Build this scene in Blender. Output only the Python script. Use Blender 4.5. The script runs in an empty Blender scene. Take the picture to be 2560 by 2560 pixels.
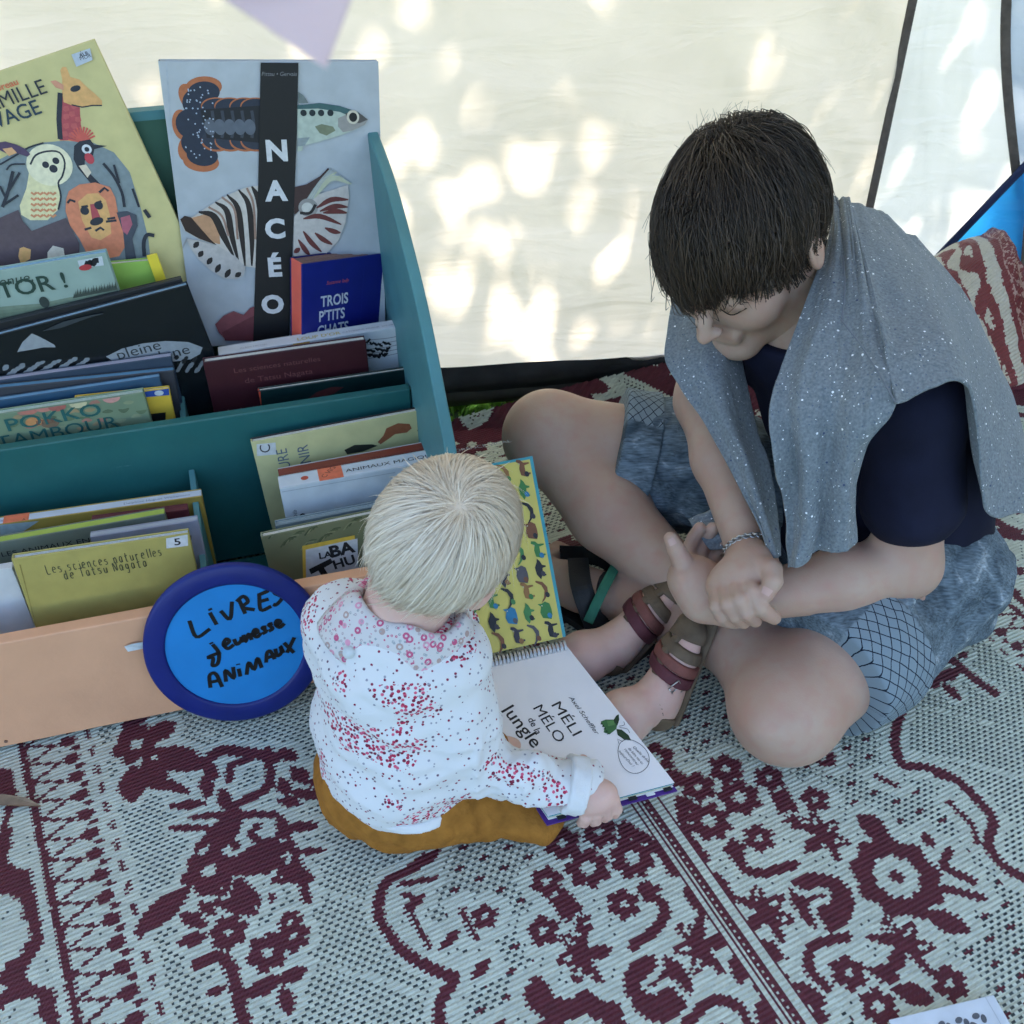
import bpy, bmesh, math, random
import numpy as np
from mathutils import Vector, Matrix

R = math.radians
rng = np.random.default_rng(7)
random.seed(7)
SC = bpy.context.scene
COL = SC.collection

# ------------------------------------------------------------------ camera
CAM_H, PITCH, FPX = 1.08, R(40.0), 2560.0
cd = bpy.data.cameras.new('camera')
cam = bpy.data.objects.new('camera', cd); COL.objects.link(cam)
cam.location = (0, 0, CAM_H); cam.rotation_euler = (R(90) - PITCH, 0, 0)
cd.sensor_width = 36.0; cd.lens = 36.0; cd.clip_start = 0.02; cd.clip_end = 400
cd.dof.use_dof = True; cd.dof.focus_distance = 1.28; cd.dof.aperture_fstop = 11.0
SC.camera = cam

# ------------------------------------------------------------------ sky, sun, exposure
SUN_EL, SUN_AZ = R(50), R(8)          # sun stands behind the tent wall, a little to the right
wd = bpy.data.worlds.new('World'); SC.world = wd; wd.use_nodes = True
nt = wd.node_tree; nt.nodes.clear()
sky = nt.nodes.new('ShaderNodeTexSky'); sky.sky_type = 'NISHITA'; sky.sun_disc = False
sky.sun_elevation = SUN_EL; sky.sun_rotation = SUN_AZ
bg = nt.nodes.new('ShaderNodeBackground'); bg.inputs[1].default_value = 0.15
wo = nt.nodes.new('ShaderNodeOutputWorld')
nt.links.new(sky.outputs[0], bg.inputs[0]); nt.links.new(bg.outputs[0], wo.inputs[0])
sl = bpy.data.lights.new('sun', 'SUN'); sl.energy = 5.0; sl.angle = R(0.5); sl.color = (1.0, 0.93, 0.82)
sun = bpy.data.objects.new('sun', sl); COL.objects.link(sun)
SUN_DIR = Vector((math.sin(SUN_AZ) * math.cos(SUN_EL), math.cos(SUN_AZ) * math.cos(SUN_EL), math.sin(SUN_EL)))
sun.rotation_euler = SUN_DIR.to_track_quat('Z', 'Y').to_euler()
SC.view_settings.view_transform = 'Standard'; SC.view_settings.look = 'None'
SC.view_settings.gamma = 1.0; SC.view_settings.use_curve_mapping = False
SC.view_settings.exposure = 1.82
SC.cycles.use_denoising = True
SC.cycles.max_bounces = 6; SC.cycles.diffuse_bounces = 4; SC.cycles.transmission_bounces = 3
SC.cycles.use_adaptive_sampling = True; SC.cycles.adaptive_threshold = 0.03
SC.cycles.caustics_reflective = False; SC.cycles.caustics_refractive = False
SC.cycles.sample_clamp_indirect = 6.0

# ------------------------------------------------------------------ measuring the place from the photo (2560 px grid)
SP, CP = math.sin(PITCH), math.cos(PITCH)
def ray(px, py):
    r, u = (px - 1280) / FPX, (1280 - py) / FPX
    return Vector((r, CP + u * SP, -SP + u * CP))
def W(px, py, t):
    d = ray(px, py); return Vector((d.x * t, d.y * t, CAM_H + d.z * t))
def Wz(px, py, z=0.0):
    d = ray(px, py); t = (z - CAM_H) / d.z; return Vector((d.x * t, d.y * t, z))

# ------------------------------------------------------------------ scene helpers
def prop(o, label=None, cat=None, group=None, kind=None):
    if label: o['label'] = label
    if cat: o['category'] = cat
    if group: o['group'] = group
    if kind: o['kind'] = kind
    return o
def link(o, parent=None, mat=None):
    COL.objects.link(o)
    if parent is not None: o.parent = parent
    return o
def empty(name, loc=(0, 0, 0), matrix=None):
    o = bpy.data.objects.new(name, None); COL.objects.link(o); o.empty_display_size = 0.05
    if matrix is not None: o.matrix_world = matrix
    else: o.location = loc
    return o
def mesh_np(name, V, F, mats, parent=None, smooth=True, midx=None, attrs=None):
    """V (n,3), F (m,k) int arrays -> object."""
    V = np.asarray(V, np.float32); F = np.asarray(F, np.int32)
    me = bpy.data.meshes.new(name)
    k = F.shape[1]
    me.vertices.add(len(V)); me.vertices.foreach_set('co', V.ravel())
    me.loops.add(F.size); me.loops.foreach_set('vertex_index', F.ravel())
    me.polygons.add(len(F)); me.polygons.foreach_set('loop_start', np.arange(len(F), dtype=np.int32) * k)
    me.polygons.foreach_set('loop_total', np.full(len(F), k, np.int32))
    if midx is not None: me.polygons.foreach_set('material_index', np.asarray(midx, np.int32))
    me.polygons.foreach_set('use_smooth', np.full(len(F), bool(smooth)))
    for m in (mats if isinstance(mats, (list, tuple)) else [mats]): me.materials.append(m)
    if attrs:
        for an, (dom, typ, dat) in attrs.items():
            a = me.attributes.new(an, typ, dom)
            key = 'value' if typ == 'FLOAT' else ('color' if 'COLOR' in typ else 'vector')
            a.data.foreach_set(key, np.asarray(dat, np.float32).ravel())
    me.update(calc_edges=True); me.validate()
    o = bpy.data.objects.new(name, me); link(o, parent)
    return o
class MB:
    """collects polygons of one mesh"""
    def __init__(s): s.v = []; s.f = []; s.m = []
    def add(s, vs, fs, m=0):
        b = len(s.v); s.v += [tuple(v) for v in vs]
        for f in fs: s.f.append(tuple(b + i for i in f)); s.m.append(m)
    def box(s, a, b, m=0):
        (x0, y0, z0), (x1, y1, z1) = a, b
        s.add([(x0,y0,z0),(x1,y0,z0),(x1,y1,z0),(x0,y1,z0),(x0,y0,z1),(x1,y0,z1),(x1,y1,z1),(x0,y1,z1)],
              [(0,3,2,1),(4,5,6,7),(0,1,5,4),(1,2,6,5),(2,3,7,6),(3,0,4,7)], m)
    def tube(s, pts, rad, n=8, m=0, cap=True):
        pts = [Vector(p) for p in pts]; rad = rad if hasattr(rad, '__len__') else [rad] * len(pts)
        b = len(s.v); ref = Vector((0.31, 0.17, 0.93))
        for i, p in enumerate(pts):
            d = (pts[min(i + 1, len(pts) - 1)] - pts[max(i - 1, 0)]).normalized()
            x = d.cross(ref).normalized(); y = d.cross(x)
            for k in range(n):
                a = 2 * math.pi * k / n
                s.v.append(tuple(p + (x * math.cos(a) + y * math.sin(a)) * rad[i]))
        for i in range(len(pts) - 1):
            for k in range(n):
                q = (k + 1) % n
                s.f.append((b + i*n + k, b + i*n + q, b + (i+1)*n + q, b + (i+1)*n + k)); s.m.append(m)
        if cap:
            s.f.append(tuple(b + k for k in range(n - 1, -1, -1))); s.m.append(m)
            s.f.append(tuple(b + (len(pts) - 1) * n + k for k in range(n))); s.m.append(m)
    def build(s, name, mats, parent=None, smooth=False, bevel=0, kind=None):
        me = bpy.data.meshes.new(name); me.from_pydata(s.v, [], s.f)
        for m in (mats if isinstance(mats, (list, tuple)) else [mats]): me.materials.append(m)
        me.polygons.foreach_set('material_index', s.m)
        me.polygons.foreach_set('use_smooth', [smooth] * len(s.f))
        me.update()
        o = bpy.data.objects.new(name, me); link(o, parent)
        if bevel:
            md = o.modifiers.new('bevel', 'BEVEL'); md.width = bevel; md.segments = 2; md.limit_method = 'ANGLE'
        return o

# ------------------------------------------------------------------ materials
def lin(r, g, b): 
    f = lambda c: (c / 12.92 if c <= 0.04045 else ((c + 0.055) / 1.055) ** 2.4)
    return (f(r / 255), f(g / 255), f(b / 255))
_M = {}
def mat(name, rgb, rough=0.7, var=0.08, vscale=30.0, bump=0.0, bscale=300.0, spec=0.35, sss=0.0, metal=0.0, sheen=0.0, wear=None):
    """base colour broken up by object-space noise, with fine relief"""
    if name in _M: return _M[name]
    m = bpy.data.materials.new(name); m.use_nodes = True; n = m.node_tree; b = n.nodes['Principled BSDF']
    b.inputs['Roughness'].default_value = rough; b.inputs['Metallic'].default_value = metal
    b.inputs['Specular IOR Level'].default_value = spec
    if sheen: b.inputs['Sheen Weight'].default_value = sheen
    if sss:
        b.inputs['Subsurface Weight'].default_value = sss
        b.inputs['Subsurface Radius'].default_value = (1.0, 0.4, 0.22); b.inputs['Subsurface Scale'].default_value = 0.008
    tc = n.nodes.new('ShaderNodeTexCoord')
    nz = n.nodes.new('ShaderNodeTexNoise'); nz.inputs['Scale'].default_value = vscale; nz.inputs['Detail'].default_value = 5
    n.links.new(tc.outputs['Object'], nz.inputs['Vector'])
    mr = n.nodes.new('ShaderNodeMapRange'); mr.inputs[1].default_value = 0.3; mr.inputs[2].default_value = 0.7
    mr.inputs[3].default_value = 1 - var; mr.inputs[4].default_value = 1 + var
    n.links.new(nz.outputs[0], mr.inputs[0])
    hs = n.nodes.new('ShaderNodeHueSaturation'); hs.inputs['Color'].default_value = (*rgb, 1)
    n.links.new(mr.outputs[0], hs.inputs['Value']); n.links.new(hs.outputs[0], b.inputs['Base Color'])
    if wear:
        n4 = n.nodes.new('ShaderNodeTexNoise'); n4.inputs['Scale'].default_value = 55; n4.inputs['Detail'].default_value = 9; n4.inputs['Roughness'].default_value = .7; mp = n.nodes.new('ShaderNodeMapping'); mp.inputs['Scale'].default_value = (.35, 1, 1.6); n.links.new(tc.outputs['Object'], mp.inputs['Vector']); n.links.new(mp.outputs[0], n4.inputs['Vector'])
        r4 = n.nodes.new('ShaderNodeMapRange'); r4.inputs[1].default_value = .66; r4.inputs[2].default_value = .74; r4.inputs[4].default_value = .55; n.links.new(n4.outputs[0], r4.inputs[0])
        m4 = n.nodes.new('ShaderNodeMix'); m4.data_type = 'RGBA'; n.links.new(r4.outputs[0], m4.inputs['Factor']); n.links.new(hs.outputs[0], m4.inputs['A']); m4.inputs['B'].default_value = (*wear, 1); n.links.new(m4.outputs['Result'], b.inputs['Base Color'])
    if bump:
        n2 = n.nodes.new('ShaderNodeTexNoise'); n2.inputs['Scale'].default_value = bscale; n2.inputs['Detail'].default_value = 3
        n.links.new(tc.outputs['Object'], n2.inputs['Vector'])
        bp = n.nodes.new('ShaderNodeBump'); bp.inputs['Strength'].default_value = bump; bp.inputs['Distance'].default_value = 0.002
        n.links.new(n2.outputs[0], bp.inputs['Height']); n.links.new(bp.outputs[0], b.inputs['Normal'])
    _M[name] = m; return m
def ink(r, g, b, rough=0.5):
    return mat('ink_%d_%d_%d_%d' % (r, g, b, int(rough * 10)), lin(r, g, b), rough, 0.10, 140.0)
def node(m, typ, **kw):
    x = m.node_tree.nodes.new(typ)
    for k, v in kw.items(): setattr(x, k, v)
    return x
def wire(m, a, b): m.node_tree.links.new(a, b)
# ------------------------------------------------------------------ ground
def val_noise(x, y, seed=0):
    """smooth 2-D value noise, numpy"""
    r = np.random.default_rng(seed).random((64, 64))
    xi, yi = np.floor(x).astype(int), np.floor(y).astype(int); fx, fy = x - xi, y - yi
    fx, fy = fx * fx * (3 - 2 * fx), fy * fy * (3 - 2 * fy)
    g = lambda a, b: r[a % 64, b % 64]
    return (g(xi, yi) * (1 - fx) + g(xi + 1, yi) * fx) * (1 - fy) + (g(xi, yi + 1) * (1 - fx) + g(xi + 1, yi + 1) * fx) * fy - 0.5
def fbm(x, y, seed=0, o=4):
    s = 0
    for k in range(o): s = s + val_noise(x * 2 ** k, y * 2 ** k, seed + k) / 2 ** k
    return s
def grid_faces(nu, nv):
    i = np.arange(nu * nv).reshape(nu, nv)
    return np.stack([i[:-1, :-1], i[1:, :-1], i[1:, 1:], i[:-1, 1:]], -1).reshape(-1, 4)

m_lawn = mat('lawn_soil', (0.075, 0.10, 0.035), 0.95, 0.35, 9.0, 0.6, 60)
gm = MB(); gm.add([(-150, -150, -.012), (150, -150, -.012), (150, 150, -.012), (-150, 150, -.012)], [(0, 1, 2, 3)])
prop(gm.build('ground', m_lawn), kind='structure')

def leaf_mat(name, rgb, tr=0.45):
    m = bpy.data.materials.new(name); m.use_nodes = True; n = m.node_tree; n.nodes.clear()
    d = node(m, 'ShaderNodeBsdfDiffuse'); t = node(m, 'ShaderNodeBsdfTranslucent'); mx = node(m, 'ShaderNodeMixShader'); o = node(m, 'ShaderNodeOutputMaterial')
    tc = node(m, 'ShaderNodeTexCoord'); nz = node(m, 'ShaderNodeTexNoise'); nz.inputs['Scale'].default_value = 40; wire(m, tc.outputs['Object'], nz.inputs['Vector'])
    hs = node(m, 'ShaderNodeHueSaturation'); hs.inputs['Color'].default_value = (*rgb, 1)
    mr = node(m, 'ShaderNodeMapRange'); mr.inputs[1].default_value = .3; mr.inputs[2].default_value = .7; mr.inputs[3].default_value = .6; mr.inputs[4].default_value = 1.5
    wire(m, nz.outputs[0], mr.inputs[0]); wire(m, mr.outputs[0], hs.inputs['Value'])
    wire(m, hs.outputs[0], d.inputs[0]); wire(m, hs.outputs[0], t.inputs[0]); mx.inputs[0].default_value = tr
    wire(m, d.outputs[0], mx.inputs[1]); wire(m, t.outputs[0], mx.inputs[2]); wire(m, mx.outputs[0], o.inputs[0]); return m
m_grass = leaf_mat('grass_leaf', (0.16, 0.30, 0.045), 0.4)

def wall_y(x): return 1.575 + 0.126 * x
# weeds and grass that show below the hem of the tent wall
gv, gf = [], []
for k in range(5200):
    x = rng.uniform(-.55, .55); y = wall_y(x) + rng.uniform(-.08, .45); h = rng.uniform(.012, .045)
    if -.45 * (x + .10) + .893 * (y - 1.537) < .012: continue
    a = rng.uniform(0, 6.28)
    w = rng.uniform(.002, .011); lx, ly = math.cos(a), math.sin(a); bend = rng.uniform(.2, 1.1) * h
    b = len(gv); z0 = -.012
    gv += [(x - ly*w*.4, y + lx*w*.4, z0), (x + ly*w*.4, y - lx*w*.4, z0), (x + lx*bend*.45 + ly*w, y + ly*bend*.45 - lx*w, z0 + h*.7),
           (x + lx*bend*.45 - ly*w, y + ly*bend*.45 + lx*w, z0 + h*.7), (x + lx*bend, y + ly*bend, z0 + h)]
    gf += [(b, b+1, b+2), (b, b+2, b+3), (b+3, b+2, b+4)]
prop(mesh_np('grass', gv, gf, m_grass, smooth=False), 'bright green grass and weeds below the dark tent hem', 'grass', kind='stuff')

# ------------------------------------------------------------------ tent
def fabric(name, rgb, tr, rough=0.6, wr=1.0):
    m = bpy.data.materials.new(name); m.use_nodes = True; n = m.node_tree; n.nodes.clear()
    o = node(m, 'ShaderNodeOutputMaterial'); d = node(m, 'ShaderNodeBsdfDiffuse'); t = node(m, 'ShaderNodeBsdfTranslucent')
    g = node(m, 'ShaderNodeBsdfGlossy'); g.inputs['Roughness'].default_value = .45; g.inputs[0].default_value = (.6, .6, .6, 1)
    tc = node(m, 'ShaderNodeTexCoord'); nz = node(m, 'ShaderNodeTexNoise'); nz.inputs['Scale'].default_value = 6; nz.inputs['Detail'].default_value = 6
    wire(m, tc.outputs['Object'], nz.inputs['Vector'])
    mr = node(m, 'ShaderNodeMapRange'); mr.inputs[1].default_value = .3; mr.inputs[2].default_value = .7; mr.inputs[3].default_value = .94; mr.inputs[4].default_value = 1.05
    wire(m, nz.outputs[0], mr.inputs[0]); hs = node(m, 'ShaderNodeHueSaturation'); hs.inputs['Color'].default_value = (*rgb, 1); wire(m, mr.outputs[0], hs.inputs['Value'])
    mp = node(m, 'ShaderNodeMapping'); mp.inputs['Rotation'].default_value = (0, R(-22), 0); mp.inputs['Scale'].default_value = (2.2, 2.2, 9.0); wire(m, tc.outputs['Object'], mp.inputs['Vector'])
    n2 = node(m, 'ShaderNodeTexNoise'); n2.inputs['Scale'].default_value = 2.4; n2.inputs['Detail'].default_value = 5; n2.inputs['Distortion'].default_value = .8; wire(m, mp.outputs[0], n2.inputs['Vector'])
    bp = node(m, 'ShaderNodeBump'); bp.inputs['Strength'].default_value = .34 * wr; bp.inputs['Distance'].default_value = .02; wire(m, n2.outputs[0], bp.inputs['Height'])
    m1 = node(m, 'ShaderNodeMixShader'); m1.inputs[0].default_value = tr; m2 = node(m, 'ShaderNodeMixShader'); m2.inputs[0].default_value = .04
    for s in (d, t): wire(m, hs.outputs[0], s.inputs[0]); wire(m, bp.outputs[0], s.inputs['Normal'])
    wire(m, bp.outputs[0], g.inputs['Normal'])
    wire(m, d.outputs[0], m1.inputs[1]); wire(m, t.outputs[0], m1.inputs[2]); wire(m, m1.outputs[0], m2.inputs[1]); wire(m, g.outputs[0], m2.inputs[2]); wire(m, m2.outputs[0], o.inputs[0]); return m
m_tent = fabric('cream_tent_fabric', (0.97, 0.81, 0.64), 0.78)
m_tent2 = fabric('white_tent_fabric', (0.96, 0.89, 0.80), 0.74)
m_roof = fabric('roof_fabric', (0.50, 0.47, 0.42), 0.28)
m_grey = fabric('grey_tent_fabric', (0.55, 0.60, 0.64), 0.5)
m_blue = fabric('blue_tent_fabric', (0.03, 0.36, 0.85), 0.68)
m_hem = mat('dark_tent_hem', (0.018, 0.019, 0.021), .55, .35, 25, .5, 90)
m_hem2 = mat('dark_hem_fold', (0.045, 0.042, 0.034), .6, .35, 18, .5, 60)
m_web = mat('brown_webbing', (0.105, 0.085, 0.07), .8, .25, 60, .5, 700)
m_navy = mat('navy_binding', (0.008, 0.016, 0.06), .6, .2, 40)

def crv(pts, n):
    """Catmull-Rom resampling of a 3-D polyline"""
    P = [np.array(p, float) for p in pts]; P = [2 * P[0] - P[1]] + P + [2 * P[-1] - P[-2]]; out = []
    for q in np.linspace(0, len(pts) - 1, n):
        i = min(int(q), len(pts) - 2); t = q - i; a, b, c, d = P[i:i + 4]
        out.append(.5 * (2 * b + (c - a) * t + (2 * a - 5 * b + 4 * c - d) * t * t + (3 * b - a - 3 * c + d) * t ** 3))
    return np.array(out)
def loft(curves, nu, nv):
    rows = [crv(c, nv) for c in curves]
    g = np.stack([crv([r[j] for r in rows], nu) for j in range(nv)], 1)     # nu x nv x 3
    return g
def panel(name, curves, nu, nv, m, parent, amp=.006, f=3.0, seed=1):
    g = loft(curves, nu, nv)
    du = np.gradient(g, axis=0); dv = np.gradient(g, axis=1); nn = np.cross(du, dv); nn /= np.linalg.norm(nn, axis=2, keepdims=True) + 1e-9
    uu, vv = np.meshgrid(np.linspace(0, 1, nu), np.linspace(0, 1, nv), indexing='ij')
    h = fbm(uu * f * 2 + vv * f * 1.3, vv * f * 2.6 - uu * f * .8, seed, 5)
    g = g + nn * (h * amp * 2)[..., None]
    return mesh_np(name, g.reshape(-1, 3), grid_faces(nu, nv), m, parent)

tent = prop(empty('tent', (0, 1.6, 0)), 'cream fabric tent with brown webbing seams and a blue corner flap', 'tent')
tp = Matrix.Translation((0, -1.6, 0))
def tch(o): o.matrix_parent_inverse = tp; return o
zs = [.10, .5, 1.0, 1.5, 1.95]
bow = lambda z: -.10 * (max(z - .9, 0)) ** 2
wl = lambda x: [(x, wall_y(x) + bow(z), z) for z in zs]
pole1 = [(.615, 1.70, 0.0), (.625, 1.715, .3), (.622, 1.73, .66), (.60, 1.70, 1.1), (.55, 1.60, 1.95)]
p1w = [(.615, 1.703, .09), (.625, 1.717, .3), (.622, 1.732, .66), (.60, 1.702, 1.1), (.55, 1.602, 1.95)]
pole2 = [(1.0, 1.74, 0.0), (.915, 1.745, .29), (.775, 1.745, .66), (.70, 1.70, 1.1), (.62, 1.58, 1.95)]
tch(panel('wall_panel', [wl(-1.9), wl(-1.2), wl(-.6), wl(0.0), wl(.35), p1w], 150, 90, m_tent, tent, .009, 4.0, 3))
tch(panel('wall_panel', [pole1, [(.5 * (a[0] + b[0]), .5 * (a[1] + b[1]) + .02, a[2] * .5 + b[2] * .5) for a, b in zip(pole1, pole2)], pole2], 40, 70, m_tent2, tent, .004, 2.0, 9))
side = [(1.55, 1.15, 0.0), (1.5, 1.15, .29), (1.4, 1.15, .66), (1.3, 1.12, 1.1), (1.1, 1.05, 1.95)]
tch(panel('wall_panel', [pole2, side], 40, 60, m_grey, tent, .006, 2.0, 12))
side2 = [(1.75, .3, 0.0), (1.7, .3, .29), (1.62, .3, .66), (1.5, .3, 1.1), (1.3, .3, 1.95)]
tch(panel('wall_panel', [side, side2], 30, 40, m_tent2, tent, .006, 2.0, 14))
zt = 1.95
tch(panel('roof_panel', [[(-1.9, wall_y(-1.9) + bow(zt), zt), (-1.9, .9, 2.12), (-1.9, .28, 2.12)],
                         [(-.6, wall_y(-.6) + bow(zt), zt), (-.6, .9, 2.18), (-.6, .28, 2.16)],
                         [(.55, 1.602, zt), (.5, .9, 2.18), (.4, .26, 2.16)], [(1.1, 1.05, zt), (1.15, .6, 2.1), (1.2, .24, 2.06)], [(1.3, .3, zt), (1.32, .26, 1.955), (1.35, .2, 1.95)]], 60, 40, m_roof, tent, .01, 2.0, 16))
# hem: dark sod cloth along the foot of the wall, folded once
hx = np.linspace(-1.9, .60, 110)
def hem(name, za, zb, off, m, seed):
    V = []; nz_ = 7
    for x in hx:
        w0 = fbm(np.array([x * 3.0]), np.array([0.3]), seed)[0]
        for j in range(nz_):
            t = j / (nz_ - 1); w = fbm(np.array([x * 5.0]), np.array([t * 2.5]), seed + 5)[0]
            V.append((x, wall_y(x) - off - .012 * math.sin(t * 3.1) + .010 * w, za + (zb - za) * t + .012 * w0 * (1 - t) + .004 * w * t))
    return tch(mesh_np(name, V, grid_faces(len(hx), nz_), m, tent))
hem('hem_strip', .055, .112, .010, m_hem, 31)
hem('hem_fold', .020, .078, .003, m_hem2, 41)
# webbing along the seams and the blue flap in the corner
def ribbon(name, pts, w, n, m, out=(0, -1, 0), parent=None, off=.004):
    c = crv(pts, n); o = Vector(out); V = []
    for i in range(n):
        d = Vector(c[min(i + 1, n - 1)] - c[max(i - 1, 0)]).normalized(); s = d.cross(o).normalized(); p = Vector(c[i]) + o * off
        for q, zz in ((-1, 0), (-.55, .0015), (.55, .0015), (1, 0)): V.append(p + s * (w * q / 2) + o * zz)
        for q in (1, -1): V.append(p + s * (w * q / 2) - o * .003)
    F = []
    for i in range(n - 1):
        for k in range(6): a, b = i * 6 + k, i * 6 + (k + 1) % 6; F.append((a, b, b + 6, a + 6))
    return mesh_np(name, [tuple(v) for v in V], F, m, parent, False)
tch(ribbon('seam_webbing', pole1, .0135, 60, m_web, (-.15, -.98, 0), tent, .006))
tch(ribbon('seam_webbing', pole2, .0150, 60, m_web, (-.25, -.96, 0), tent, .008))
Y = 1.732
tri = [(.66, .05), (.772, .228), (.835, .332), (.893, .432), (.905, .33), (.935, .22), (1.0, .0), (.66, .0)]
fl = MB(); n_ = len(tri); cen = (.84, Y + .004, .18)
fl.add([(x, Y - .004 * math.sin(i * 2.1), z) for i, (x, z) in enumerate(tri)] + [cen], [(i, (i + 1) % n_, n_) for i in range(n_)])
tch(fl.build('corner_flap', m_blue, tent, True))
tch(ribbon('flap_binding', [(.63, Y - .004, -.01), (.772, Y - .004, .232), (.900, Y - .004, .440)], .014, 20, m_navy, (0, -1, 0), tent, .004))

# ------------------------------------------------------------------ tree behind the tent: its crown breaks the sun into dapples
m_leaf = leaf_mat('tree_leaf', (0.05, 0.11, 0.02), 0.35); m_bark = mat('bark', (.09, .065, .045), .9, .3, 8, .8, 40)
TC = Vector((0.0, 1.6, .7)) + SUN_DIR * 4.6
tree = prop(empty('shade_tree', (TC.x + 2.6, TC.y + .9, -.012)), 'leafy tree behind the tent that dapples its wall', 'tree')
tb = MB(); top = Vector((-.5, -.6, TC.z + .8)); trunk = crv([(0, 0, 0), (.08, -.05, 1.6), (-.1, -.3, 3.2), (-.3, -.7, 4.4), tuple(top)], 14)
tb.tube(trunk, list(np.linspace(.19, .06, 14)), 10)
for k in range(16):
    s = Vector(trunk[rng.integers(7, 13)]); e = s + Vector((rng.uniform(-3.6, .6), rng.uniform(-1.0, 1.6), rng.uniform(1.2, 2.4)))
    tb.tube(crv([tuple(s), tuple((s + e) / 2 + Vector((0, 0, .2))), tuple(e)], 6), list(np.linspace(.05, .012, 6)), 6)
tb.build('trunk', m_bark, tree, True)
cl = rng.uniform(-1, 1, (330, 3)) * np.array([2.9, 1.1, 2.0])
# openings of the crown: where the sun reaches the wall
gaps = [(70,60,75,60,0),(20,150,60,50,0),(150,140,45,40,0),(270,280,40,30,0),(1335,215,26,60,.9),(1385,260,34,34,0),(1590,75,62,36,-.9),(1905,95,85,30,-.4),(1535,235,50,45,0),(1930,185,52,34,-.5),(1465,400,78,62,.3),(1290,445,48,34,-.7),(1190,455,36,28,0),(1585,405,42,32,0),(1115,545,48,42,0),(1275,600,75,48,-.5),(1330,660,105,50,-.45),(1420,670,70,36,-.2),(1560,560,70,50,.5),(1575,640,80,44,.3),(1560,700,44,44,0),(1160,845,60,60,0),(1290,800,50,36,0),(1175,600,60,34,-.6),(1240,700,36,30,0),(620,60,60,24,.3),(2290,330,40,20,-.6),(2390,400,70,30,-.5),(2360,560,60,34,-.4),(2300,470,30,24,0),(1000,330,26,20,0),(900,640,30,26,0)]
GP = []
for x, y, rx, ry, ro in gaps:
    d_ = ray(x, y); t_ = 1.64 / d_.y; GP.append((d_.x * t_, CAM_H + d_.z * t_, rx * t_ / FPX * .80, ry * t_ / FPX * .85, ro))
GP = np.array(GP); SD_ = np.array(SUN_DIR); lv, lf = [], []
off = np.array(TC) - np.array(tree.location)
for c in cl:
    for k in range(56):
        p = c + rng.normal(0, .13, 3) + off; s = rng.uniform(.05, .085)
        pw = p + np.array(tree.location); k_ = (pw[1] - 1.64) / SD_[1]; hx_, hz_ = pw[0] - SD_[0] * k_ - GP[:, 0], pw[2] - SD_[2] * k_ - GP[:, 1]; co_, si_ = np.cos(GP[:, 4]), np.sin(GP[:, 4])
        if ((((hx_ * co_ + hz_ * si_) / (GP[:, 2] + .002)) ** 2 + ((hz_ * co_ - hx_ * si_) / (GP[:, 3] + .002)) ** 2) < 1).any(): continue
        a = rng.normal(0, 1, 3); a /= np.linalg.norm(a); q = rng.normal(0, 1, 3); q = np.cross(a, q); q /= np.linalg.norm(q); n3 = np.cross(a, q)
        b = len(lv)
        lv += [p - a * s, p + q * s * .48 + n3 * s * .1, p + a * s, p - q * s * .48 + n3 * s * .1]
        lf += [(b, b + 1, b + 2), (b, b + 2, b + 3)]
mesh_np('crown', lv, lf, m_leaf, tree, False)
# ------------------------------------------------------------------ woven plastic rug, thread by thread: faces carry the yarn colour, gaps are real openings
RA = R(26.5)
SEAM0 = Wz(1796, 2274); EA = Vector((math.cos(RA), math.sin(RA), 0)); EB = Vector((-math.sin(RA), math.cos(RA), 0))
def rug_ab(px, py):
    p = Wz(px, py) - SEAM0; return p.dot(EA), p.dot(EB)
CA, CB = .0026, .0028
A0, A1, B0, B1 = -.99, 1.22, -.62, 0.0
eb = [rug_ab(1145, 1062), rug_ab(1700, 893)]
B1 = max(eb[0][1], eb[1][1]) + .12
na, nb = int((A1 - A0) / CA), int((B1 - B0) / CB)
ia, ib = np.meshgrid(np.arange(na), np.arange(nb), indexing='ij')
ca, cb = A0 + (ia + .5) * CA, B0 + (ib + .5) * CB
jit = (np.random.default_rng(3).integers(-1, 2, (na // 2 + 2, nb // 1 + 1))[ia // 4, ib]) * CA * .3 + ((ib % 2) * 2 - 1) * CA * .55
pa, pb = ca + jit, cb + 0
am = np.abs(pa)
ink_ = np.zeros(pa.shape, bool)       # maroon yarn
def seg_d(x, y, x0, y0, x1, y1):
    dx, dy = x1 - x0, y1 - y0; t = np.clip(((x - x0) * dx + (y - y0) * dy) / (dx * dx + dy * dy + 1e-12), 0, 1)
    return np.hypot(x - x0 - t * dx, y - y0 - t * dy), t
class Paint:
    def __init__(s, xa, sgn=1): s.x = xa; s.sgn = sgn
    def win(s, pts, pad):
        x0 = min(p[0] for p in pts) - pad; x1 = max(p[0] for p in pts) + pad; y0 = min(p[1] for p in pts) - pad; y1 = max(p[1] for p in pts) + pad
        i0, i1 = (x0 - A0) / CA, (x1 - A0) / CA
        return slice(max(0, int(i0)), max(0, int(i1) + 1)), slice(max(0, int((y0 - B0) / CB)), max(0, int((y1 - B0) / CB) + 1))
def pts_px(L, mirror):
    out = [rug_ab(*p) for p in L]
    return [(-a, b) for a, b in out] if mirror else out
def pix_w(px, py, w):
    a, b = rug_ab(px, py); c, d = rug_ab(px + w, py); return math.hypot(c - a, d - b)
PT = Paint(pa)
def put(sl, mask, val=True):
    v = ink_[sl]; v[mask] = val
def stroke_ab(P, w, val=True, taper=False):
    for i in range(len(P) - 1):
        sl = PT.win(P[i:i + 2], w); d, t = seg_d(pa[sl], pb[sl], *P[i], *P[i + 1]); put(sl, d < w / 2, val)
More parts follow.
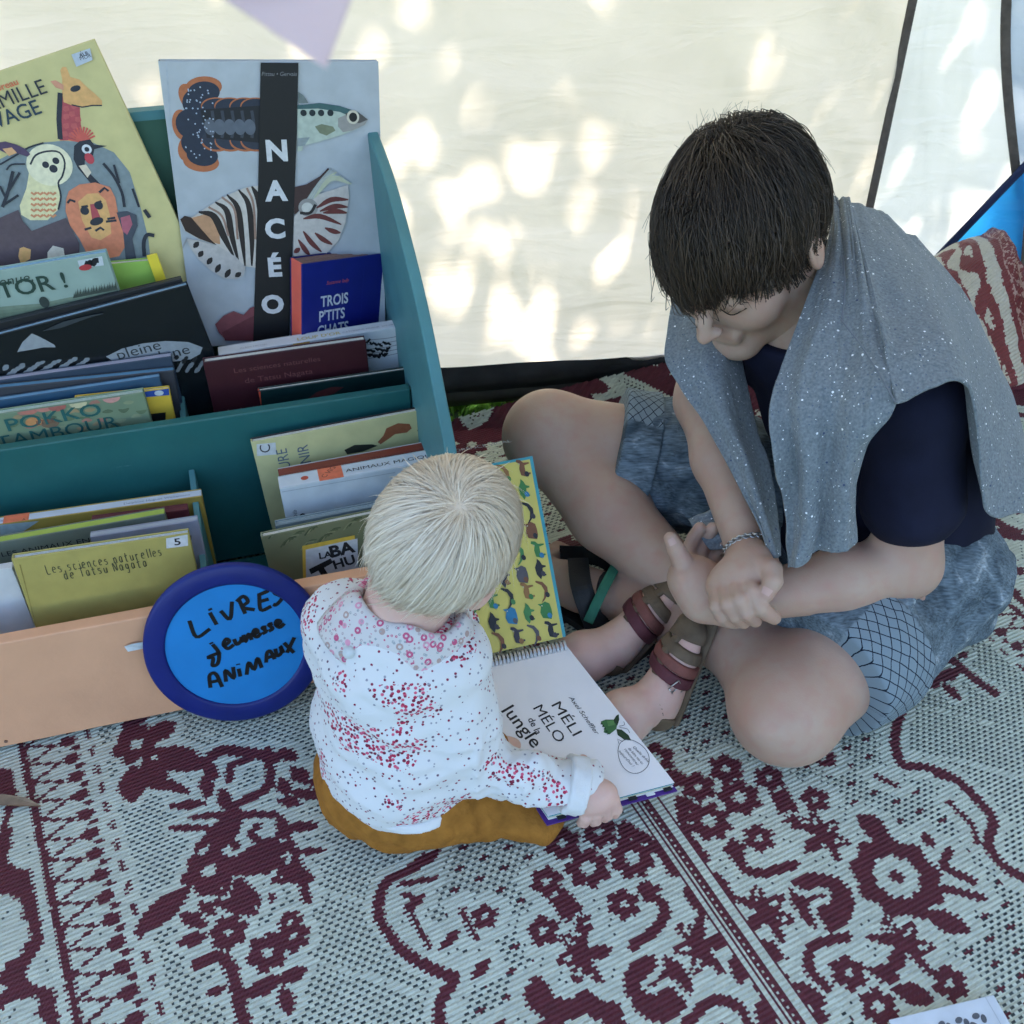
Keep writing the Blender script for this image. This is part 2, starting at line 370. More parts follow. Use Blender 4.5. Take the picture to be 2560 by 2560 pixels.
def smooth_ab(P, n=6):
    return [tuple(q[:2]) for q in crv([(a, b, 0) for a, b in P], n * (len(P) - 1) + 1)] if len(P) > 2 else P
def leaf_ab(p0, p1, w, val=True, pw=.8):
    sl = PT.win([p0, p1], w); d, t = seg_d(pa[sl], pb[sl], *p0, *p1); put(sl, d < w / 2 * np.sin(math.pi * np.clip(t * .86 + .10, 0, 1)) ** pw, val)
def flower_ab(c, r, n=6, hole=.25, amp=.28, ph=0.0, val=True):
    sl = PT.win([c], r * 1.4); x, y = pa[sl] - c[0], pb[sl] - c[1]; rr = np.hypot(x, y); th = np.arctan2(y, x)
    put(sl, rr < r * (1 - amp + amp * np.abs(np.cos(n * (th + ph) / 2))), val)
    if hole: put(sl, rr < r * hole, not val)
def fan_ab(c, r, ang, spread=1.9, n=7):
    sl = PT.win([c], r * 1.5); x, y = pa[sl] - c[0], pb[sl] - c[1]; rr = np.hypot(x, y); th = (np.arctan2(y, x) - ang + math.pi) % (2 * math.pi) - math.pi
    put(sl, (np.abs(th) < spread) & (rr < r * (.82 + .2 * np.cos(th * n))))
    put(sl, (np.abs(np.sin(th * n / 2)) < .34) & (rr > r * .50) & (rr < r * .8) & (np.abs(th) < spread * .8), False)
    leaf_ab(c, (c[0] - math.cos(ang) * r * .8, c[1] - math.sin(ang) * r * .8), r * .5)
def ring_ab(c, r, w):
    sl = PT.win([c], r + w); rr = np.hypot(pa[sl] - c[0], pb[sl] - c[1]); th = np.arctan2(pb[sl] - c[1], pa[sl] - c[0])
    rr = rr * (1 + .07 * np.cos(9 * th)); put(sl, np.abs(rr - r) < w / 2)

# ---- centre medallion band, mirrored about the seam (positions read on the right-hand side of the seam)
def both(fn):
    for mir in (False, True): fn(mir)
def centre(mir):
    P = lambda *L: pts_px(L, mir); s = -1 if mir else 1
    for x, y, r, n in [(1814,1926,46,6),(1922,1950,40,6),(1745,1971,46,6),(1847,1998,56,7),(2036,2004,38,5),(1895,2100,42,6),(2120,2436,48,6),(2372,2460,48,6),(1772,2058,58,8),(1836,2130,30,5),
                       (1925,2470,46,7),(2010,2530,60,7),(2195,2520,50,6),(1640,1900,50,6),(1560,1850,40,6),(2060,1900,30,5)]:
        flower_ab(P((x, y))[0], pix_w(x, y, r), n, .22 if r < 50 else .3, .3)
    for x, y, r, ang in [(2048,2100,72,.25),(2252,2376,84,.5),(1904,2292,80,.25),(1985,2060,32,.9)]:
        a = ang if not mir else math.pi - ang
        fan_ab(P((x, y))[0], pix_w(x, y, r), a)
    c = P((2054, 2256))[0]; flower_ab(c, pix_w(2054, 2256, 82), 3, 0, .1)
    stroke_ab(smooth_ab(P((1985,2225),(2012,2240),(2060,2230),(2066,2254),(2030,2270),(2056,2330))), .0075, False)
    c = P((2240, 2196))[0]; r = pix_w(2240, 2196, 82); ring_ab(c, r, .024); flower_ab(c, r * .22, 6, 0, .1)
    for L, w in [([(1832,2112),(1856,2172),(1910,2187),(1982,2166)],26),([(2114,2346),(2030,2370),(2024,2430),(2066,2472)],26),([(2372,2130),(2360,2172),(2432,2208)],22),([(2354,2226),(2400,2235),(2456,2250)],22),
                 ([(1700,2020),(1716,2090),(1760,2150)],26),([(1790,2200),(1815,2235),(1835,2330),(1880,2400)],30),([(1930,2540),(1990,2470),(2050,2500)],24)]:
        stroke_ab(smooth_ab(P(*L)), pix_w(*L[0], w))
    for L, w in [([(2150,2050),(2220,2100)],62),([(2180,2050),(2190,2110)],56),([(2306,2090),(2330,2122)],30),([(2320,2290),(2420,2330)],58),([(1930,1990),(1990,2030)],50),([(1960,1980),(1950,2040)],40),
                 ([(1660,1940),(1720,1960)],50),([(1690,2000),(1740,2030)],40),([(1880,2370),(1960,2400)],60),([(2240,2480),(2330,2500)],60),([(2180,2430),(2250,2450)],50)]:
        leaf_ab(*P(*L), pix_w(*L[0], w))
both(centre)
# scalloped maroon line round the centre field
SC_PX = [(1060,2150),(1037,2171),(1000,2190),(963,2215),(946,2270),(955,2310),(978,2345),(1000,2375),(1040,2405),(1100,2435),(1135,2447),(1118,2480),(1100,2520),(1104,2580),(1150,2640)]
def scallop(mir):
    P = pts_px(SC_PX, False); P = [(-a, b) for a, b in P] if mir else P
    stroke_ab(smooth_ab(P, 4), .0125)
    for a, b in P[2::3]:
        s = 1 if a < 0 else -1; leaf_ab((a + s * .03, b), (a + s * .055, b + .01), .012)
scal = pts_px(SC_PX, False)
scallop(False)
stroke_ab(smooth_ab(pts_px([(2252,1780),(2235,1850),(2252,1914),(2312,1923),(2390,1956),(2456,2022),(2480,2058),(2468,2118),(2510,2172),(2570,2210),(2640,2300)], False), 4), .0125)
for L in ([(2340,1945),(2400,1960)], [(2370,2010),(2430,2070),(2440,2110)], [(2190,1945),(2240,1970)], [(1155,2280),(1190,2350)], [(1018,2270),(1050,2330),(1075,2370)], [(1010,2240),(1045,2255)], [(1000,2215),(1090,2200)]):
    stroke_ab(pts_px(L, False), .007)
# ---- sprays outside the scallops (left side), mirrored to the right
def spray(mir):
    z6 = lambda *L: [(x * .3623, 1860 + y * .3623) for x, y in L]
    P = lambda L: pts_px(L, mir)
    for L, w in [([(1100,260),(1320,350)],80),([(1420,230),(1440,390)],100),([(1190,440),(1440,420)],80),([(1530,330),(1590,480)],95),([(1310,520),(1600,490)],60),([(1170,590),(1480,590)],60),([(1350,750),(1480,620)],80),
                 ([(1270,930),(1500,970)],95),([(1570,870),(1560,1060)],85),([(1650,960),(1720,1190)],170),([(1380,1110),(1490,1190)],85),([(1260,1190),(1430,1270)],105),([(1250,1380),(1430,1340)],110),([(1440,1730),(1560,1690)],75),([(1700,1740),(1960,1620)],130),
                 ([(1480,1100),(1800,1180)],90),([(1380,1010),(1560,1050)],60),([(1750,1040),(1800,1140)],70),([(1880,1040),(1880,1110)],60)]:
        L = z6(*L); leaf_ab(*P(L), pix_w(*L[0], w * .3623))
    for L, w in [([(1480,230),(1440,140),(1520,60),(1700,70),(1900,110)],85),([(1590,260),(1600,160),(1720,120)],60),([(1850,60),(1870,250),(1830,330),(1680,410)],70),([(1900,500),(1700,500),(1570,560),(1560,650),(1640,720)],60),
                 ([(1930,520),(1930,640),(1840,690),(1740,640),(1780,580)],60),([(1790,700),(1840,900)],55),([(1370,1530),(1500,1480),(1590,1540),(1650,1750),(1690,1960)],95),([(1690,1960),(1700,2100)],100),([(1890,960),(1932,900)],40)]:
        L = z6(*L); stroke_ab(smooth_ab(P(L)), pix_w(*L[0], w * .3623))
    L = z6((1580, 1310)); flower_ab(P(L)[0], pix_w(*L[0], 50), 7, .2)
    L = z6((1850, 1450)); flower_ab(P(L)[0], pix_w(*L[0], 55), 6, .25)
    z7 = lambda *L: [(700 + x * .3623, 1860 + y * .3623) for x, y in L]
    for L, w in [([(60,590),(270,570)],90),([(100,760),(320,740)],60),([(0,870),(230,950)],150),([(90,180),(190,280)],110),([(90,340),(310,380)],90),([(10,260),(60,360)],110),([(0,400),(150,420)],90),([(0,60),(120,120)],110),([(0,1650),(190,1560)],110),([(20,1700),(80,1880)],110),([(200,260),(300,320)],70)]:
        L = z7(*L); leaf_ab(*P(L), pix_w(*L[0], w * .3623))
    for L, w in [([(30,560),(70,680),(130,850),(190,1090)],62),([(0,960),(230,940)],40)]:
        L = z7(*L); stroke_ab(smooth_ab(P(L)), pix_w(*L[0], w * .3623))
    for x, y, r in [(90,1340,130),(80,1240,90)]:
        L = z7((x, y)); flower_ab(P(L)[0], pix_w(*L[0], r * .3623), 7, .18)
spray(False); spray(True)
# more sprays farther up the rug so that nothing is bare behind the readers
gr = np.random.default_rng(21)
for mir in (1, -1):
    for a0, b0 in [(.50, .30), (.54, .52), (.50, .74), (.56, .95), (.22, .42), (.10, .60), (.26, .75), (.12, .92), (.33, .98)]:
        for k in range(7):
            th = gr.uniform(0, 6.28); r0 = gr.uniform(.01, .04); r1 = r0 + gr.uniform(.03, .07)
            leaf_ab((mir * (a0 + math.cos(th) * r0), b0 + math.sin(th) * r0), (mir * (a0 + math.cos(th) * r1), b0 + math.sin(th) * r1), gr.uniform(.022, .04))
        flower_ab((mir * a0, b0), .032, 6, .25)
# ---- zigzag border and outer border
l0, l1 = rug_ab(62, 1896), rug_ab(196, 2556); LA = abs(.5 * (l0[0] + l1[0]))
lab = (l0[1] - l1[1]) / (rug_ab(62, 1896)[1] - rug_ab(196, 2556)[1])
slope = (l1[0] - l0[0]) / (l1[1] - l0[1])
for mir in (1, -1):
    lx = l0[0] + (pb - l0[1]) * slope if mir == 1 else -(l0[0] + (pb - l0[1]) * slope)
    q = (pa - lx) * mir                        # metres inwards from the border line
    ink_ |= (np.abs(q) < .0048)
    PZ = .0305; ph = (pb / PZ) % 1.0
    tri_ = np.abs(ph - .5) * 2
    ink_ |= (q > 0) & (np.abs(q - (.004 + .034 * (1 - tri_))) < .0048)
    dx, dy = q - .053, (ph - .5) * PZ; ink_ |= (dx / .0105) ** 2 + (dy / .0085) ** 2 < 1
    dx, dy = q - .060, ((ph + .5) % 1 - .5) * PZ; ink_ |= (dx / .006) ** 2 + (dy / .004) ** 2 < 1
    ink_ |= (np.abs(q - .078) < .0026) & (np.abs(ph - .5) < .27)
    o = -q
    big = (o > .016) & (np.sin(pb * 38 + np.sin(o * 55) * 1.3) * .6 + np.sin(o * 62 + np.sin(pb * 41) * 1.7) > .05) & (fbm(pb * 22, o * 22, 5) < .27)
    ink_ |= big
# ---- seam band
qa = np.abs(ca); band = qa < .0165
ink_[band] = False
ink_ |= (qa < .0046) | ((qa > .0072) & (qa < .0095)) | ((qa > .0150) & (qa < .0185))
ink_[(qa < .0018) & (ib % 3 == 0)] = False
# ---- far border
fyw = SEAM0.y + pa * EA.y + pb * EB.y; fxw = SEAM0.x + pa * EA.x + pb * EB.x; fb = wall_y(fxw) + .06 - fyw
ink_ |= (fb < .20) & (np.sin(pa * 42 + np.sin(fb * 60)) * .7 + np.sin(fb * 75 + np.sin(pa * 33) * 2) > -.1)
# ---- field of little crosses between seam flowers and scallop
scb = np.array(sorted(set([(b, -a) for a, b in smooth_ab(scal, 5)])))
lim_l = np.interp(pb, scb[:, 0], scb[:, 1])
scr = np.array(sorted([(b, a) for a, b in smooth_ab(pts_px([(2252,1700),(2235,1850),(2252,1914),(2312,1923),(2390,1956),(2456,2022),(2480,2058),(2468,2118),(2510,2172),(2570,2210),(2640,2300)], False), 4)]))
lim_r = np.interp(pb, scr[:, 0], scr[:, 1])
near = np.where(pa < 0, am < lim_l - .012, am < lim_r - .012) & (am > .028)
dens = np.zeros(ink_.shape); k = 5
cs = np.pad(np.cumsum(np.cumsum(ink_.astype(np.float32), 0), 1), ((1, 0), (1, 0)))
K = 9; i0, i1 = np.clip(ia - K, 0, na), np.clip(ia + K, 0, na); j0, j1 = np.clip(ib - K, 0, nb), np.clip(ib + K, 0, nb)
dens = cs[i1, j1] - cs[i0, j1] - cs[i1, j0] + cs[i0, j0]
def box_n(K):
    i0, i1 = np.clip(ia - K, 0, na), np.clip(ia + K, 0, na); j0, j1 = np.clip(ib - K, 0, nb), np.clip(ib + K, 0, nb); return cs[i1, j1] - cs[i0, j1] - cs[i1, j0] + cs[i0, j0]
d3, d5 = box_n(3), box_n(5)
bare = near & (d5 < 1)
row = ib // 8; x8 = (ia + (row % 2) * 6) % 12; y8 = ib % 8
cross = bare & (((np.abs(x8 - 6) <= 2) & (np.abs(y8 - 3) <= 0)) | ((np.abs(x8 - 6) <= 0) & (np.abs(y8 - 3) <= 1)))
# ---- openings of the weave
hole_lat = ((ia + 2 * ((ib // 2) % 2)) % 4 < 2) & (ib % 2 == 0)
outer = np.where(pa < 0, (am > lim_l + .012), (am > lim_r + .012)) & (d3 < 1)
d6 = outer & hole_lat & ~((((ia * 1.0 + ib * 1.15) % 44) < 4)) & (am < LA - .10)
d6 |= (am > .47) & (am < LA - .085) & (d3 < 1) & hole_lat
fine = (~ink_) & (d3 < 1) & ((ia + 2 * ((ib // 2) % 2)) % 4 == 0) & (ib % 2 == 0) & (np.random.default_rng(5).random(ia.shape) < .34)
cr_hole = bare & hole_lat & ~cross
hole = (d6 | fine | cr_hole) & ~ink_ & ~cross & (qa > .02)
ink_ |= cross
# ---- mesh: threads of each row bulge, ends sag at the far edge
keep = ~hole
gi, gj = np.meshgrid(np.arange(na + 1), np.arange(nb + 1), indexing='ij')
GA, GB = A0 + gi * CA, B0 + gj * CB
GZ = .0035 + .0005 * ((gi + gj) % 2) + .0022 * fbm(GA * 4, GB * 4, 17)
RX = SEAM0.x + GA * EA.x + GB * EB.x; RY = SEAM0.y + GA * EA.y + GB * EB.y
# the rug runs up onto a bolster in the far right corner
exc = np.clip(RY - (wall_y(RX) - .05), 0, 1); RY = RY - exc * .76; GZ = GZ + exc * .96
V = np.stack([RX, RY, GZ], -1).reshape(-1, 3)
idx = np.arange((na + 1) * (nb + 1)).reshape(na + 1, nb + 1)
F = np.stack([idx[:-1, :-1], idx[1:, :-1], idx[1:, 1:], idx[:-1, 1:]], -1)
# keep only the part the room shows, with a margin
cxw = SEAM0.x + ca * EA.x + cb * EB.x; cyw = SEAM0.y + ca * EA.y + cb * EB.y
dep = CP * cyw + SP * CAM_H; rr_ = np.abs(cxw / dep); uu_ = (SP * cyw - CP * CAM_H) / dep
vis = (rr_ < .72) & (uu_ > -.72) & (cyw - (wall_y(cxw) - .05) < np.interp(cxw, [-.3, -.1, .1, .337, .6, .9, 1.3], [-.1, .025, .07, .115, .16, .2, .2]))
keep &= vis
rc = np.random.default_rng(11)
shade = 1 + .26 * (rc.random((na // 5 + 2, nb))[(ia + 2 * (ib % 2)) // 5, ib] - .5) + .10 * fbm(ca * 6, cb * 6, 23)
cream = np.array([.67, .72, .605]); maroon = np.array([.125, .020, .034])
colr = np.where(ink_[..., None], maroon, cream) * shade[..., None]
colr = colr[keep]
FC = np.concatenate([colr, np.ones((len(colr), 1))], 1)
m_rug = bpy.data.materials.new('woven_rug'); m_rug.use_nodes = True; b_ = m_rug.node_tree.nodes['Principled BSDF']
b_.inputs['Roughness'].default_value = .48; b_.inputs['Specular IOR Level'].default_value = .4
at = node(m_rug, 'ShaderNodeAttribute', attribute_name='yarn'); wire(m_rug, at.outputs['Color'], b_.inputs['Base Color'])
tc = node(m_rug, 'ShaderNodeTexCoord'); mp = node(m_rug, 'ShaderNodeMapping'); mp.inputs['Rotation'].default_value = (0, 0, -RA); wire(m_rug, tc.outputs['Object'], mp.inputs['Vector'])
wv = node(m_rug, 'ShaderNodeTexWave', wave_type='BANDS', bands_direction='Y'); wv.inputs['Scale'].default_value = 1 / (2 * CB) / 3.1416 * 1.0; wv.inputs['Distortion'].default_value = 1.2; wv.inputs['Detail Scale'].default_value = 30
wire(m_rug, mp.outputs[0], wv.inputs['Vector']); bp = node(m_rug, 'ShaderNodeBump'); bp.inputs['Strength'].default_value = .8; bp.inputs['Distance'].default_value = .003
wire(m_rug, wv.outputs[0], bp.inputs['Height']); wire(m_rug, bp.outputs[0], b_.inputs['Normal'])
rug = mesh_np('rug', V, F[keep], m_rug, None, False, attrs={'yarn': ('FACE', 'FLOAT_COLOR', FC)})
bk_ = MB(); bk_.add([(-.9, .25, .0008), (1.6, .25, .0008), (1.6, 1.58, .0008), (.2, 1.55, .0008), (-.25, 1.45, .0008), (-.9, 1.2, .0008)], [(0, 1, 2, 3, 4, 5)]); bk_.build('added_gap_sheet', mat('added_gap_sheet', (.14, .175, .165), .9, .2, 30), rug)  # sheet added under the weave so its gaps catch light and read less black
prop(rug, 'cream and maroon woven plastic rug with floral pattern on the floor', 'rug')
print('rug faces', int(keep.sum()), 'LA', LA, 'B1', B1, 'far', eb)
# ------------------------------------------------------------------ bookcase (local axes: u along the front, v backwards, z up)
BO = Vector((-.435, .866, 0)); BU = Vector((.9636, .2674, 0)).normalized(); BV = Vector((-BU.y, BU.x, 0)); BZ = Vector((0, 0, 1))
BM = Matrix(((BU.x, BV.x, 0, BO.x), (BU.y, BV.y, 0, BO.y), (0, 0, 1, 0), (0, 0, 0, 1)))
BI = BM.inverted()
m_teal = mat('teal_paint', (.019, .125, .120), .45, .10, 14, .15, 120, .4, wear=(.10, .24, .24))
m_teal_l = mat('light_teal_paint', (.070, .215, .235), .5, .10, 14, .15, 120, .4, wear=(.22, .36, .37))
m_green = mat('green_paint', (.048, .135, .095), .5, .10, 12, .15, 120)
m_peach = mat('peach_paint', (.70, .37, .215), .55, .08, 10, .2, 140, wear=(.55, .30, .18))
shelf = prop(empty('bookcase', matrix=BM), 'teal children\'s display bookcase with peach front board, filled with picture books', 'bookcase')
UL, UR = -.62, .371
f = MB(); f.box((UL, 0, .012), (UR, .018, .19)); fbd = f.build('front_board', m_peach, shelf, bevel=.002)
prof = [(0.0, .0), (.0, .20), (.0, .275), (.013, .339), (.066, .395), (.163, .479), (.32, .553), (.456, .577), (.492, .580), (.505, .580), (.505, .0)]
pr = [prof[0]] + [tuple(q[:2]) for q in crv([(a, b, 0) for a, b in prof[1:9]], 40)] + prof[9:]
def side_panel(u0, u1, m):
    n = len(pr); b = MB(); b.add([(u0, v, z) for v, z in pr] + [(u1, v, z) for v, z in pr], [tuple(range(n))[::-1], tuple(range(n, 2 * n))] + [(i, (i + 1) % n, n + (i + 1) % n, n + i) for i in range(n)])
    return b.build('side_panel', m, shelf, bevel=.0025)
side_panel(UR + .002, UR + .017, m_teal_l); side_panel(UL - .022, UL - .002, m_teal_l)
f = MB(); f.box((UL, .238, .05), (UR, .253, .300)); f.build('middle_board', m_teal, shelf, bevel=.002)
tp_line = [(UL, .609), (.20, .609), (.27, .603), (.32, .588), (.355, .565), (UR, .54)]
f = MB(); n_ = len(tp_line); f.add([(u, .490, z) for u, z in tp_line] + [(UR, .490, .02), (UL, .490, .02)] + [(u, .504, z) for u, z in tp_line] + [(UR, .504, .02), (UL, .504, .02)],
      [tuple(range(n_ + 2))[::-1], tuple(range(n_ + 2, 2 * n_ + 4))] + [(i, (i + 1) % (n_ + 2), n_ + 2 + (i + 1) % (n_ + 2), n_ + 2 + i) for i in range(n_ + 2)]); f.build('back_board', m_green, shelf)
f = MB(); f.add([(u, v, z + dz) for dz in (.0006, .0125) for v in (.488, .506) for u, z in tp_line], [q for i in range(n_ - 1) for q in ((i, i + 1, 2*n_ + i + 1, 2*n_ + i), (2*n_ + i, 2*n_ + i + 1, 3*n_ + i + 1, 3*n_ + i), (3*n_ + i, 3*n_ + i + 1, n_ + i + 1, n_ + i), (n_ + i, n_ + i + 1, i + 1, i))]); f.build('top_rail', m_teal_l, shelf)
f = MB(); f.box((UL, .020, .035), (UR, .236, .049)); f.build('shelf_board', m_teal, shelf)
f = MB(); f.box((UL, .255, .085), (UR, .488, .099)); f.build('shelf_board', m_teal, shelf)
def divider(u, v0, v1, z0, zf, zb):
    b = MB(); b.add([(u, v0, z0), (u, v1, z0), (u, v1, zb), (u, v0, zf), (u + .008, v0, z0), (u + .008, v1, z0), (u + .008, v1, zb), (u + .008, v0, zf)],
                    [(0, 1, 2, 3), (7, 6, 5, 4), (0, 4, 5, 1), (1, 5, 6, 2), (2, 6, 7, 3), (3, 7, 4, 0)]); b.build('divider', m_teal_l, shelf, bevel=.001)
divider(.058, .0235, .2355, .052, .15, .225); divider(.058, .257, .486, .102, .265, .30)
for u, z in ((-.215, .022), (.335, .022)):
    b = MB(); b.tube([(u, .001, z), (u, -.0012, z)], .0022, 10); b.build('screw', mat('screw', (.18, .10, .07), .5), fbd)

# ------------------------------------------------------------------ flat print: polygons, strokes and letters lying just proud of a surface
class Art:
    def __init__(s): s.it = []
    def poly(s, pts, col): s.it.append(([(x, y) for x, y in pts], [tuple(range(len(pts)))], col)); return s
    def ell(s, c, rx, ry, col, rot=0, n=26):
        ca_, sa_ = math.cos(rot), math.sin(rot)
        return s.poly([(c[0] + rx * math.cos(t) * ca_ - ry * math.sin(t) * sa_, c[1] + rx * math.cos(t) * sa_ + ry * math.sin(t) * ca_) for t in [2 * math.pi * k / n for k in range(n)]], col)
    def stroke(s, pts, w, col, sm=0, taper=False):
        if sm: pts = [tuple(q[:2]) for q in crv([(a, b, 0) for a, b in pts], sm * (len(pts) - 1) + 1)]
        L, n = [], len(pts)
        for i in range(n):
            a, b = pts[max(i - 1, 0)], pts[min(i + 1, n - 1)]; dx, dy = b[0] - a[0], b[1] - a[1]; d = math.hypot(dx, dy) + 1e-9
            ww = w * (.5 if not taper else .5 * math.sin(math.pi * (.08 + .84 * i / (n - 1))))
            L += [(pts[i][0] - dy / d * ww, pts[i][1] + dx / d * ww), (pts[i][0] + dy / d * ww, pts[i][1] - dx / d * ww)]
        s.it.append((L, [(2*i, 2*i+1, 2*i+3, 2*i+2) for i in range(n - 1)], col)); return s
    def text(s, txt, p, size, col, rot=0, sx=1.0, bold=0.0, align='LEFT', shear=0.0):
        c = bpy.data.curves.new('t', 'FONT'); c.body = txt; c.size = 1; c.align_x = align; c.offset = 0 if 'M' in txt else bold; c.shear = shear; c.resolution_u = 3
        o = bpy.data.objects.new('t', c); COL.objects.link(o); dg = bpy.context.evaluated_depsgraph_get()
        me = bpy.data.meshes.new_from_object(o.evaluated_get(dg)); ca_, sa_ = math.cos(rot), math.sin(rot)
        V = [(p[0] + (v.co.x * sx * ca_ - v.co.y * sa_) * size, p[1] + (v.co.x * sx * sa_ + v.co.y * ca_) * size) for v in me.vertices]
        F = [tuple(q.vertices) for q in me.polygons]
        bpy.data.objects.remove(o); bpy.data.curves.remove(c); bpy.data.meshes.remove(me)
        s.it.append((V, F, col)); return s
    def build(s, name, parent, z0=.0003, clip=None):
        if not s.it: return None
        mats, mi, b = [], {}, MB()
        for k, (V, F, col) in enumerate(s.it):
            if col not in mi: mi[col] = len(mats); mats.append(ink(*col))
            if clip: V = [(min(max(x, clip[0]), clip[1]), min(max(y, clip[2]), clip[3])) for x, y in V]
            z = z0 + k * 2.2e-5; b.add([(x, y, z) for x, y in V], F, mi[col])
        o = b.build(name, mats, parent); o['kind'] = 'stuff'; return o

PAGE = mat('page_edges', (.70, .68, .60), .8, .10, 400)
class Book:
    """hardback built from the two visible ends of its top edge, on a leaning plane of the bookcase"""
    def __init__(s, name, label, A, B, v0, lean, h, th, cover, w=None, spine='L', spine_col=None, back_col=None, page=None, ct=.0022, cat='book', frame=None, rough=.4, group='picture books in the bookcase', yaw=0):
        s.v0, s.k = v0, math.tan(R(lean))
        if frame is None:
            a, b = s.hit(*A), s.hit(*B); ex = (b - a).normalized(); nl = Vector((0, -math.cos(R(lean)), math.sin(R(lean)))); n = (BM.to_3x3() @ nl).normalized()
            ey = n.cross(ex).normalized(); W_ = (b - a).length
            if w is not None: a = b - ex * w; W_ = w
            s.M = Matrix(((ex.x, ey.x, n.x, a.x), (ex.y, ey.y, n.y, a.y), (ex.z, ey.z, n.z, a.z), (0, 0, 0, 1)))
        else: s.M, W_ = frame, w
        if yaw: s.M = s.M @ Matrix.Rotation(R(yaw), 4, 'Y'); W_ /= math.cos(R(yaw))
        s.I = s.M.inverted(); s.w, s.h, s.th = W_, h, th
        s.n = Vector((s.M[0][2], s.M[1][2], s.M[2][2])); s.o = s.M.translation
        s.e = prop(empty(name, matrix=s.M), label, cat, group)
        cm = mat('cover_%d_%d_%d' % cover, lin(*cover), rough, .07, 35, .06, 200, .45)
        sm = cm if spine_col is None else mat('cover_%d_%d_%d' % spine_col, lin(*spine_col), rough, .07, 35, .06, 200, .45)
        bm_ = cm if back_col is None else mat('cover_%d_%d_%d' % back_col, lin(*back_col), rough, .07, 35, .06, 200, .45)
        pg = PAGE if page is None else mat('pages_%d_%d_%d' % page, lin(*page), .8, .12, 400)
        W2, e = W_, .0016
        def bx(nm, a, b, m, bev=.0008): q = MB(); q.box(a, b); return q.build(nm, m, s.e, bevel=bev)
        g = .0003; dc = .0012 if th > .007 else 0
        x0 = ct + g if spine == 'L' else 0; x1 = W_ - (ct + g if spine == 'R' else 0); y1 = -(ct + g) if spine == 'T' else 0
        s.fc = bx('front_cover', (x0 * 0, -h, -ct), (W_, 0 if spine != 'T' else 0, 0), cm)
        bx('back_cover', (0, -h, -th), (W_, 0, -th + ct), bm_)
        if spine == 'L': s.sp = bx('spine', (0, -h, -th + ct + g), (ct, 0, -ct - g), sm); px0, px1, py0, py1 = ct + g, W_ - e, -h + e, -e
        elif spine == 'R': s.sp = bx('spine', (W_ - ct, -h, -th + ct + g), (W_, 0, -ct - g), sm); px0, px1, py0, py1 = e, W_ - ct - g, -h + e, -e
        else: s.sp = bx('spine', (0, -ct, -th + ct + g), (W_, 0, -ct - g), sm); px0, px1, py0, py1 = e, W_ - e, -h + e, -ct - g
        nl_ = max(2, min(9, int((th - 2 * ct) / .0016))); zz = np.linspace(-th + ct + g, -ct - g, nl_ + 1); b = MB()
        for i in range(nl_):
            d = .0009 * ((i * 7) % 3); b.box((px0, py0, zz[i] + .00006), (px1 - d, py1 - d * (spine != 'T'), zz[i + 1] - .00006))
        b.build('page_block', pg, s.e)
        s.art = Art()
    def hit(s, px, py, v0=None):
        d = ray(px, py); C0 = BI @ Vector((0, 0, CAM_H)); D = BI.to_3x3() @ d
        t = (s.v0 + (C0.z - .3) * s.k - C0.y) / (D.y - D.z * s.k); return W(px, py, t)
    def p(s, px, py):
        d = ray(px, py); o = Vector((0, 0, CAM_H)); t = (s.o - o).dot(s.n) / d.dot(s.n); q = s.I @ (o + d * t); return (q.x, q.y)
    def P(s, L): return [s.p(*q) for q in L]
    def print_(s, clip=True): return s.art.build('cover_print', s.fc, .0003, (.0005, s.w - .0005, -s.h + .0005, -.0005) if clip else None)
# ================================================================== upper tier, back row
WHT, BLK = (214, 218, 220), (16, 17, 20)
def zf(ox, oy, k): return lambda *L: [(ox + x * k, oy + y * k) for x, y in L]
# --- yellow animal book, tilted
z = zf(0, 0, .33126)
b = Book('picture_book', 'pale yellow tilted picture book with giraffe, owl and lion drawings', (0, 178), (235, 99), .425, 8, .36, .012, (204, 192, 132), w=.30, spine='L')
P = lambda *L: b.P(z(*L)); a = b.art
GR, TAN, ORG, MAR, DK = (128, 140, 142), (222, 170, 108), (214, 132, 98), (176, 78, 84), (44, 48, 58)
a.poly(P((-300,1500),(-100,1250),(120,1140),(320,1075),(480,1062),(700,1075),(860,1150),(980,1300),(1060,1560),(1120,1800),(1140,2000),(0,2000),(-300,2000)), GR)
a.poly(P((450,1060),(440,900),(470,690),(600,760),(610,940),(640,1060)), MAR)
for x, y in [(500,880),(545,860),(590,900),(500,950),(560,950),(490,1010),(540,1020),(600,1000),(500,820),(560,800)]:
    a.poly(P((x-20,y-18),(x+16,y-22),(x+24,y+12),(x-6,y+24),(x-26,y+8)), (190, 92, 92))
a.poly(P((470,690),(470,600),(455,530),(470,505),(500,505),(515,540),(530,580),(600,600),(660,660),(720,710),(770,760),(770,795),(700,800),(600,810),(530,790),(480,770)), TAN)
a.poly(P((480,640),(420,605),(380,612),(420,660),(480,680)), (214, 150, 120)); a.ell(P((570, 668))[0], .0065, .0035, DK); a.stroke(P((540,790),(620,808),(700,795),(770,795)), .0016, DK)
a.stroke(P((455,700),(445,900),(455,1050)), .006, DK)
for k in range(11):
    t = math.pi * (1.05 + .82 * k / 10); a.stroke(P((620,1070),(620+105*math.cos(t),1070+115*math.sin(t))), .0022, (206, 96, 84))
a.poly(P((560,1100),(600,1065),(680,1050),(710,1090),(810,1100),(712,1125),(700,1180),(640,1210),(640,1270),(700,1330),(760,1390),(700,1400),(650,1340),(590,1270),(555,1200)), DK)
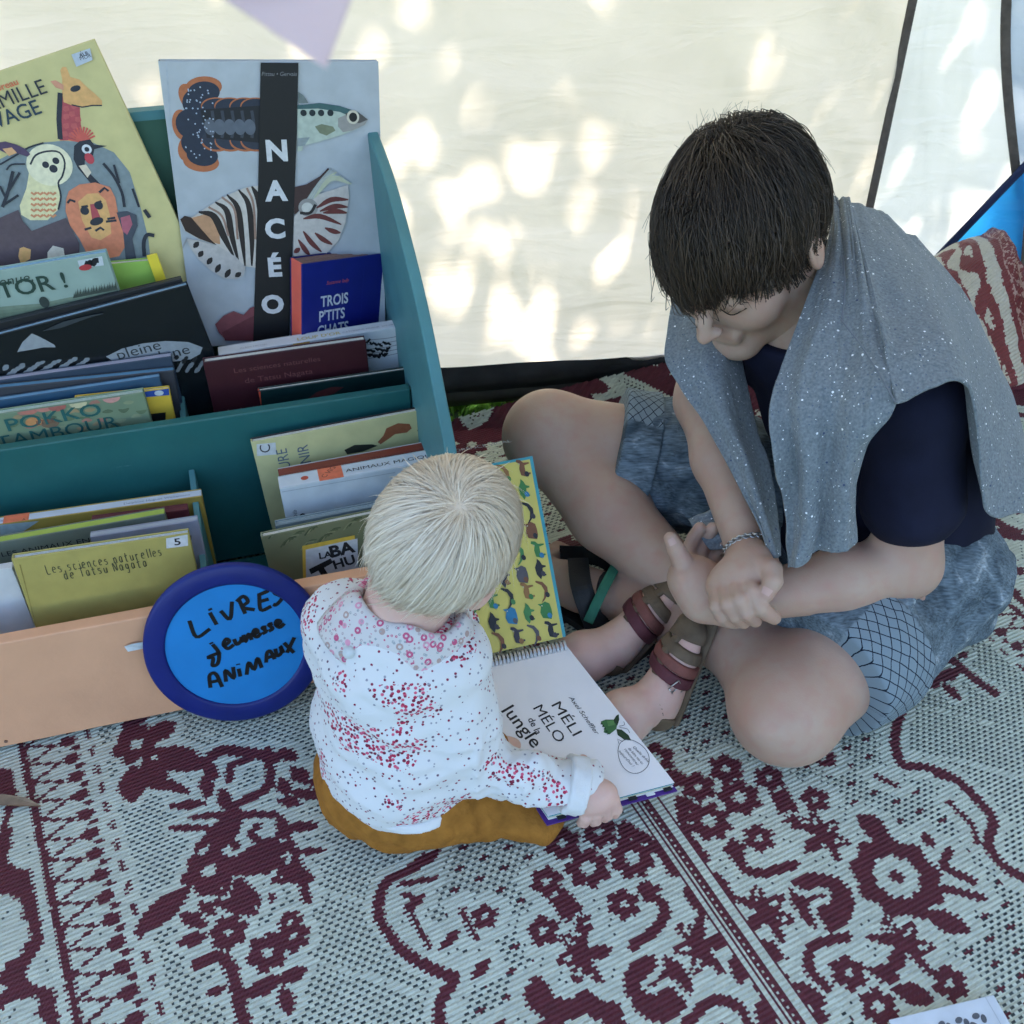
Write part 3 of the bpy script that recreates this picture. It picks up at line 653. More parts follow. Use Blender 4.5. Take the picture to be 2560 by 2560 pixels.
a.ell(P((655, 1125))[0], .006, .006, WHT); a.ell(P((656, 1126))[0], .003, .003, DK); a.poly(P((595,1250),(650,1240),(690,1300),(660,1340)), (220, 205, 180)); a.ell(P((675, 1195))[0], .0055, .007, (190, 70, 80))
a.poly(P((230,1240),(270,1170),(360,1140),(450,1150),(490,1230),(470,1330),(440,1380),(460,1480),(440,1580),(360,1660),(230,1660),(160,1620),(150,1550),(200,1420),(215,1330)), (226, 216, 168))
a.ell(P((375, 1245))[0], .028, .026, (232, 224, 190)); a.ell(P((345, 1242))[0], .0042, .0042, DK); a.ell(P((422, 1212))[0], .0042, .0042, DK); a.ell(P((404, 1272))[0], .005, .005, DK)
a.stroke(P((230,1240),(270,1170),(360,1140),(450,1150),(490,1230),(470,1330),(440,1380),(460,1480),(440,1580)), .0022, DK, 3)
for y in range(1450, 1650, 42):
    for x in range(235, 420, 48): a.stroke(P((x, y),(x + 22, y + 16),(x + 44, y)), .0028, (208, 140, 100))
a.poly(P((500,1500),(520,1440),(600,1390),(720,1375),(830,1410),(870,1490),(890,1600),(930,1740),(950,1850),(900,1930),(760,1960),(650,1900),(600,1800),(530,1700),(495,1590)), ORG)
a.poly(P((590,1520),(660,1460),(740,1455),(800,1510),(830,1620),(840,1760),(760,1810),(690,1790),(620,1660)), TAN)
a.poly(P((680,1540),(715,1535),(760,1640),(725,1670),(695,1650)), MAR); a.ell(P((730, 1668))[0], .009, .005, DK); a.ell(P((640, 1588))[0], .0055, .0055, DK); a.ell(P((745, 1548))[0], .0055, .0055, DK)
for L in [((615,1560),(665,1552)),((715,1540),(765,1515)),((720,1740),(760,1715),(785,1735)),((640,1730),(690,1715)),((800,1670),(880,1660)),((810,1650),(870,1640)),((510,1530),(530,1505),(570,1520)),((750,1450),(790,1415),(820,1440))]: a.stroke(P(*L), .0030, DK)
a.poly(P((880,1600),(960,1590),(1030,1620),(1040,1700),(1000,1800),(1030,1960),(950,1960),(930,1750)), (70, 76, 86)); a.poly(P((910,1640),(980,1620),(1000,1690),(960,1770),(925,1740)), (176, 96, 110))
for L, w in [(((1165,1775),(1110,1770),(1085,1830),(1090,1930)), .005), (((780,1230),(860,1330),(920,1450),(940,1560)), .0036), (((860,1240),(900,1380)), .003), (((1000,1420),(1050,1560)), .003), (((1090,1580),(1130,1640)), .005),
             (((20,1560),(60,1450),(100,1290)), .004), (((60,1450),(150,1300)), .003), (((0,1400),(40,1480)), .003), (((20,1550),(140,1470)), .003), (((50,1280),(90,1240),(190,1235)), .002), (((0,1240),(120,1170),(220,1110),(330,1075)), .002)]: a.stroke(P(*L), w, DK, 3)
a.poly(P((-60,1080),(40,1065),(130,1090),(190,1120),(230,1160),(210,1180),(120,1150),(80,1170),(0,1130)), (84, 66, 92)); a.poly(P((20,1120),(90,1110),(130,1150),(70,1175)), (222, 168, 120))
a.poly(P((-200,1640),(0,1640),(140,1580),(170,1660),(240,1740),(500,1640),(540,1720),(600,1830),(600,2000),(-200,2000)), (92, 78, 84))
a.poly(P((140,1930),(150,1870),(180,1860),(235,1880),(230,1950),(160,1990)), TAN); a.poly(P((360,1900),(400,1850),(480,1870),(490,1930),(360,1960)), (226, 216, 196))
a.poly(P((540,410),(680,362),(700,450),(578,502)), (186, 194, 204))
an = math.atan2(*(lambda q: (q[1][1] - q[0][1], q[1][0] - q[0][0]))(P((0, 537), (710, 300))))
a.text('J', P((612,405))[0], .005, (70, 70, 80), 0); a.text('ALB', P((605,432))[0], .006, (60, 60, 70), 0, 1.1, .02); a.text('MOR', P((608,455))[0], .006, (60, 60, 70), 0, 1.1, .02)
a.text('oreau', P((148,632))[0], .0105, (214, 120, 84), 0, 1.15, .02, 'RIGHT')
a.text('FAMILLE', P((368,695))[0], .0245, DK, 0, .98, .008, 'RIGHT'); a.text('SAUVAGE', P((325,848))[0], .0245, (38, 62, 78), 0, .98, .008, 'RIGHT')
b.print_()
# --- lime green book behind
b = Book('picture_book', 'lime green book behind the pale yellow one, mostly hidden', (150, 672), (378, 651), .405, 6, .21, .014, (150, 190, 84), w=.26, spine='L'); b.print_()
b = Book('picture_book', 'thin bright yellow book squeezed beside the white marine book', (366, 640), (392, 634), .398, 6, .20, .004, (232, 206, 60), spine='L')
b.print_()
# --- big white book with the black band
z = zf(360, 100, .4141)
b = Book('picture_book', 'large white book with black vertical band, lobster tail and shell pictures', (395, 152), (946, 153), .418, 8, .385, .016, (172, 178, 183), spine='L', spine_col=(30, 30, 34), page=(206, 204, 196), rough=.28)
P = lambda *L: b.P(z(*L)); a = b.art
LOB, RIM = (38, 46, 62), (176, 104, 66)
a.stroke(P((135,140),(150,900),(160,1500)), .0022, (168, 176, 184))
for c, rx, ry, ro in [((360,285),.023,.013,.1),((275,350),.012,.018,.4),((228,512),.012,.019,0),((265,650),.012,.018,-.4),((345,735),.023,.013,-.1)]: a.ell(P(c)[0], rx, ry, RIM, ro)
for c, rx, ry, ro in [((362,315),.020,.013,.1),((318,372),.019,.016,.6),((288,508),.020,.019,0),((312,635),.019,.016,-.6),((352,695),.020,.014,-.1)]: a.ell(P(c)[0], rx, ry, LOB, ro)
for x in (440, 520, 610, 675):
    a.ell(P((x, 400))[0], .020, .011, RIM); a.ell(P((x, 612))[0], .020, .013, RIM); a.ell(P((x, 412))[0], .019, .012, LOB); a.ell(P((x, 600))[0], .019, .013, (46, 52, 66))
a.poly(P((340,420),(700,395),(700,620),(380,590)), (26, 28, 34))
for x in (410, 470, 530, 590, 650): a.stroke(P((x, 425),(x + 12, 510),(x, 590)), .004, (58, 62, 72), 4); a.ell(P((x - 12, 525))[0], .0075, .010, (92, 98, 108))
rl = np.random.default_rng(2)
for k in range(60):
    x, y = rl.uniform(250, 420), rl.uniform(280, 720); a.ell(P((x, y))[0], .0011, .0011, (170, 180, 196), 0, 6)
a.poly(P((930,310),(960,330),(992,378),(930,380)), (112, 122, 120))
a.poly(P((925,395),(1060,380),(1180,398),(1280,430),(1350,478),(1335,505),(1270,540),(1180,575),(1060,610),(960,635),(955,665),(925,672)), (176, 186, 172))
a.poly(P((925,392),(1060,378),(1180,396),(1290,432),(1350,478),(1270,470),(1180,432),(1050,412),(925,415)), (62, 96, 96))
a.poly(P((1170,470),(1215,450),(1300,455),(1350,480),(1330,510),(1255,545),(1200,555),(1170,520)), (150, 146, 140))
a.poly(P((1215,440),(1300,440),(1350,478),(1300,500),(1230,490)), (86, 82, 78)); a.ell(P((1260, 463))[0], .0085, .009, (206, 198, 178)); a.ell(P((1261, 464))[0], .0055, .006, (22, 22, 24))
a.poly(P((1030,520),(1070,505),(1140,520),(1155,545),(1100,575),(1060,560)), (120, 126, 100))
for x in (962, 1015, 1068, 1124): a.ell(P((x, 438))[0], .0042, .0042, (30, 40, 44))
a.poly(P((925,590),(1000,585),(970,635),(925,640)), (140, 150, 150))
a.poly(P((218,1085),(245,1060),(290,1068),(345,1030),(430,975),(520,925),(620,885),(695,875),(690,1375),(610,1362),(520,1290),(440,1235),(330,1200),(245,1150)), (196, 188, 178))
a.poly(P((290,1070),(400,1040),(450,1110),(460,1230),(340,1200),(250,1140)), (186, 140, 104)); a.poly(P((218,1080),(245,1058),(285,1068),(330,1120),(400,1200),(440,1235),(330,1195),(250,1150)), (52, 36, 30))
for L, w in [(((330,1035),(420,1060),(480,1180),(540,1300)), .010), (((430,975),(500,1030),(530,1180),(570,1335)), .0085), (((500,930),(565,1010),(590,1180),(610,1360)), .008), (((570,900),(630,990),(650,1180),(650,1360)), .008), (((650,880),(690,960),(700,1100)), .008)]:
    a.stroke(P(*L), w, (40, 32, 30), 5, True)
for L in [((390,1005),(470,1060),(510,1180)), ((470,945),(545,1020),(565,1200)), ((620,890),(660,990),(672,1200))]: a.stroke(P(*L), .003, (150, 120, 104), 5)
a.poly(P((255,1195),(330,1205),(450,1240),(560,1310),(612,1370),(600,1420),(560,1440),(480,1435),(400,1385),(330,1320),(280,1250)), (182, 176, 170))
for L in [((330,1215),(300,1250)), ((355,1270),(330,1305)), ((410,1310),(382,1350)), ((460,1350),(432,1400)), ((520,1380),(490,1430)), ((585,1400),(550,1425))]: a.stroke(P(*L), .0075, (36, 30, 30), 3, True)
a.stroke(P((262,1190),(235,1245),(198,1310)), .0022, (150, 150, 150), 4)
a.poly(P((905,1060),(960,1010),(1040,930),(1140,900),(1230,870),(1236,945),(1215,1100),(1170,1210),(1085,1300),(900,1298)), (196, 188, 180))
a.poly(P((905,885),(980,868),(1060,820),(1110,768),(1120,785),(1080,870),(1010,950),(960,1010),(905,1052)), (66, 46, 44))
for k in range(9): a.stroke(P((960 + k * 8, 1000 - k * 6),(1050 + k * 10, 880 - k * 6),(1130 + k * 15, 770 + k * 12)), .0068, (158 + (k % 3) * 14, 164 + (k % 3) * 12, 160 + (k % 2) * 12), 5, True)
a.ell(P((990, 1008))[0], .0135, .0125, (150, 146, 140)); a.ell(P((985, 1010))[0], .008, .0075, (204, 200, 190)); a.stroke(P((940,1040),(1000,1040),(1035,990)), .004, (40, 36, 36), 5)
for L in [((1040,1010),(1130,960),(1232,960)), ((1060,1030),(1150,1000),(1228,1005)), ((1080,1040),(1160,1030),(1222,1040)), ((960,1075),(1060,1060),(1190,1110)), ((1090,1130),(1140,1150),(1185,1160)), ((1030,1160),(1080,1200),(1135,1230)), ((960,1150),(1010,1220),(1070,1275)), ((930,1200),(970,1260),(1000,1296)), ((905,1280),(940,1252))]:
    a.stroke(P(*L), .0072, (104, 50, 46), 4, True)
a.poly(P((430,1712),(480,1660),(540,1632),(600,1655),(640,1612),(680,1600),(680,1810),(500,1810),(450,1760)), (128, 68, 74)); a.poly(P((470,1760),(600,1690),(680,1650),(680,1810),(490,1810)), (104, 50, 56))
a.poly(P((703,134),(931,136),(916,700),(880,1900),(664,1900),(690,800)), (20, 20, 22))
for t, y, q in (('N', 722, 805), ('A', 962, 800), ('C', 1188, 794), ('\u00c9', 1418, 790), ('O', 1640, 780)): a.text(t, P((q, y))[0], .0365, (206, 206, 206), 0, 1.06, .045, 'CENTER')
a.text('Pittau \u2022 Gervais', P((815, 214))[0], .0072, (120, 120, 122), 0, 1, 0, 'CENTER', .2)
b.print_()
# --- small thick blue board book with coral spine
b = Book('board_book', 'thick little dark blue board book with coral spine and white title', (755, 661), (975, 664), .365, 7, .15, .034, (22, 30, 118), spine='L', spine_col=(232, 104, 84), back_col=(20, 26, 100), page=(150, 120, 112), ct=.003, yaw=24)
P = lambda *L: b.P(z(*L)); a = b.art
a.text('Suzanne lady', P((1100, 1478))[0], .0075, (200, 92, 84), 0, .95, 0, 'LEFT', .3)
for t, q in (('TROIS', (1066, 1612)), ("P'TITS", (1054, 1702)), ('CHATS', (1044, 1790))): a.text(t, P(q)[0], .0225, (206, 208, 214), 0, .74, .02, 'LEFT')
a.stroke(P((1330,1360),(1300,1760)), .0008, (40, 46, 130)); b.print_()
# --- white flat book, spine up, with a gold title
b = Book('picture_book', 'white picture book lying spine up with pale gold lettering on its spine', (546, 888), (1039, 811), .345, 3, .20, .026, (196, 200, 202), spine='T', spine_col=(216, 220, 224), ct=.002)
P = lambda *L: b.P(z(*L)); a = b.art
a.poly(P((540,1910),(690,1870),(690,1930),(540,1960)), (120, 122, 124)); a.poly(P((690,1880),(1000,1812),(1000,1870),(690,1940)), (150, 116, 66)); a.poly(P((900,1832),(1000,1812),(1000,1860),(880,1880)), (196, 150, 70))
for k in range(5): a.stroke(P((1340, 1812 + 28 * k),(1480, 1798 + 26 * k),(1590, 1772 + 26 * k)), .0009, (120, 122, 126), 4)
for k in range(26):
    x, y = 1350 + (k % 9) * 15, 1818 + (k // 9) * 36 + (k * 37 % 17); a.stroke(P((x, y),(x + (k * 13 % 27) - 8, y + 12),(x + 16, y + (k * 29 % 30) - 14)), .0032, (22, 22, 26), 3)
b.print_()
sp = Art(); th = b.th
# spine lettering lies in the plane of the spine: x along, y across the thickness
sp.text("LOUP D'OR", (.5 * b.w - .03, .006), .012, (206, 190, 130), 0, 1.0, .02); sp.text('ALBIN MICHEL', (.03, .008), .006, (170, 172, 176)); sp.text('CATHERINE PINEUR  SYLVIE BONENFANT', (b.w - .105, .008), .006, (150, 152, 160))
so = sp.build('spine_print', b.sp, .0003); so.rotation_euler = (R(-90), 0, 0); so.location = (0, 0, 0)
# --- dark maroon book
b = Book('picture_book', 'dark maroon slim book in front of the white spine, upper tier', (507, 906), (914, 849), .318, 2, .185, .014, (66, 30, 36), spine='L', rough=.35)
z = zf(360, 100, .4141); P = lambda *L: b.P([(x * 1.32505, y * 1.32505) for x, y in L]); a = b.art
a.text('Les sciences naturelles', P((441, 704))[0], .0105, (110, 66, 66), .0, 1.25, 0); a.text('de Tatsu Nagata', P((462, 723))[0], .0115, (110, 66, 66), .0, 1.25, 0)
for k in range(9): a.stroke(P((430 + k * 24, 772 - k * 3),(436 + k * 24, 780 - k * 3)), .002, (120, 90, 90))
b.print_()
# --- black-green book with orange corner
b = Book('picture_book', 'blackish green slim book with an orange corner, at the front of the upper tier', (645, 978), (1034, 921), .292, 2, .19, .010, (16, 40, 40), spine='L', spine_col=(190, 70, 44), rough=.32)
P = lambda *L: b.P([(560 + x * .3623, 940 + y * .3623) for x, y in L]); b.art.poly(P((560,170),(640,110),(740,75),(830,75),(760,120),(640,160)), (84, 40, 40)); b.art.poly(P((222,108),(250,100),(215,230),(200,230)), (196, 72, 48)); b.print_()
# ================================================================== upper tier, left group
z = zf(0, 560, .33126)
b = Book('picture_book', 'pale blue edged book with misty forest cover and green lettering at left', (0, 676), (265, 631), .374, 3, .20, .015, (150, 170, 158), w=.28, spine='L', page=(150, 186, 204))
P = lambda *L: b.P(z(*L)); a = b.art
for k in range(6): a.poly(P((-200,640+k*30),(300,600+k*20),(820,490+k*22),(930,480+k*30),(960,760),(-200,900)), (118 - k * 9, 134 - k * 9, 116 - k * 9))
for k in range(30): x = 560 + k * 12; a.poly(P((x - 9, 560 - k * 2.4),(x, 515 - k * 2.6 - (k * 7 % 5) * 7),(x + 9, 556 - k * 2.4)), (64, 74, 66))
a.poly(P((585,275),(770,240),(785,310),(605,330)), (196, 204, 206)); a.stroke(P((640,290),(670,300),(680,285),(705,300),(715,275),(745,272)), .007, (26, 28, 34), 3); a.ell(P((645, 326))[0], .008, .004, (178, 60, 66))
a.text('Bienvenue,', P((258, 425))[0], .018, (58, 74, 64), 0, 1.1, .0, 'RIGHT', .25); a.text('VICTOR !', P((528, 470))[0], .030, (44, 68, 58), 0, 1.12, .015, 'RIGHT')
a.ell(P((335, 588))[0], .006, .008, (52, 62, 58)); b.print_()
b = Book('picture_book', 'black book behind the large black one with grey foot prints', (0, 806), (452, 697), .357, 4, .24, .012, (26, 28, 32), w=.32, spine='T', spine_col=(40, 42, 48)); b.print_()
b = Book('picture_book', 'large black picture book with grey oval and feather strokes', (0, 836), (467, 712), .341, 4, .24, .014, (20, 25, 29), w=.33, spine='L', page=(150, 176, 192), rough=.25)
P = lambda *L: b.P(z(*L)); a = b.art
a.poly(P((800,1000),(920,940),(1080,900),(1250,882),(1420,890),(1530,930),(1510,980),(1440,1020),(1300,1040),(1000,1045),(860,1040)), (138, 144, 148))
a.text('pleine', P((890, 1025))[0], .021, (40, 46, 50), -.02, 1.2, 0); a.text('lune', P((1210, 1032))[0], .021, (40, 46, 50), -.02, 1.2, 0)
a.poly(P((130,965),(170,890),(240,825),(300,850),(410,910),(420,930),(330,930),(250,945)), (148, 152, 154))
for k in range(46):
    x = 20 + (k * 61 % 640); y = 1090 + (k * 37 % 70) - x * .12; 
    if 60 < x < 470 and y < 1000: y += 60
    a.stroke(P((x, y),(x + 22, y - 14),(x + 46, y - 24)), .0045, (128, 134, 138), 3, True)
for k in range(30): x = 1330 + (k * 53 % 220); y = 1000 + (k * 31 % 110); a.ell(P((x, y))[0], .0035, .0025, (22, 26, 30) if y < 1040 else (120, 126, 130), .6, 8)
for k in range(8): a.stroke(P((330 + k * 20, 800 - k * 9),(480 + k * 30, 770 - k * 12),(640 + k * 20, 700 - k * 4)), .0012, (52, 58, 62), 4)
b.print_()
for A_, B_, v_, th_, cv, spc, lb in [((0, 951), (427, 891), .326, .013, (52, 66, 82), (176, 172, 186), 'thin book with pale mauve spine in the left stack of the upper tier'),
        ((0, 970), (434, 926), .312, .012, (58, 60, 66), (92, 138, 168), 'thin dark grey book with light blue spine in the left stack'),
        ((0, 1001), (398, 942), .299, .011, (44, 78, 104), (110, 152, 182), 'thin steel blue book in the left stack, just behind the green one')]:
    b = Book('picture_book', lb, A_, B_, v_, 2, .19, th_, cv, w=.30, spine='T', spine_col=spc)
    b.print_()
b = Book('picture_book', 'small yellow and blue book peeping out behind the green drum book', (300, 983), (423, 970), .289, 2, .17, .008, (206, 172, 60), w=.12, spine='L')
P = lambda *L: b.P(z(*L)); b.art.poly(P((1060,1270),(1278,1238),(1278,1290),(1060,1310)), (40, 74, 150)); b.art.ell(P((1200, 1275))[0], .006, .004, (190, 200, 206)); b.art.poly(P((1060,1440),(1250,1420),(1250,1560),(1060,1560)), (20, 22, 24)); b.print_()
b = Book('picture_book', 'soft green jungle book with large dark letters, front of the left stack', (0, 1035), (358, 981), .274, 2, .19, .014, (122, 140, 112), w=.30, spine='L', page=(186, 200, 186), rough=.3)
P = lambda *L: b.P(z(*L)); a = b.art
for k in range(40): x, y = 20 + (k * 97 % 1030), 1330 + (k * 61 % 240); a.stroke(P((x, y),(x + 40, y - 25 + (k * 13 % 40)),(x + 80, y - 10)), .006, [(142, 152, 118), (104, 122, 92), (160, 140, 104), (168, 120, 104), (96, 112, 86)][k % 5], 3, True)
for x, y, c in [(220,1400,(190,120,104)),(330,1380,(196,130,116)),(430,1375,(170,100,90)),(840,1310,(206,150,140)),(590,1350,(200,190,150)),(260,1490,(200,140,90)),(380,1500,(120,100,80))]: a.ell(P((x, y))[0], .011, .007, c)
a.text('POKKO', P((782, 1432))[0], .026, (44, 96, 92), .03, 1.35, .01, 'RIGHT'); a.text('TAMBOUR', P((905, 1525))[0], .026, (40, 88, 84), .03, 1.25, .01, 'RIGHT'); a.text('ET LE', P((420, 1490))[0], .009, (120, 76, 60), .03, 1.1, .01, 'RIGHT')
b.print_()
# ================================================================== lower tier, left group
z = zf(0, 1150, .43478)
def spine_print(b, fn):
    sp = Art(); fn(sp, b); o = sp.build('spine_print', b.sp, .0003); o.rotation_euler = (R(-90), 0, 0); o.location = (0, 0, 0)
b = Book('picture_book', 'mustard book with white spine on top and an orange label', (0, 1311), (504, 1240), .190, 3, .20, .018, (178, 152, 72), w=.30, spine='T', spine_col=(206, 214, 226))
P = lambda *L: b.P(z(*L)); b.art.poly(P((0,372),(225,350),(120,420),(0,440)), (168, 186, 186)); b.print_()
spine_print(b, lambda s, q: (s.poly([(.052, .0005), (.083, .0005), (.083, .0175), (.052, .0175)], (232, 128, 92)), s.text('A', (.075, .0015), .006, (70, 50, 50), 0, 1.1), s.text('LES ANIMAUX', (.015, .005), .006, (120, 110, 170)), s.text('Delphine Huguet Weissmann', (.20, .005), .006, (130, 140, 160), 0, 1.2)))
b = Book('picture_book', 'dull maroon slim book half hidden in the lower left stack', (330, 1291), (470, 1273), .162, 2, .18, .014, (98, 44, 52), w=.12, spine='T'); b.print_()
b = Book('picture_book', 'grey green book with lime page edge and black title in the lower left stack', (0, 1356), (411, 1285), .136, 2, .18, .015, (112, 120, 106), w=.28, spine='T', spine_col=(168, 186, 84))
P = lambda *L: b.P(z(*L)); b.art.text('LES ANIMAUX EN FAMILLE', P((775, 428))[0], .0105, (30, 34, 34), -.01, 1.3, .02, 'RIGHT'); b.print_()
b = Book('picture_book', 'lilac grey slim book standing right behind the yellow numbered one', (360, 1322), (494, 1301), .112, 2, .16, .012, (150, 154, 170), w=.13, spine='T', spine_col=(166, 172, 182))
P = lambda *L: b.P(z(*L)); b.art.poly(P((1088,440),(1100,430),(1100,480),(1088,490)), (20, 20, 26)); b.art.poly(P((1088,510),(1104,500),(1104,690),(1088,690)), (62, 52, 58)); b.print_()
b = Book('picture_book', 'white book at the left edge, cut off by the yellow numbered book', (-60, 1434), (30, 1419), .085, 3, .17, .012, (206, 208, 208), w=.12, spine='T'); b.print_()
b = Book('picture_book', 'mustard yellow book with hand-drawn title and white number sticker', (28, 1398), (472, 1333), .062, 3, .175, .011, (172, 158, 88), spine='L', spine_col=(176, 164, 100), page=(200, 206, 206), rough=.5)
P = lambda *L: b.P(z(*L)); a = b.art
a.poly(P((955,450),(1078,428),(1082,492),(957,508)), (206, 206, 206)); a.text('5', P((1002, 490))[0], .0145, (44, 44, 48), -.04, 1.2, .02)
a.stroke(P((115,600),(175,1010)), .0016, (140, 126, 66)); a.text('LE GUIDE', P((310, 955))[0], .0065, (150, 138, 78), -.03, 1.3, .0)
def hand(a, txt, p0, p1, hgt, col, w):
    """uneven printed handwriting from single strokes on a baseline p0-p1"""
    G = {'L': [[(0,1),(0,0),(.6,0)]], 'e': [[(.05,.35),(.55,.42),(.5,.62),(.25,.66),(.05,.4),(.12,.08),(.5,.06)]], 's': [[(.5,.6),(.15,.62),(.12,.42),(.45,.3),(.45,.06),(.05,.02)]], 'c': [[(.5,.55),(.2,.62),(.05,.3),(.2,.03),(.5,.1)]], 'i': [[(.2,.6),(.22,0)],[(.2,.85),(.21,.9)]],
         'n': [[(.05,0),(.05,.6)],[(.05,.45),(.3,.62),(.48,.5),(.5,0)]], 'a': [[(.5,.6),(.2,.62),(.05,.3),(.2,0),(.48,.2),(.5,.6),(.52,0)]], 't': [[(.25,.95),(.25,.05),(.5,.02)],[(0,.62),(.55,.66)]], 'u': [[(.05,.6),(.08,.1),(.3,0),(.5,.2),(.5,.6),(.52,0)]], 'r': [[(.05,.6),(.07,0)],[(.07,.4),(.25,.62),(.45,.58)]],
         'l': [[(.2,1),(.2,0)]], 'd': [[(.5,1),(.5,0)],[(.5,.5),(.2,.62),(.04,.3),(.2,0),(.5,.15)]], 'T': [[(0,.98),(.7,1)],[(.35,1),(.33,0)]], 'N': [[(.02,0),(0,1),(.55,.02),(.6,1)]], 'g': [[(.5,.6),(.2,.62),(.05,.35),(.2,.08),(.5,.25),(.5,.6),(.46,-.3),(.1,-.3)]],
         'V': [[(0,1),(.28,0),(.62,1)]], 'R': [[(.05,0),(0,1)],[(0,1),(.5,.95),(.45,.55),(.05,.45),(.62,0)]], 'E': [[(.6,1),(0,.97),(.04,0),(.62,.02)],[(.02,.5),(.5,.52)]], 'S': [[(.58,.9),(.2,1),(.05,.75),(.5,.45),(.48,.1),(0,.02)]], 'I': [[(.1,.7),(.12,0)],[(.1,1.02),(.13,.95)]],
         'A': [[(0,0),(.32,1),(.62,0)],[(.1,.36),(.52,.4)]], 'M': [[(0,0),(.12,1),(.4,.3),(.66,1),(.8,0)]], 'U': [[(0,1),(.05,.15),(.3,0),(.5,.2),(.52,1),(.55,0)]], 'X': [[(0,1),(.6,0)],[(.6,1),(0,0)]], 'j': [[(.35,.6),(.36,-.25),(.1,-.42),(-.02,-.2),(.4,.0)],[(.34,.85),(.36,.92)]], 'N2': []}
    dx, dy = p1[0] - p0[0], p1[1] - p0[1]; L = math.hypot(dx, dy); ux, uy = dx / L, dy / L
    adv = sum(.45 if c in 'iIl' else .55 if c == ' ' else 1.05 if c == 'M' else .82 for c in txt); s = L / adv; x = 0; r_ = random.Random(len(txt) * 7)
    for c in txt:
        for st in G.get(c, []):
            pts = [((x + q[0] * .78) * s, q[1] * hgt + r_.uniform(-.03, .03) * hgt) for q in st]
            a.stroke([(p0[0] + ux * X - uy * Y_, p0[1] + uy * X + ux * Y_) for X, Y_ in pts], w, col, 4 if len(pts) > 2 else 0)
        x += .45 if c in 'iIl' else .55 if c == ' ' else 1.05 if c == 'M' else .82
hand(a, 'Les sciences naturelles', P((275, 655))[0], P((945, 545))[0], .0135, (84, 84, 60), .0011)
hand(a, 'de Tatsu Nagata', P((375, 685))[0], P((860, 605))[0], .0135, (84, 84, 60), .0011)
b.print_()
# ================================================================== lower tier, right group
z = zf(560, 940, .3623)
b = Book('picture_book', 'pale yellow adventure book with vertical blue letters and a squirrel tail picture', (627, 1106), (1110, 1015), .212, 4, .25, .012, (196, 192, 140), spine='L', back_col=(34, 34, 38))
P = lambda *L: b.P(z(*L)); a = b.art
a.poly(P((225,470),(355,458),(362,540),(228,552)), (196, 200, 200)); a.text('C', P((322, 528))[0], .020, (40, 42, 48), .5 * math.pi - .1, 1, .0, 'LEFT'); 
a.text('UNE AVENTURE', P((430, 495))[0], .0215, (92, 104, 118), .5 * math.pi, .86, .0, 'RIGHT'); a.text('A VENIR', P((575, 470))[0], .0215, (92, 104, 118), .5 * math.pi, .86, .0, 'RIGHT')
a.poly(P((1060,455),(1100,410),(1120,360),(1200,325),(1280,330),(1295,360),(1260,390),(1180,400),(1140,430),(1080,470)), (140, 84, 56)); a.poly(P((830,510),(900,475),(1020,470),(1060,480),(960,520),(850,540)), (44, 48, 40))
a.poly(P((1330,380),(1370,310),(1440,270),(1475,265),(1460,320),(1400,360)), (100, 104, 80)); b.print_()
b = Book('picture_book', 'rust red book, spine up, behind the white magic animals book', (697, 1190), (1114, 1113), .172, 4, .18, .020, (120, 50, 40), spine='T', spine_col=(124, 52, 42), back_col=(176, 180, 182)); b.print_()
b = Book('picture_book', 'white book lying spine up with black capitals and an orange label', (699, 1222), (1117, 1146), .135, 6, .19, .032, (188, 196, 200), spine='T', spine_col=(206, 214, 222), ct=.0022)
P = lambda *L: b.P(z(*L)); a = b.art
a.stroke(P((400,800),(1180,665)), .0009, (150, 160, 166)); a.text('D\u00e9b', P((510, 980))[0], .008, (70, 76, 84), .5 * math.pi, 1, 0, 'LEFT'); a.ell(P((543, 962))[0], .004, .0035, (40, 44, 48)); b.print_()
spine_print(b, lambda s, q: (s.poly([(.052, .0002), (.084, .0002), (.084, .031), (.052, .031)], (228, 120, 88)), s.text('C VIG', (.060, .006), .011, (110, 60, 50), .9), s.text('ANIMAUX MAGIQUES', (.088, .0105), .0115, (30, 34, 40), 0, 1.15, .03), s.text('FLORENCE VIGAL', (.225, .0115), .010, (140, 150, 160), 0, 1.15), s.ell((.034, .015), .005, .005, (190, 84, 64))))
b = Book('picture_book', 'thin grey blue book just behind the olive maze book', (688, 1314), (1000, 1254), .092, 3, .14, .012, (118, 134, 138), spine='L', page=(150, 164, 168)); b.print_()
b = Book('picture_book', 'olive green book with white and yellow title card behind the toddler', (652, 1343), (1050, 1260), .070, 3, .19, .011, (110, 114, 84), spine='L', spine_col=(140, 146, 122))
P = lambda *L: b.P(z(*L)); a = b.art
for k in range(34): x, y = 300 + (k * 83 % 600), 1010 + (k * 59 % 200); a.stroke(P((x, y),(x + 40, y - 50),(x + 90, y - 60)), .002, [(88, 96, 66), (130, 132, 100), (76, 84, 58)][k % 3], 3)
a.poly(P((540,1170),(900,1095),(930,1400),(545,1400)), (206, 172, 70)); a.poly(P((563,1195),(920,1118),(930,1400),(566,1400)), (186, 190, 192))
a.text('LA', P((655, 1260))[0], .0145, (34, 36, 38), -.05, 1, .03); a.text('BA', P((735, 1250))[0], .026, (30, 32, 34), .05, 1, .04); a.poly(P((585,1330),(735,1255),(750,1285),(690,1320),(740,1400),(690,1400),(650,1340),(600,1365)), (28, 30, 32)); a.text('HU', P((760, 1330))[0], .021, (30, 32, 34), .1, 1, .03)
b.print_()
# bits of tape
for (x, y), bp_ in (((337, 1640), 0), ):
    pass
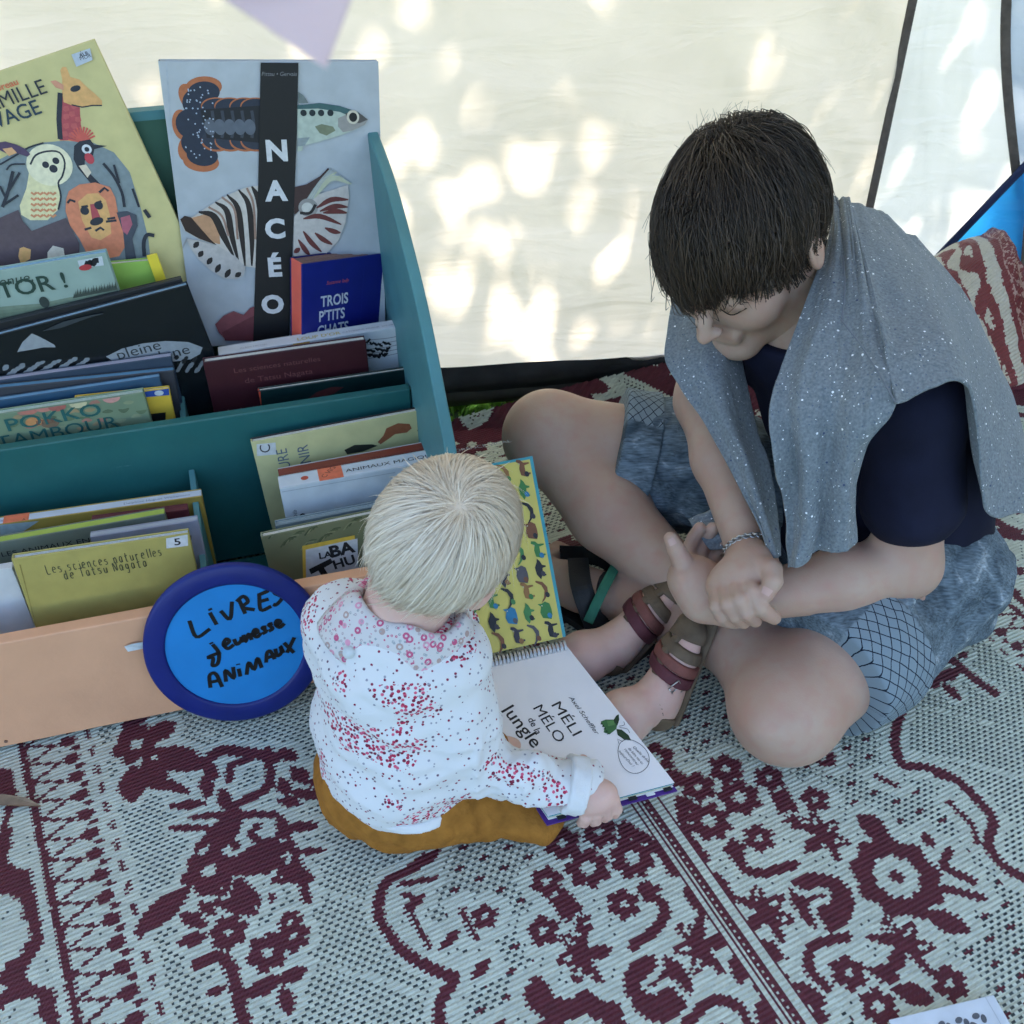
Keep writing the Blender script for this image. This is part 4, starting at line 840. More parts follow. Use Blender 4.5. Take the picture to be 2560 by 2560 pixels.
# ================================================================== round sign leaning on the front board
sg_n = (BM.to_3x3() @ Vector((0, -math.cos(R(9)), math.sin(R(9))))).normalized()
def sg_hit(px, py):
    o = BM @ Vector((0, -.040, 0)); d = ray(px, py); c0 = Vector((0, 0, CAM_H)); t = (o - c0).dot(sg_n) / d.dot(sg_n); return c0 + d * t
cS = sg_hit(588, 1603); exS = (BM.to_3x3() @ Vector((1, 0, 0))); eyS = sg_n.cross(exS)
MS = Matrix(((exS.x, eyS.x, sg_n.x, cS.x), (exS.y, eyS.y, sg_n.y, cS.y), (exS.z, eyS.z, sg_n.z, cS.z), (0, 0, 0, 1))); IS = MS.inverted()
sign = prop(empty('round_sign', matrix=MS), 'round blue sign with handwritten black words leaning on the peach board', 'sign')
def sgp(*L):
    out = []
    for x, y in L: q = IS @ sg_hit(x * .43478, 1150 + y * .43478); out.append((q.x, q.y))
    return out
ed = sgp((815,1100),(1340,1512),(1490,568)); SRX = abs(ed[0][0]); SRY = .5 * (ed[2][1] - ed[1][1]); cy_ = .5 * (ed[2][1] + ed[1][1])
m_sb = mat('navy_rim_plastic', (.006, .016, .155), .42, .12, 20, .1, 90); m_sl = mat('sky_blue_plastic', (.012, .215, .56), .5, .08, 12, .1, 90)
pr_ = [(.765, -.004), (.77, .0012), (.80, .0022), (.97, .0022), (1.0, .000), (1.0, -.006)]; V, F, n_ = [], [], 72
for k in range(n_):
    t = 2 * math.pi * k / n_
    for q, zz in pr_: V.append((SRX * q * math.cos(t), cy_ + SRY * q * math.sin(t), zz))
for k in range(n_):
    for j in range(len(pr_) - 1): a0, b0 = k * 6 + j, ((k + 1) % n_) * 6 + j; F.append((a0, a0 + 1, b0 + 1, b0))
mesh_np('rim', V, F, m_sb, sign)
V = [(SRX * .768 * math.cos(2 * math.pi * k / n_), cy_ + SRY * .768 * math.sin(2 * math.pi * k / n_), z_) for z_ in (-.0006, -.006) for k in range(n_)]
d_ = MB(); d_.add(V, [tuple(range(n_)), tuple(range(2 * n_ - 1, n_ - 1, -1))]); sface = d_.build('face', m_sl, sign)
sa = Art()
def wr(L, w=.0050): sa.stroke(sgp(*L), w, (12, 12, 14), 5 if len(L) > 2 else 0)
for L in [[(1088,925),(1130,1018),(1208,972)], [(1206,878),(1246,948)], [(1205,855),(1212,865)], [(1268,868),(1322,915),(1334,815)], [(1372,800),(1410,885)], [(1360,815),(1398,785),(1425,815),(1392,848),(1465,862)], [(1490,770),(1500,862),(1560,842)], [(1484,778),(1545,752)], [(1492,815),(1545,800)], [(1632,738),(1588,738),(1578,765),(1622,790),(1590,832),(1570,830)],
          [(1222,1060),(1258,1110),(1252,1170),(1222,1182),(1225,1140),(1195,1135),(1270,1105)], [(1212,1050),(1218,1058)], [(1280,1075),(1318,1045),(1300,1030),(1285,1060),(1310,1085),(1345,1062)], [(1345,1030),(1362,1060),(1385,1040),(1388,1018),(1398,1050)], [(1400,1005),(1412,1045),(1430,1000),(1448,1035)], [(1455,1010),(1482,985),(1465,975),(1455,1000),(1478,1018),(1502,995)], [(1532,960),(1508,965),(1530,985),(1508,1000)], [(1568,940),(1545,948),(1568,968),(1545,985)], [(1585,955),(1612,930),(1592,922),(1585,945),(1608,962),(1635,940)],
          [(1210,1310),(1205,1240),(1240,1230),(1278,1305)], [(1208,1278),(1258,1268)], [(1300,1275),(1296,1210),(1345,1255),(1340,1190)], [(1372,1200),(1382,1245)], [(1368,1172),(1370,1178)], [(1418,1235),(1430,1165),(1462,1205),(1480,1140),(1505,1195)], [(1530,1165),(1535,1110),(1555,1100),(1580,1145)], [(1532,1140),(1570,1125)], [(1582,1085),(1595,1125),(1618,1105),(1612,1070),(1630,1110)], [(1632,1050),(1690,1108)], [(1692,1020),(1650,1108)]]: wr(L)
sa.build('lettering', sface, -.0003)
# clear tape tab beside the sign
tp_ = Book.hit
tb_ = MB(); c = sg_hit(338, 1640); q = BI @ c; tb_.add([(q.x - .010, -.0015, q.z - .006), (q.x + .012, -.003, q.z - .004), (q.x + .013, -.002, q.z + .006), (q.x - .002, -.0045, q.z + .009), (q.x - .012, -.0015, q.z + .004)], [(0, 1, 2, 3, 4)])
tb_.build('tape_tab', mat('tape', (.62, .66, .68), .25, .2, 60), fbd)
# ------------------------------------------------------------------ smooth solids: distance fields turned into one continuous surface
class Field:
    def __init__(s, lo, hi, h):
        s.lo = np.array(lo, float); s.h = h; s.n = np.ceil((np.array(hi) - s.lo) / h).astype(int) + 1; s.f = np.full(s.n, 1.0, np.float32)
    def _win(s, lo, hi):
        a = np.clip(np.floor((np.array(lo) - s.lo) / s.h).astype(int), 0, s.n); b = np.clip(np.ceil((np.array(hi) - s.lo) / s.h).astype(int) + 1, 0, s.n)
        if (b <= a).any(): return None, None
        ax = [s.lo[i] + np.arange(a[i], b[i]) * s.h for i in range(3)]
        return tuple(slice(a[i], b[i]) for i in range(3)), np.meshgrid(*ax, indexing='ij')
    def _mix(s, sl, d, k, op):
        f = s.f[sl]
        if op == 'add': q = np.maximum(k - np.abs(f - d), 0) / k; s.f[sl] = np.minimum(f, d) - q * q * k * .25
        elif op == 'sub': d = -d; q = np.maximum(k - np.abs(f - d), 0) / k; s.f[sl] = np.maximum(f, d) + q * q * k * .25
    def cone(s, a, b, ra, rb, k=.015, op='add', flat=None):
        a, b = np.array(a, float), np.array(b, float); m = max(ra, rb) + k + 4 * s.h
        sl, G = s._win(np.minimum(a, b) - m, np.maximum(a, b) + m)
        if sl is None: return s
        d = b - a; L = (d * d).sum() + 1e-12; P = [G[i] - a[i] for i in range(3)]
        t = np.clip((P[0] * d[0] + P[1] * d[1] + P[2] * d[2]) / L, 0, 1); Q = [P[i] - t * d[i] for i in range(3)]
        if flat is not None:                       # squash along one axis (axis, factor)
            ax, fac = np.array(flat[0], float), flat[1]; ax /= np.linalg.norm(ax); w = (Q[0] * ax[0] + Q[1] * ax[1] + Q[2] * ax[2]) * (fac - 1); Q = [Q[i] + w * ax[i] for i in range(3)]
        s._mix(sl, np.sqrt(Q[0] ** 2 + Q[1] ** 2 + Q[2] ** 2) - (ra + (rb - ra) * t), k, op); return s
    def chain(s, pts, rad, k=.015, **kw):
        for i in range(len(pts) - 1): s.cone(pts[i], pts[i + 1], rad[i], rad[i + 1], k, **kw)
        return s
    def ell(s, c, r, ax=None, k=.02, op='add'):
        c = np.array(c, float); r = np.array(r, float); ax = np.eye(3) if ax is None else np.array(ax, float); m = r.max() + k + 4 * s.h
        sl, G = s._win(c - m, c + m)
        if sl is None: return s
        P = [G[i] - c[i] for i in range(3)]; L = [P[0] * ax[j][0] + P[1] * ax[j][1] + P[2] * ax[j][2] for j in range(3)]
        k0 = np.sqrt(sum((L[j] / r[j]) ** 2 for j in range(3))) + 1e-9; k1 = np.sqrt(sum((L[j] / r[j] ** 2) ** 2 for j in range(3))) + 1e-9
        s._mix(sl, k0 * (k0 - 1) / k1, k, op); return s
    def cut(s, p, n, k=.004):
        """keep the side the normal points away from"""
        p, n = np.array(p, float), np.array(n, float); n /= np.linalg.norm(n)
        ax = [s.lo[i] + np.arange(s.n[i]) * s.h for i in range(3)]
        d = ((ax[0] - p[0]) * n[0])[:, None, None] + ((ax[1] - p[1]) * n[1])[None, :, None] + ((ax[2] - p[2]) * n[2])[None, None, :]
        q = np.maximum(k - np.abs(s.f - d), 0) / k; s.f = (np.maximum(s.f, d) + q * q * k * .25).astype(np.float32); return s
    def cut_cone(s, a, b, r, n_end):
        return s
    def wrinkle(s, amp, freq, seed=0, region=None, stretch=(1, 1, 1), off=0.0):
        """folds: push the surface in and out with smooth noise near it"""
        I = np.argwhere(np.abs(s.f) < amp * 2.2 + 2 * s.h); P = s.lo + I * s.h; Q = P * np.array(stretch) * freq
        w = fbm(Q[:, 0] + Q[:, 2] * .6, Q[:, 1] - Q[:, 2] * .8, seed, 3) + fbm(Q[:, 0] - Q[:, 1] * .5 + 7, Q[:, 2] + 3, seed + 9, 3)
        w = amp * w + off
        if region is not None: w = w * region(P)
        s.f[I[:, 0], I[:, 1], I[:, 2]] += w.astype(np.float32); return s
    def mesh(s, smooth=2):
        f = s.f; sg = f < 0
        c = np.zeros(np.array(f.shape) - 1, np.int8)
        for i in (0, 1):
            for j in (0, 1):
                for k in (0, 1): c += sg[i:f.shape[0] - 1 + i, j:f.shape[1] - 1 + j, k:f.shape[2] - 1 + k]
        I = np.argwhere((c > 0) & (c < 8)); vid = np.full(c.shape, -1, np.int32); vid[I[:, 0], I[:, 1], I[:, 2]] = np.arange(len(I))
        C = [(0,0,0),(1,0,0),(0,1,0),(1,1,0),(0,0,1),(1,0,1),(0,1,1),(1,1,1)]
        val = np.stack([f[I[:, 0] + a, I[:, 1] + b, I[:, 2] + d] for a, b, d in C], 1); acc = np.zeros((len(I), 3)); cnt = np.zeros(len(I))
        for a, b in [(0,1),(2,3),(4,5),(6,7),(0,2),(1,3),(4,6),(5,7),(0,4),(1,5),(2,6),(3,7)]:
            m = (val[:, a] < 0) != (val[:, b] < 0); t = np.where(m, val[:, a] / (val[:, a] - val[:, b] + 1e-12), 0)
            acc += np.where(m[:, None], np.array(C[a]) + t[:, None] * (np.array(C[b]) - np.array(C[a])), 0); cnt += m
        V = s.lo + (I + acc / cnt[:, None]) * s.h; F = []
        for ax in range(3):
            o1, o2 = (ax + 1) % 3, (ax + 2) % 3; sl0 = [slice(None)] * 3; sl1 = [slice(None)] * 3; sl0[ax] = slice(0, -1); sl1[ax] = slice(1, None)
            E = np.argwhere(sg[tuple(sl0)] != sg[tuple(sl1)]); ok = (E[:, o1] > 0) & (E[:, o2] > 0) & (E[:, o1] < c.shape[o1]) & (E[:, o2] < c.shape[o2]); E = E[ok]
            def g(d1, d2): Q = E.copy(); Q[:, o1] -= d1; Q[:, o2] -= d2; return vid[Q[:, 0], Q[:, 1], Q[:, 2]]
            q = np.stack([g(1, 1), g(0, 1), g(0, 0), g(1, 0)], 1); fl = ~sg[E[:, 0], E[:, 1], E[:, 2]]; q[fl] = q[fl][:, ::-1]; F.append(q[(q >= 0).all(1)])
        F = np.concatenate(F)
        for _ in range(smooth):
            e = np.concatenate([F[:, [0, 1]], F[:, [1, 2]], F[:, [2, 3]], F[:, [3, 0]]]); e = np.concatenate([e, e[:, ::-1]]); n = np.bincount(e[:, 0], minlength=len(V)) + 1e-9
            V = .5 * V + .5 * np.stack([np.bincount(e[:, 0], V[e[:, 1], i], len(V)) / n for i in range(3)], 1)
        return V, F
def join_vf(L):
    V, F, o = [], [], 0
    for v, f in L: V.append(v); F.append(f + o); o += len(v)
    return np.concatenate(V), np.concatenate(F)
def nv(v): v = np.array(v, float); return v / np.linalg.norm(v)
class Frame:
    def __init__(s, c, F, U):
        s.c = np.array(c, float); s.F = nv(F); U = np.array(U, float); s.U = nv(U - s.F * (U @ s.F)); s.R = np.cross(s.F, s.U); s.ax = np.stack([s.R, s.F, s.U])
    def p(s, x, y, z): return s.c + s.R * x + s.F * y + s.U * z
    def loc(s, P): return (np.asarray(P) - s.c) @ s.ax.T
    def w(s, L): return s.c + np.asarray(L) @ s.ax
def wp(px, py, t): return np.array(W(px, py, t))

def tufts(name, P, rad, m, parent, n=3):
    """P (strands, steps, 3) -> thin three-sided hairs"""
    N, S, _ = P.shape; D = np.gradient(P, axis=1); D /= np.linalg.norm(D, axis=2, keepdims=True) + 1e-9
    ref = np.array([.3, .5, .81]); X = np.cross(D, ref); X /= np.linalg.norm(X, axis=2, keepdims=True) + 1e-9; Yv = np.cross(D, X)
    r = np.asarray(rad); r = r[:, None, None] if r.ndim == 1 else r[..., None]; ring = []
    taper = np.linspace(1, .25, S)[None, :, None]
    for k in range(n): a = 2 * math.pi * k / n; ring.append(P + (X * math.cos(a) + Yv * math.sin(a)) * r * taper)
    V = np.stack(ring, 2).reshape(-1, 3); base = (np.arange(N)[:, None] * S + np.arange(S - 1)[None]) * n; F = []
    for k in range(n): q = (k + 1) % n; F.append(np.stack([base + k, base + q, base + n + q, base + n + k], -1).reshape(-1, 4))
    var = np.repeat(np.random.default_rng(4).random(N), S * n)
    return mesh_np(name, V, np.concatenate(F), m, parent, True, attrs={'tone': ('POINT', 'FLOAT', var)})
def hair_mat(name, dark, light, rough=.35):
    m = bpy.data.materials.new(name); m.use_nodes = True; b = m.node_tree.nodes['Principled BSDF']; b.inputs['Roughness'].default_value = rough; b.inputs['Specular IOR Level'].default_value = .5
    a = node(m, 'ShaderNodeAttribute', attribute_name='tone'); r = node(m, 'ShaderNodeValToRGB'); r.color_ramp.elements[0].color = (*dark, 1); r.color_ramp.elements[1].color = (*light, 1)
    wire(m, a.outputs['Fac'], r.inputs[0]); wire(m, r.outputs[0], b.inputs['Base Color']); return m
def skin_mat(name, rgb, red, pink=(.60, .33, .27)):
    m = bpy.data.materials.new(name); m.use_nodes = True; b = m.node_tree.nodes['Principled BSDF']; b.inputs['Roughness'].default_value = .52; b.inputs['Specular IOR Level'].default_value = .35
    b.inputs['Subsurface Weight'].default_value = .15; b.inputs['Subsurface Radius'].default_value = (1, .35, .2); b.inputs['Subsurface Scale'].default_value = .006
    tc = node(m, 'ShaderNodeTexCoord'); n1 = node(m, 'ShaderNodeTexNoise'); n1.inputs['Scale'].default_value = 16; n1.inputs['Detail'].default_value = 4; wire(m, tc.outputs['Object'], n1.inputs['Vector'])
    mx = node(m, 'ShaderNodeMix', data_type='RGBA'); mx.inputs['A'].default_value = (*rgb, 1); mx.inputs['B'].default_value = (*red, 1)
    mr = node(m, 'ShaderNodeMapRange'); mr.inputs[1].default_value = .35; mr.inputs[2].default_value = .75; wire(m, n1.outputs[0], mr.inputs[0]); wire(m, mr.outputs[0], mx.inputs['Factor']); nb = node(m, 'ShaderNodeTexNoise'); nb.inputs['Scale'].default_value = 60; nb.inputs['Detail'].default_value = 5; wire(m, tc.outputs['Object'], nb.inputs['Vector']); m3 = node(m, 'ShaderNodeMix', data_type='RGBA'); mr3 = node(m, 'ShaderNodeMapRange'); mr3.inputs[1].default_value = .45; mr3.inputs[2].default_value = .8; mr3.inputs[4].default_value = .75; wire(m, nb.outputs[0], mr3.inputs[0]); wire(m, mr3.outputs[0], m3.inputs['Factor']); wire(m, mx.outputs['Result'], m3.inputs['A']); m3.inputs['B'].default_value = (*pink, 1); wire(m, m3.outputs['Result'], b.inputs['Base Color'])
    n2 = node(m, 'ShaderNodeTexNoise'); n2.inputs['Scale'].default_value = 420; n2.inputs['Detail'].default_value = 3; wire(m, tc.outputs['Object'], n2.inputs['Vector'])
    bp = node(m, 'ShaderNodeBump'); bp.inputs['Strength'].default_value = .22; bp.inputs['Distance'].default_value = .001; wire(m, n2.outputs[0], bp.inputs['Height']); wire(m, bp.outputs[0], b.inputs['Normal'])
    return m
# ================================================================== adult, cross-legged, bent towards the book
AD = Frame((.272, 1.125, .548), (-.50, -.70, -.52), (-.35, -.22, .91))       # head
LH, RH_ = np.array((.570, 1.030, .103)), np.array((.485, 1.190, .103))               # hips
LK, RK = np.array((.335, .805, .090)), np.array((.055, 1.235, .190))             # knees
LS, RS = np.array((.465, .975, .418)), np.array((.280, 1.245, .415))              # shoulders
LE, LW_ = np.array((.488, .930, .215)), np.array((.270, .888, .192))             # near elbow, wrist
RE, RW_ = np.array((.262, 1.165, .300)), wp(1874, 1388, 1.245)                   # far elbow, wrist
LA_ = np.array((.190, 1.015, .050)); RA_ = np.array((.275, .975, .075))          # ankles
NB = np.array((.375, 1.160, .445)); PEL = np.array((.520, 1.105, .12)); CH = np.array((.462, 1.15, .345))
m_skin = skin_mat('adult_skin', (.455, .325, .25), (.43, .27, .20), (.45, .25, .195))
adult = prop(empty('person', (.5, 1.08, 0)), 'dark-haired person in navy T-shirt and denim shorts, sitting cross-legged, looking down', 'person')
AT = Matrix.Translation((-.5, -1.08, 0))
def ach(o): o.matrix_parent_inverse = AT; return o
def torso(f, g=0.0, k=.05):
    f.cone(PEL, (.515, 1.12, .23), .118 + g, .108 + g, k, flat=None); f.cone((.515, 1.12, .23), CH, .112 + g, .116 + g, k)
    f.cone(CH, (.42, 1.15, .42), .112 + g, .076 + g, k); f.cone(LS, RS, .046 + g, .044 + g, .06); f.cone(NB, CH, .07 + g, .11 + g, k)
    f.cone((.50, 1.18, .385), (.42, 1.19, .43), .066 + g, .058 + g, .06)
def thigh(f, H, K, g=0.0, k=.03, r=(.089, .063)):
    mid = H * .5 + K * .5 + np.array((0, 0, .004)); f.chain([H, mid, K], [r[0] + g, (r[0] + r[1]) / 2 + .002 + g, r[1] + g], k)
parts_ = []
# head and neck
f = Field((.08, .88, .38), (.52, 1.32, .70), .0032); a = AD
f.ell(a.p(0, -.012, .035), (.072, .091, .082), a.ax, .02); f.ell(a.p(0, .034, -.012), (.058, .056, .082), a.ax, .03)
for s in (-1, 1):
    f.cone(a.p(s * .052, -.005, -.045), a.p(s * .014, .070, -.098), .020, .017, .03); f.ell(a.p(s * .036, .058, -.030), (.026, .026, .026), a.ax, .03)
    f.ell(a.p(s * .031, .081, .004), (.015, .010, .010), a.ax, .008); f.ell(a.p(s * .010, .105, -.030), (.0070, .0078, .006), a.ax, .006)
    ex = np.array([nv(a.R + a.F * .35 * -s), nv(a.F * .95 - a.U * .25), nv(a.U * .95 + a.F * .25)])
    f.ell(a.p(s * .084, -.012, -.004), (.009, .021, .033), ex, .008); f.ell(a.p(s * .094, -.006, .0), (.007, .011, .020), ex, .004, 'sub')
f.ell(a.p(0, .076, -.098), (.019, .016, .016), a.ax, .02)
f.cone(a.p(-.028, .084, .022), a.p(.028, .084, .022), .011, .011, .02)
f.chain([a.p(0, .090, .014), a.p(0, .106, -.008), a.p(0, .117, -.027)], [.0070, .0078, .0088], .010)
f.cone(a.p(-.017, .088, -.056), a.p(.017, .088, -.056), .0068, .0068, .010); f.cone(a.p(-.014, .087, -.068), a.p(.014, .087, -.068), .0075, .0075, .010)
f.ell(a.p(0, .101, -.0622), (.022, .006, .0016), a.ax, .002, 'sub')
f.cone(a.p(0, -.022, -.045), NB, .054, .058, .03); f.cone(NB, CH, .062, .07, .05)
parts_.append(f.mesh(1))
# arms and hands
def finger(f, pts, r0, r1, k=.0022):
    n = len(pts); f.chain(pts, [r0 + (r1 - r0) * i / (n - 1) for i in range(n)], k)
q4 = lambda x, y, t: wp(1600 + x * .3623, 1250 + y * .3623, t)
f = Field((.12, .80, .13), (.62, 1.10, .50), .0018)
f.chain([LS, LS * .5 + LE * .5, LE], [.050, .044, .039], .02); f.chain([LE, LE * .62 + LW_ * .38 + np.array((0, -.004, 0)), LW_], [.040, .039, .026], .02)
f.cone(LW_ + np.array((0, 0, .012)), LW_ - np.array((0, 0, .006)), .022, .022, .02)
pc = q4(395, 560, 1.262); 
f.chain([LW_, q4(470, 640, 1.258), pc], [.025, .028, .029], .02, flat=(nv(np.array(ray(1750, 1450))), 1.25)); f.cone(q4(330, 500, 1.268), q4(470, 560, 1.285), .019, .019, .018); f.cone(q4(420, 700, 1.255), q4(330, 560, 1.255), .024, .022, .016)
finger(f, [q4(335, 530, 1.255), q4(290, 420, 1.250), q4(248, 340, 1.245), q4(212, 268, 1.243)], .0145, .0088)                       # thumb
finger(f, [q4(345, 470, 1.29), q4(335, 350, 1.31), q4(375, 260, 1.30), q4(412, 195, 1.29)], .0115, .0080)
finger(f, [q4(400, 490, 1.295), q4(420, 370, 1.312), q4(465, 270, 1.302), q4(503, 195, 1.29)], .0115, .0080)
finger(f, [q4(460, 530, 1.295), q4(500, 430, 1.31), q4(555, 350, 1.30), q4(598, 288, 1.29)], .0110, .0075)
finger(f, [q4(500, 570, 1.29), q4(560, 490, 1.30), q4(610, 430, 1.295)], .0100, .0075)
parts_.append(f.mesh(1))
f = Field((.12, .80, .13), (.45, 1.36, .52), .0018)
f.chain([RS, RS * .5 + RE * .5, RE], [.048, .042, .038], .02); f.chain([RE, RE * .6 + RW_ * .4, RW_], [.038, .036, .0255], .02)
hb = q4(700, 560, 1.215)
f.chain([RW_, q4(765, 470, 1.222), hb], [.0255, .027, .027], .015, flat=(nv(np.array(ray(1860, 1450))), 1.35)); f.cone(q4(560, 610, 1.225), q4(745, 540, 1.205), .017, .019, .018); f.cone(q4(640, 560, 1.225), q4(810, 470, 1.215), .022, .020, .02)
finger(f, [q4(735, 560, 1.198), q4(775, 640, 1.183), q4(830, 740, 1.180), q4(885, 785, 1.190), q4(925, 812, 1.200)], .0118, .0085)
finger(f, [q4(665, 590, 1.202), q4(690, 690, 1.182), q4(735, 775, 1.185), q4(795, 830, 1.205)], .0118, .0085)
finger(f, [q4(595, 615, 1.207), q4(610, 720, 1.188), q4(655, 795, 1.195), q4(715, 845, 1.215)], .0112, .0080)
finger(f, [q4(530, 630, 1.215), q4(530, 730, 1.198), q4(565, 800, 1.205), q4(620, 845, 1.222)], .0102, .0075)
finger(f, [q4(810, 450, 1.205), q4(905, 480, 1.188), q4(918, 560, 1.178), q4(868, 648, 1.178)], .0145, .0098)
parts_.append(f.mesh(1))
# legs
f = Field((-.05, .70, -.01), (.76, 1.40, .30), .0042)
thigh(f, LH, LK); thigh(f, RH_, RK); f.ell(LK, (.066, .067, .062), None, .02); f.ell(LK + np.array((-.028, -.034, .018)), (.030, .030, .026), None, .02); f.ell(RK, (.066, .066, .066), None, .02)
def calf(f, K, A, d, r=.056):
    m_ = K * .62 + A * .38 + np.array(d); f.chain([K, m_, A], [.058, r, .036], .02)
f.chain([LK, np.array((.308, .930, .078)), LA_], [.058, .054, .036], .02); calf(f, RK, RA_, (.0, -.010, -.012))
f.cone(LA_, (.085, 1.085, .035), .034, .030, .02); f.cone((.10, 1.06, .040), (.02, 1.135, .028), .036, .030, .02, flat=((0, 0, 1), 1.5))
for k in range(5): f.cone(np.array((.03 + .014 * k, 1.115 + .012 * k, .028)), np.array((.005 + .016 * k, 1.150 + .008 * k, .020)), .012 - .001 * k, .009, .006)
f.cone(RA_, (.36, .95, .045), .036, .03, .02); f.cone((.32, .95, .045), (.42, .93, .035), .035, .028, .02)
f.cut((0, 0, .006), (0, 0, -1), .006)
parts_.append(f.mesh(2))
f = Field((.15, .85, .0), (.75, 1.40, .56), .008); torso(f, -.004); parts_.append(f.mesh(1))
V, F = join_vf(parts_); body = ach(mesh_np('body', V, F, m_skin, adult))
# nails
nl = MB(); m_nail = mat('nail', (.52, .33, .27), .3, .05, 60)
def nail(p, d, up, w=.0046, l=.0085):
    p, d, up = np.array(p), nv(d), nv(up); s = nv(np.cross(d, up)); up = np.cross(s, d); V = []
    for i in range(5):
        for j in range(4): u, v = (i / 4 - .5) * 2, j / 3; V.append(p + s * u * w * (1 - .25 * v * v) + d * (v - .5) * 2 * l * .5 + up * (.0012 * (1 - u * u) - .0006 * v))
    nl.add(V, [(i * 4 + j, i * 4 + j + 1, i * 4 + j + 5, i * 4 + j + 4) for i in range(4) for j in range(3)])
tw = -nv(np.array(ray(1800, 1450)))
nail(q4(222, 290, 1.243) + tw * .0082, q4(212, 268, 1.243) - q4(248, 340, 1.245), tw); nail(q4(872, 630, 1.178) + tw * .0095, q4(868, 648, 1.178) - q4(918, 560, 1.178), tw, .006); nail(q4(910, 802, 1.196) + tw * .0085, q4(925, 812, 1.2) - q4(885, 785, 1.19), tw)
nl.build('fingernails', m_nail, body, True)['kind'] = 'stuff'

# ---- T-shirt
m_tee = mat('navy_cotton', (.0085, .010, .026), .85, .25, 18, .25, 900, .2, sheen=.0)
f = Field((.12, .82, .10), (.76, 1.42, .56), .0055); torso(f, .008); f.cone(PEL + np.array((.006, -.004, .03)), (.515, 1.12, .20), .132, .122, .05); f.cut((.55, 1.08, .112), (.30, 0, -1), .004)
f.chain([LS, LS * .45 + LE * .55], [.050, .060], .03); f.chain([RS, RS * .45 + RE * .55], [.050, .052], .03)
sd = nv(LE - LS); f.wrinkle(.006, 14, 3)
neckc = NB + np.array((-.05, -.04, .03)); f.ell(neckc, (.085, .085, .05), None, .01, 'sub')
tee = ach(mesh_np('tshirt', *f.mesh(1), m_tee, adult))
f = Field((.36, .84, .20), (.60, 1.06, .52), .0042); hem_p = LS * .40 + LE * .60
f.chain([LS, hem_p + sd * .02], [.051, .062], .03); f.cut(hem_p + sd * .004, sd, .003); f.wrinkle(.003, 30, 8)
mesh_np('sleeve', *f.mesh(1), m_tee, tee)

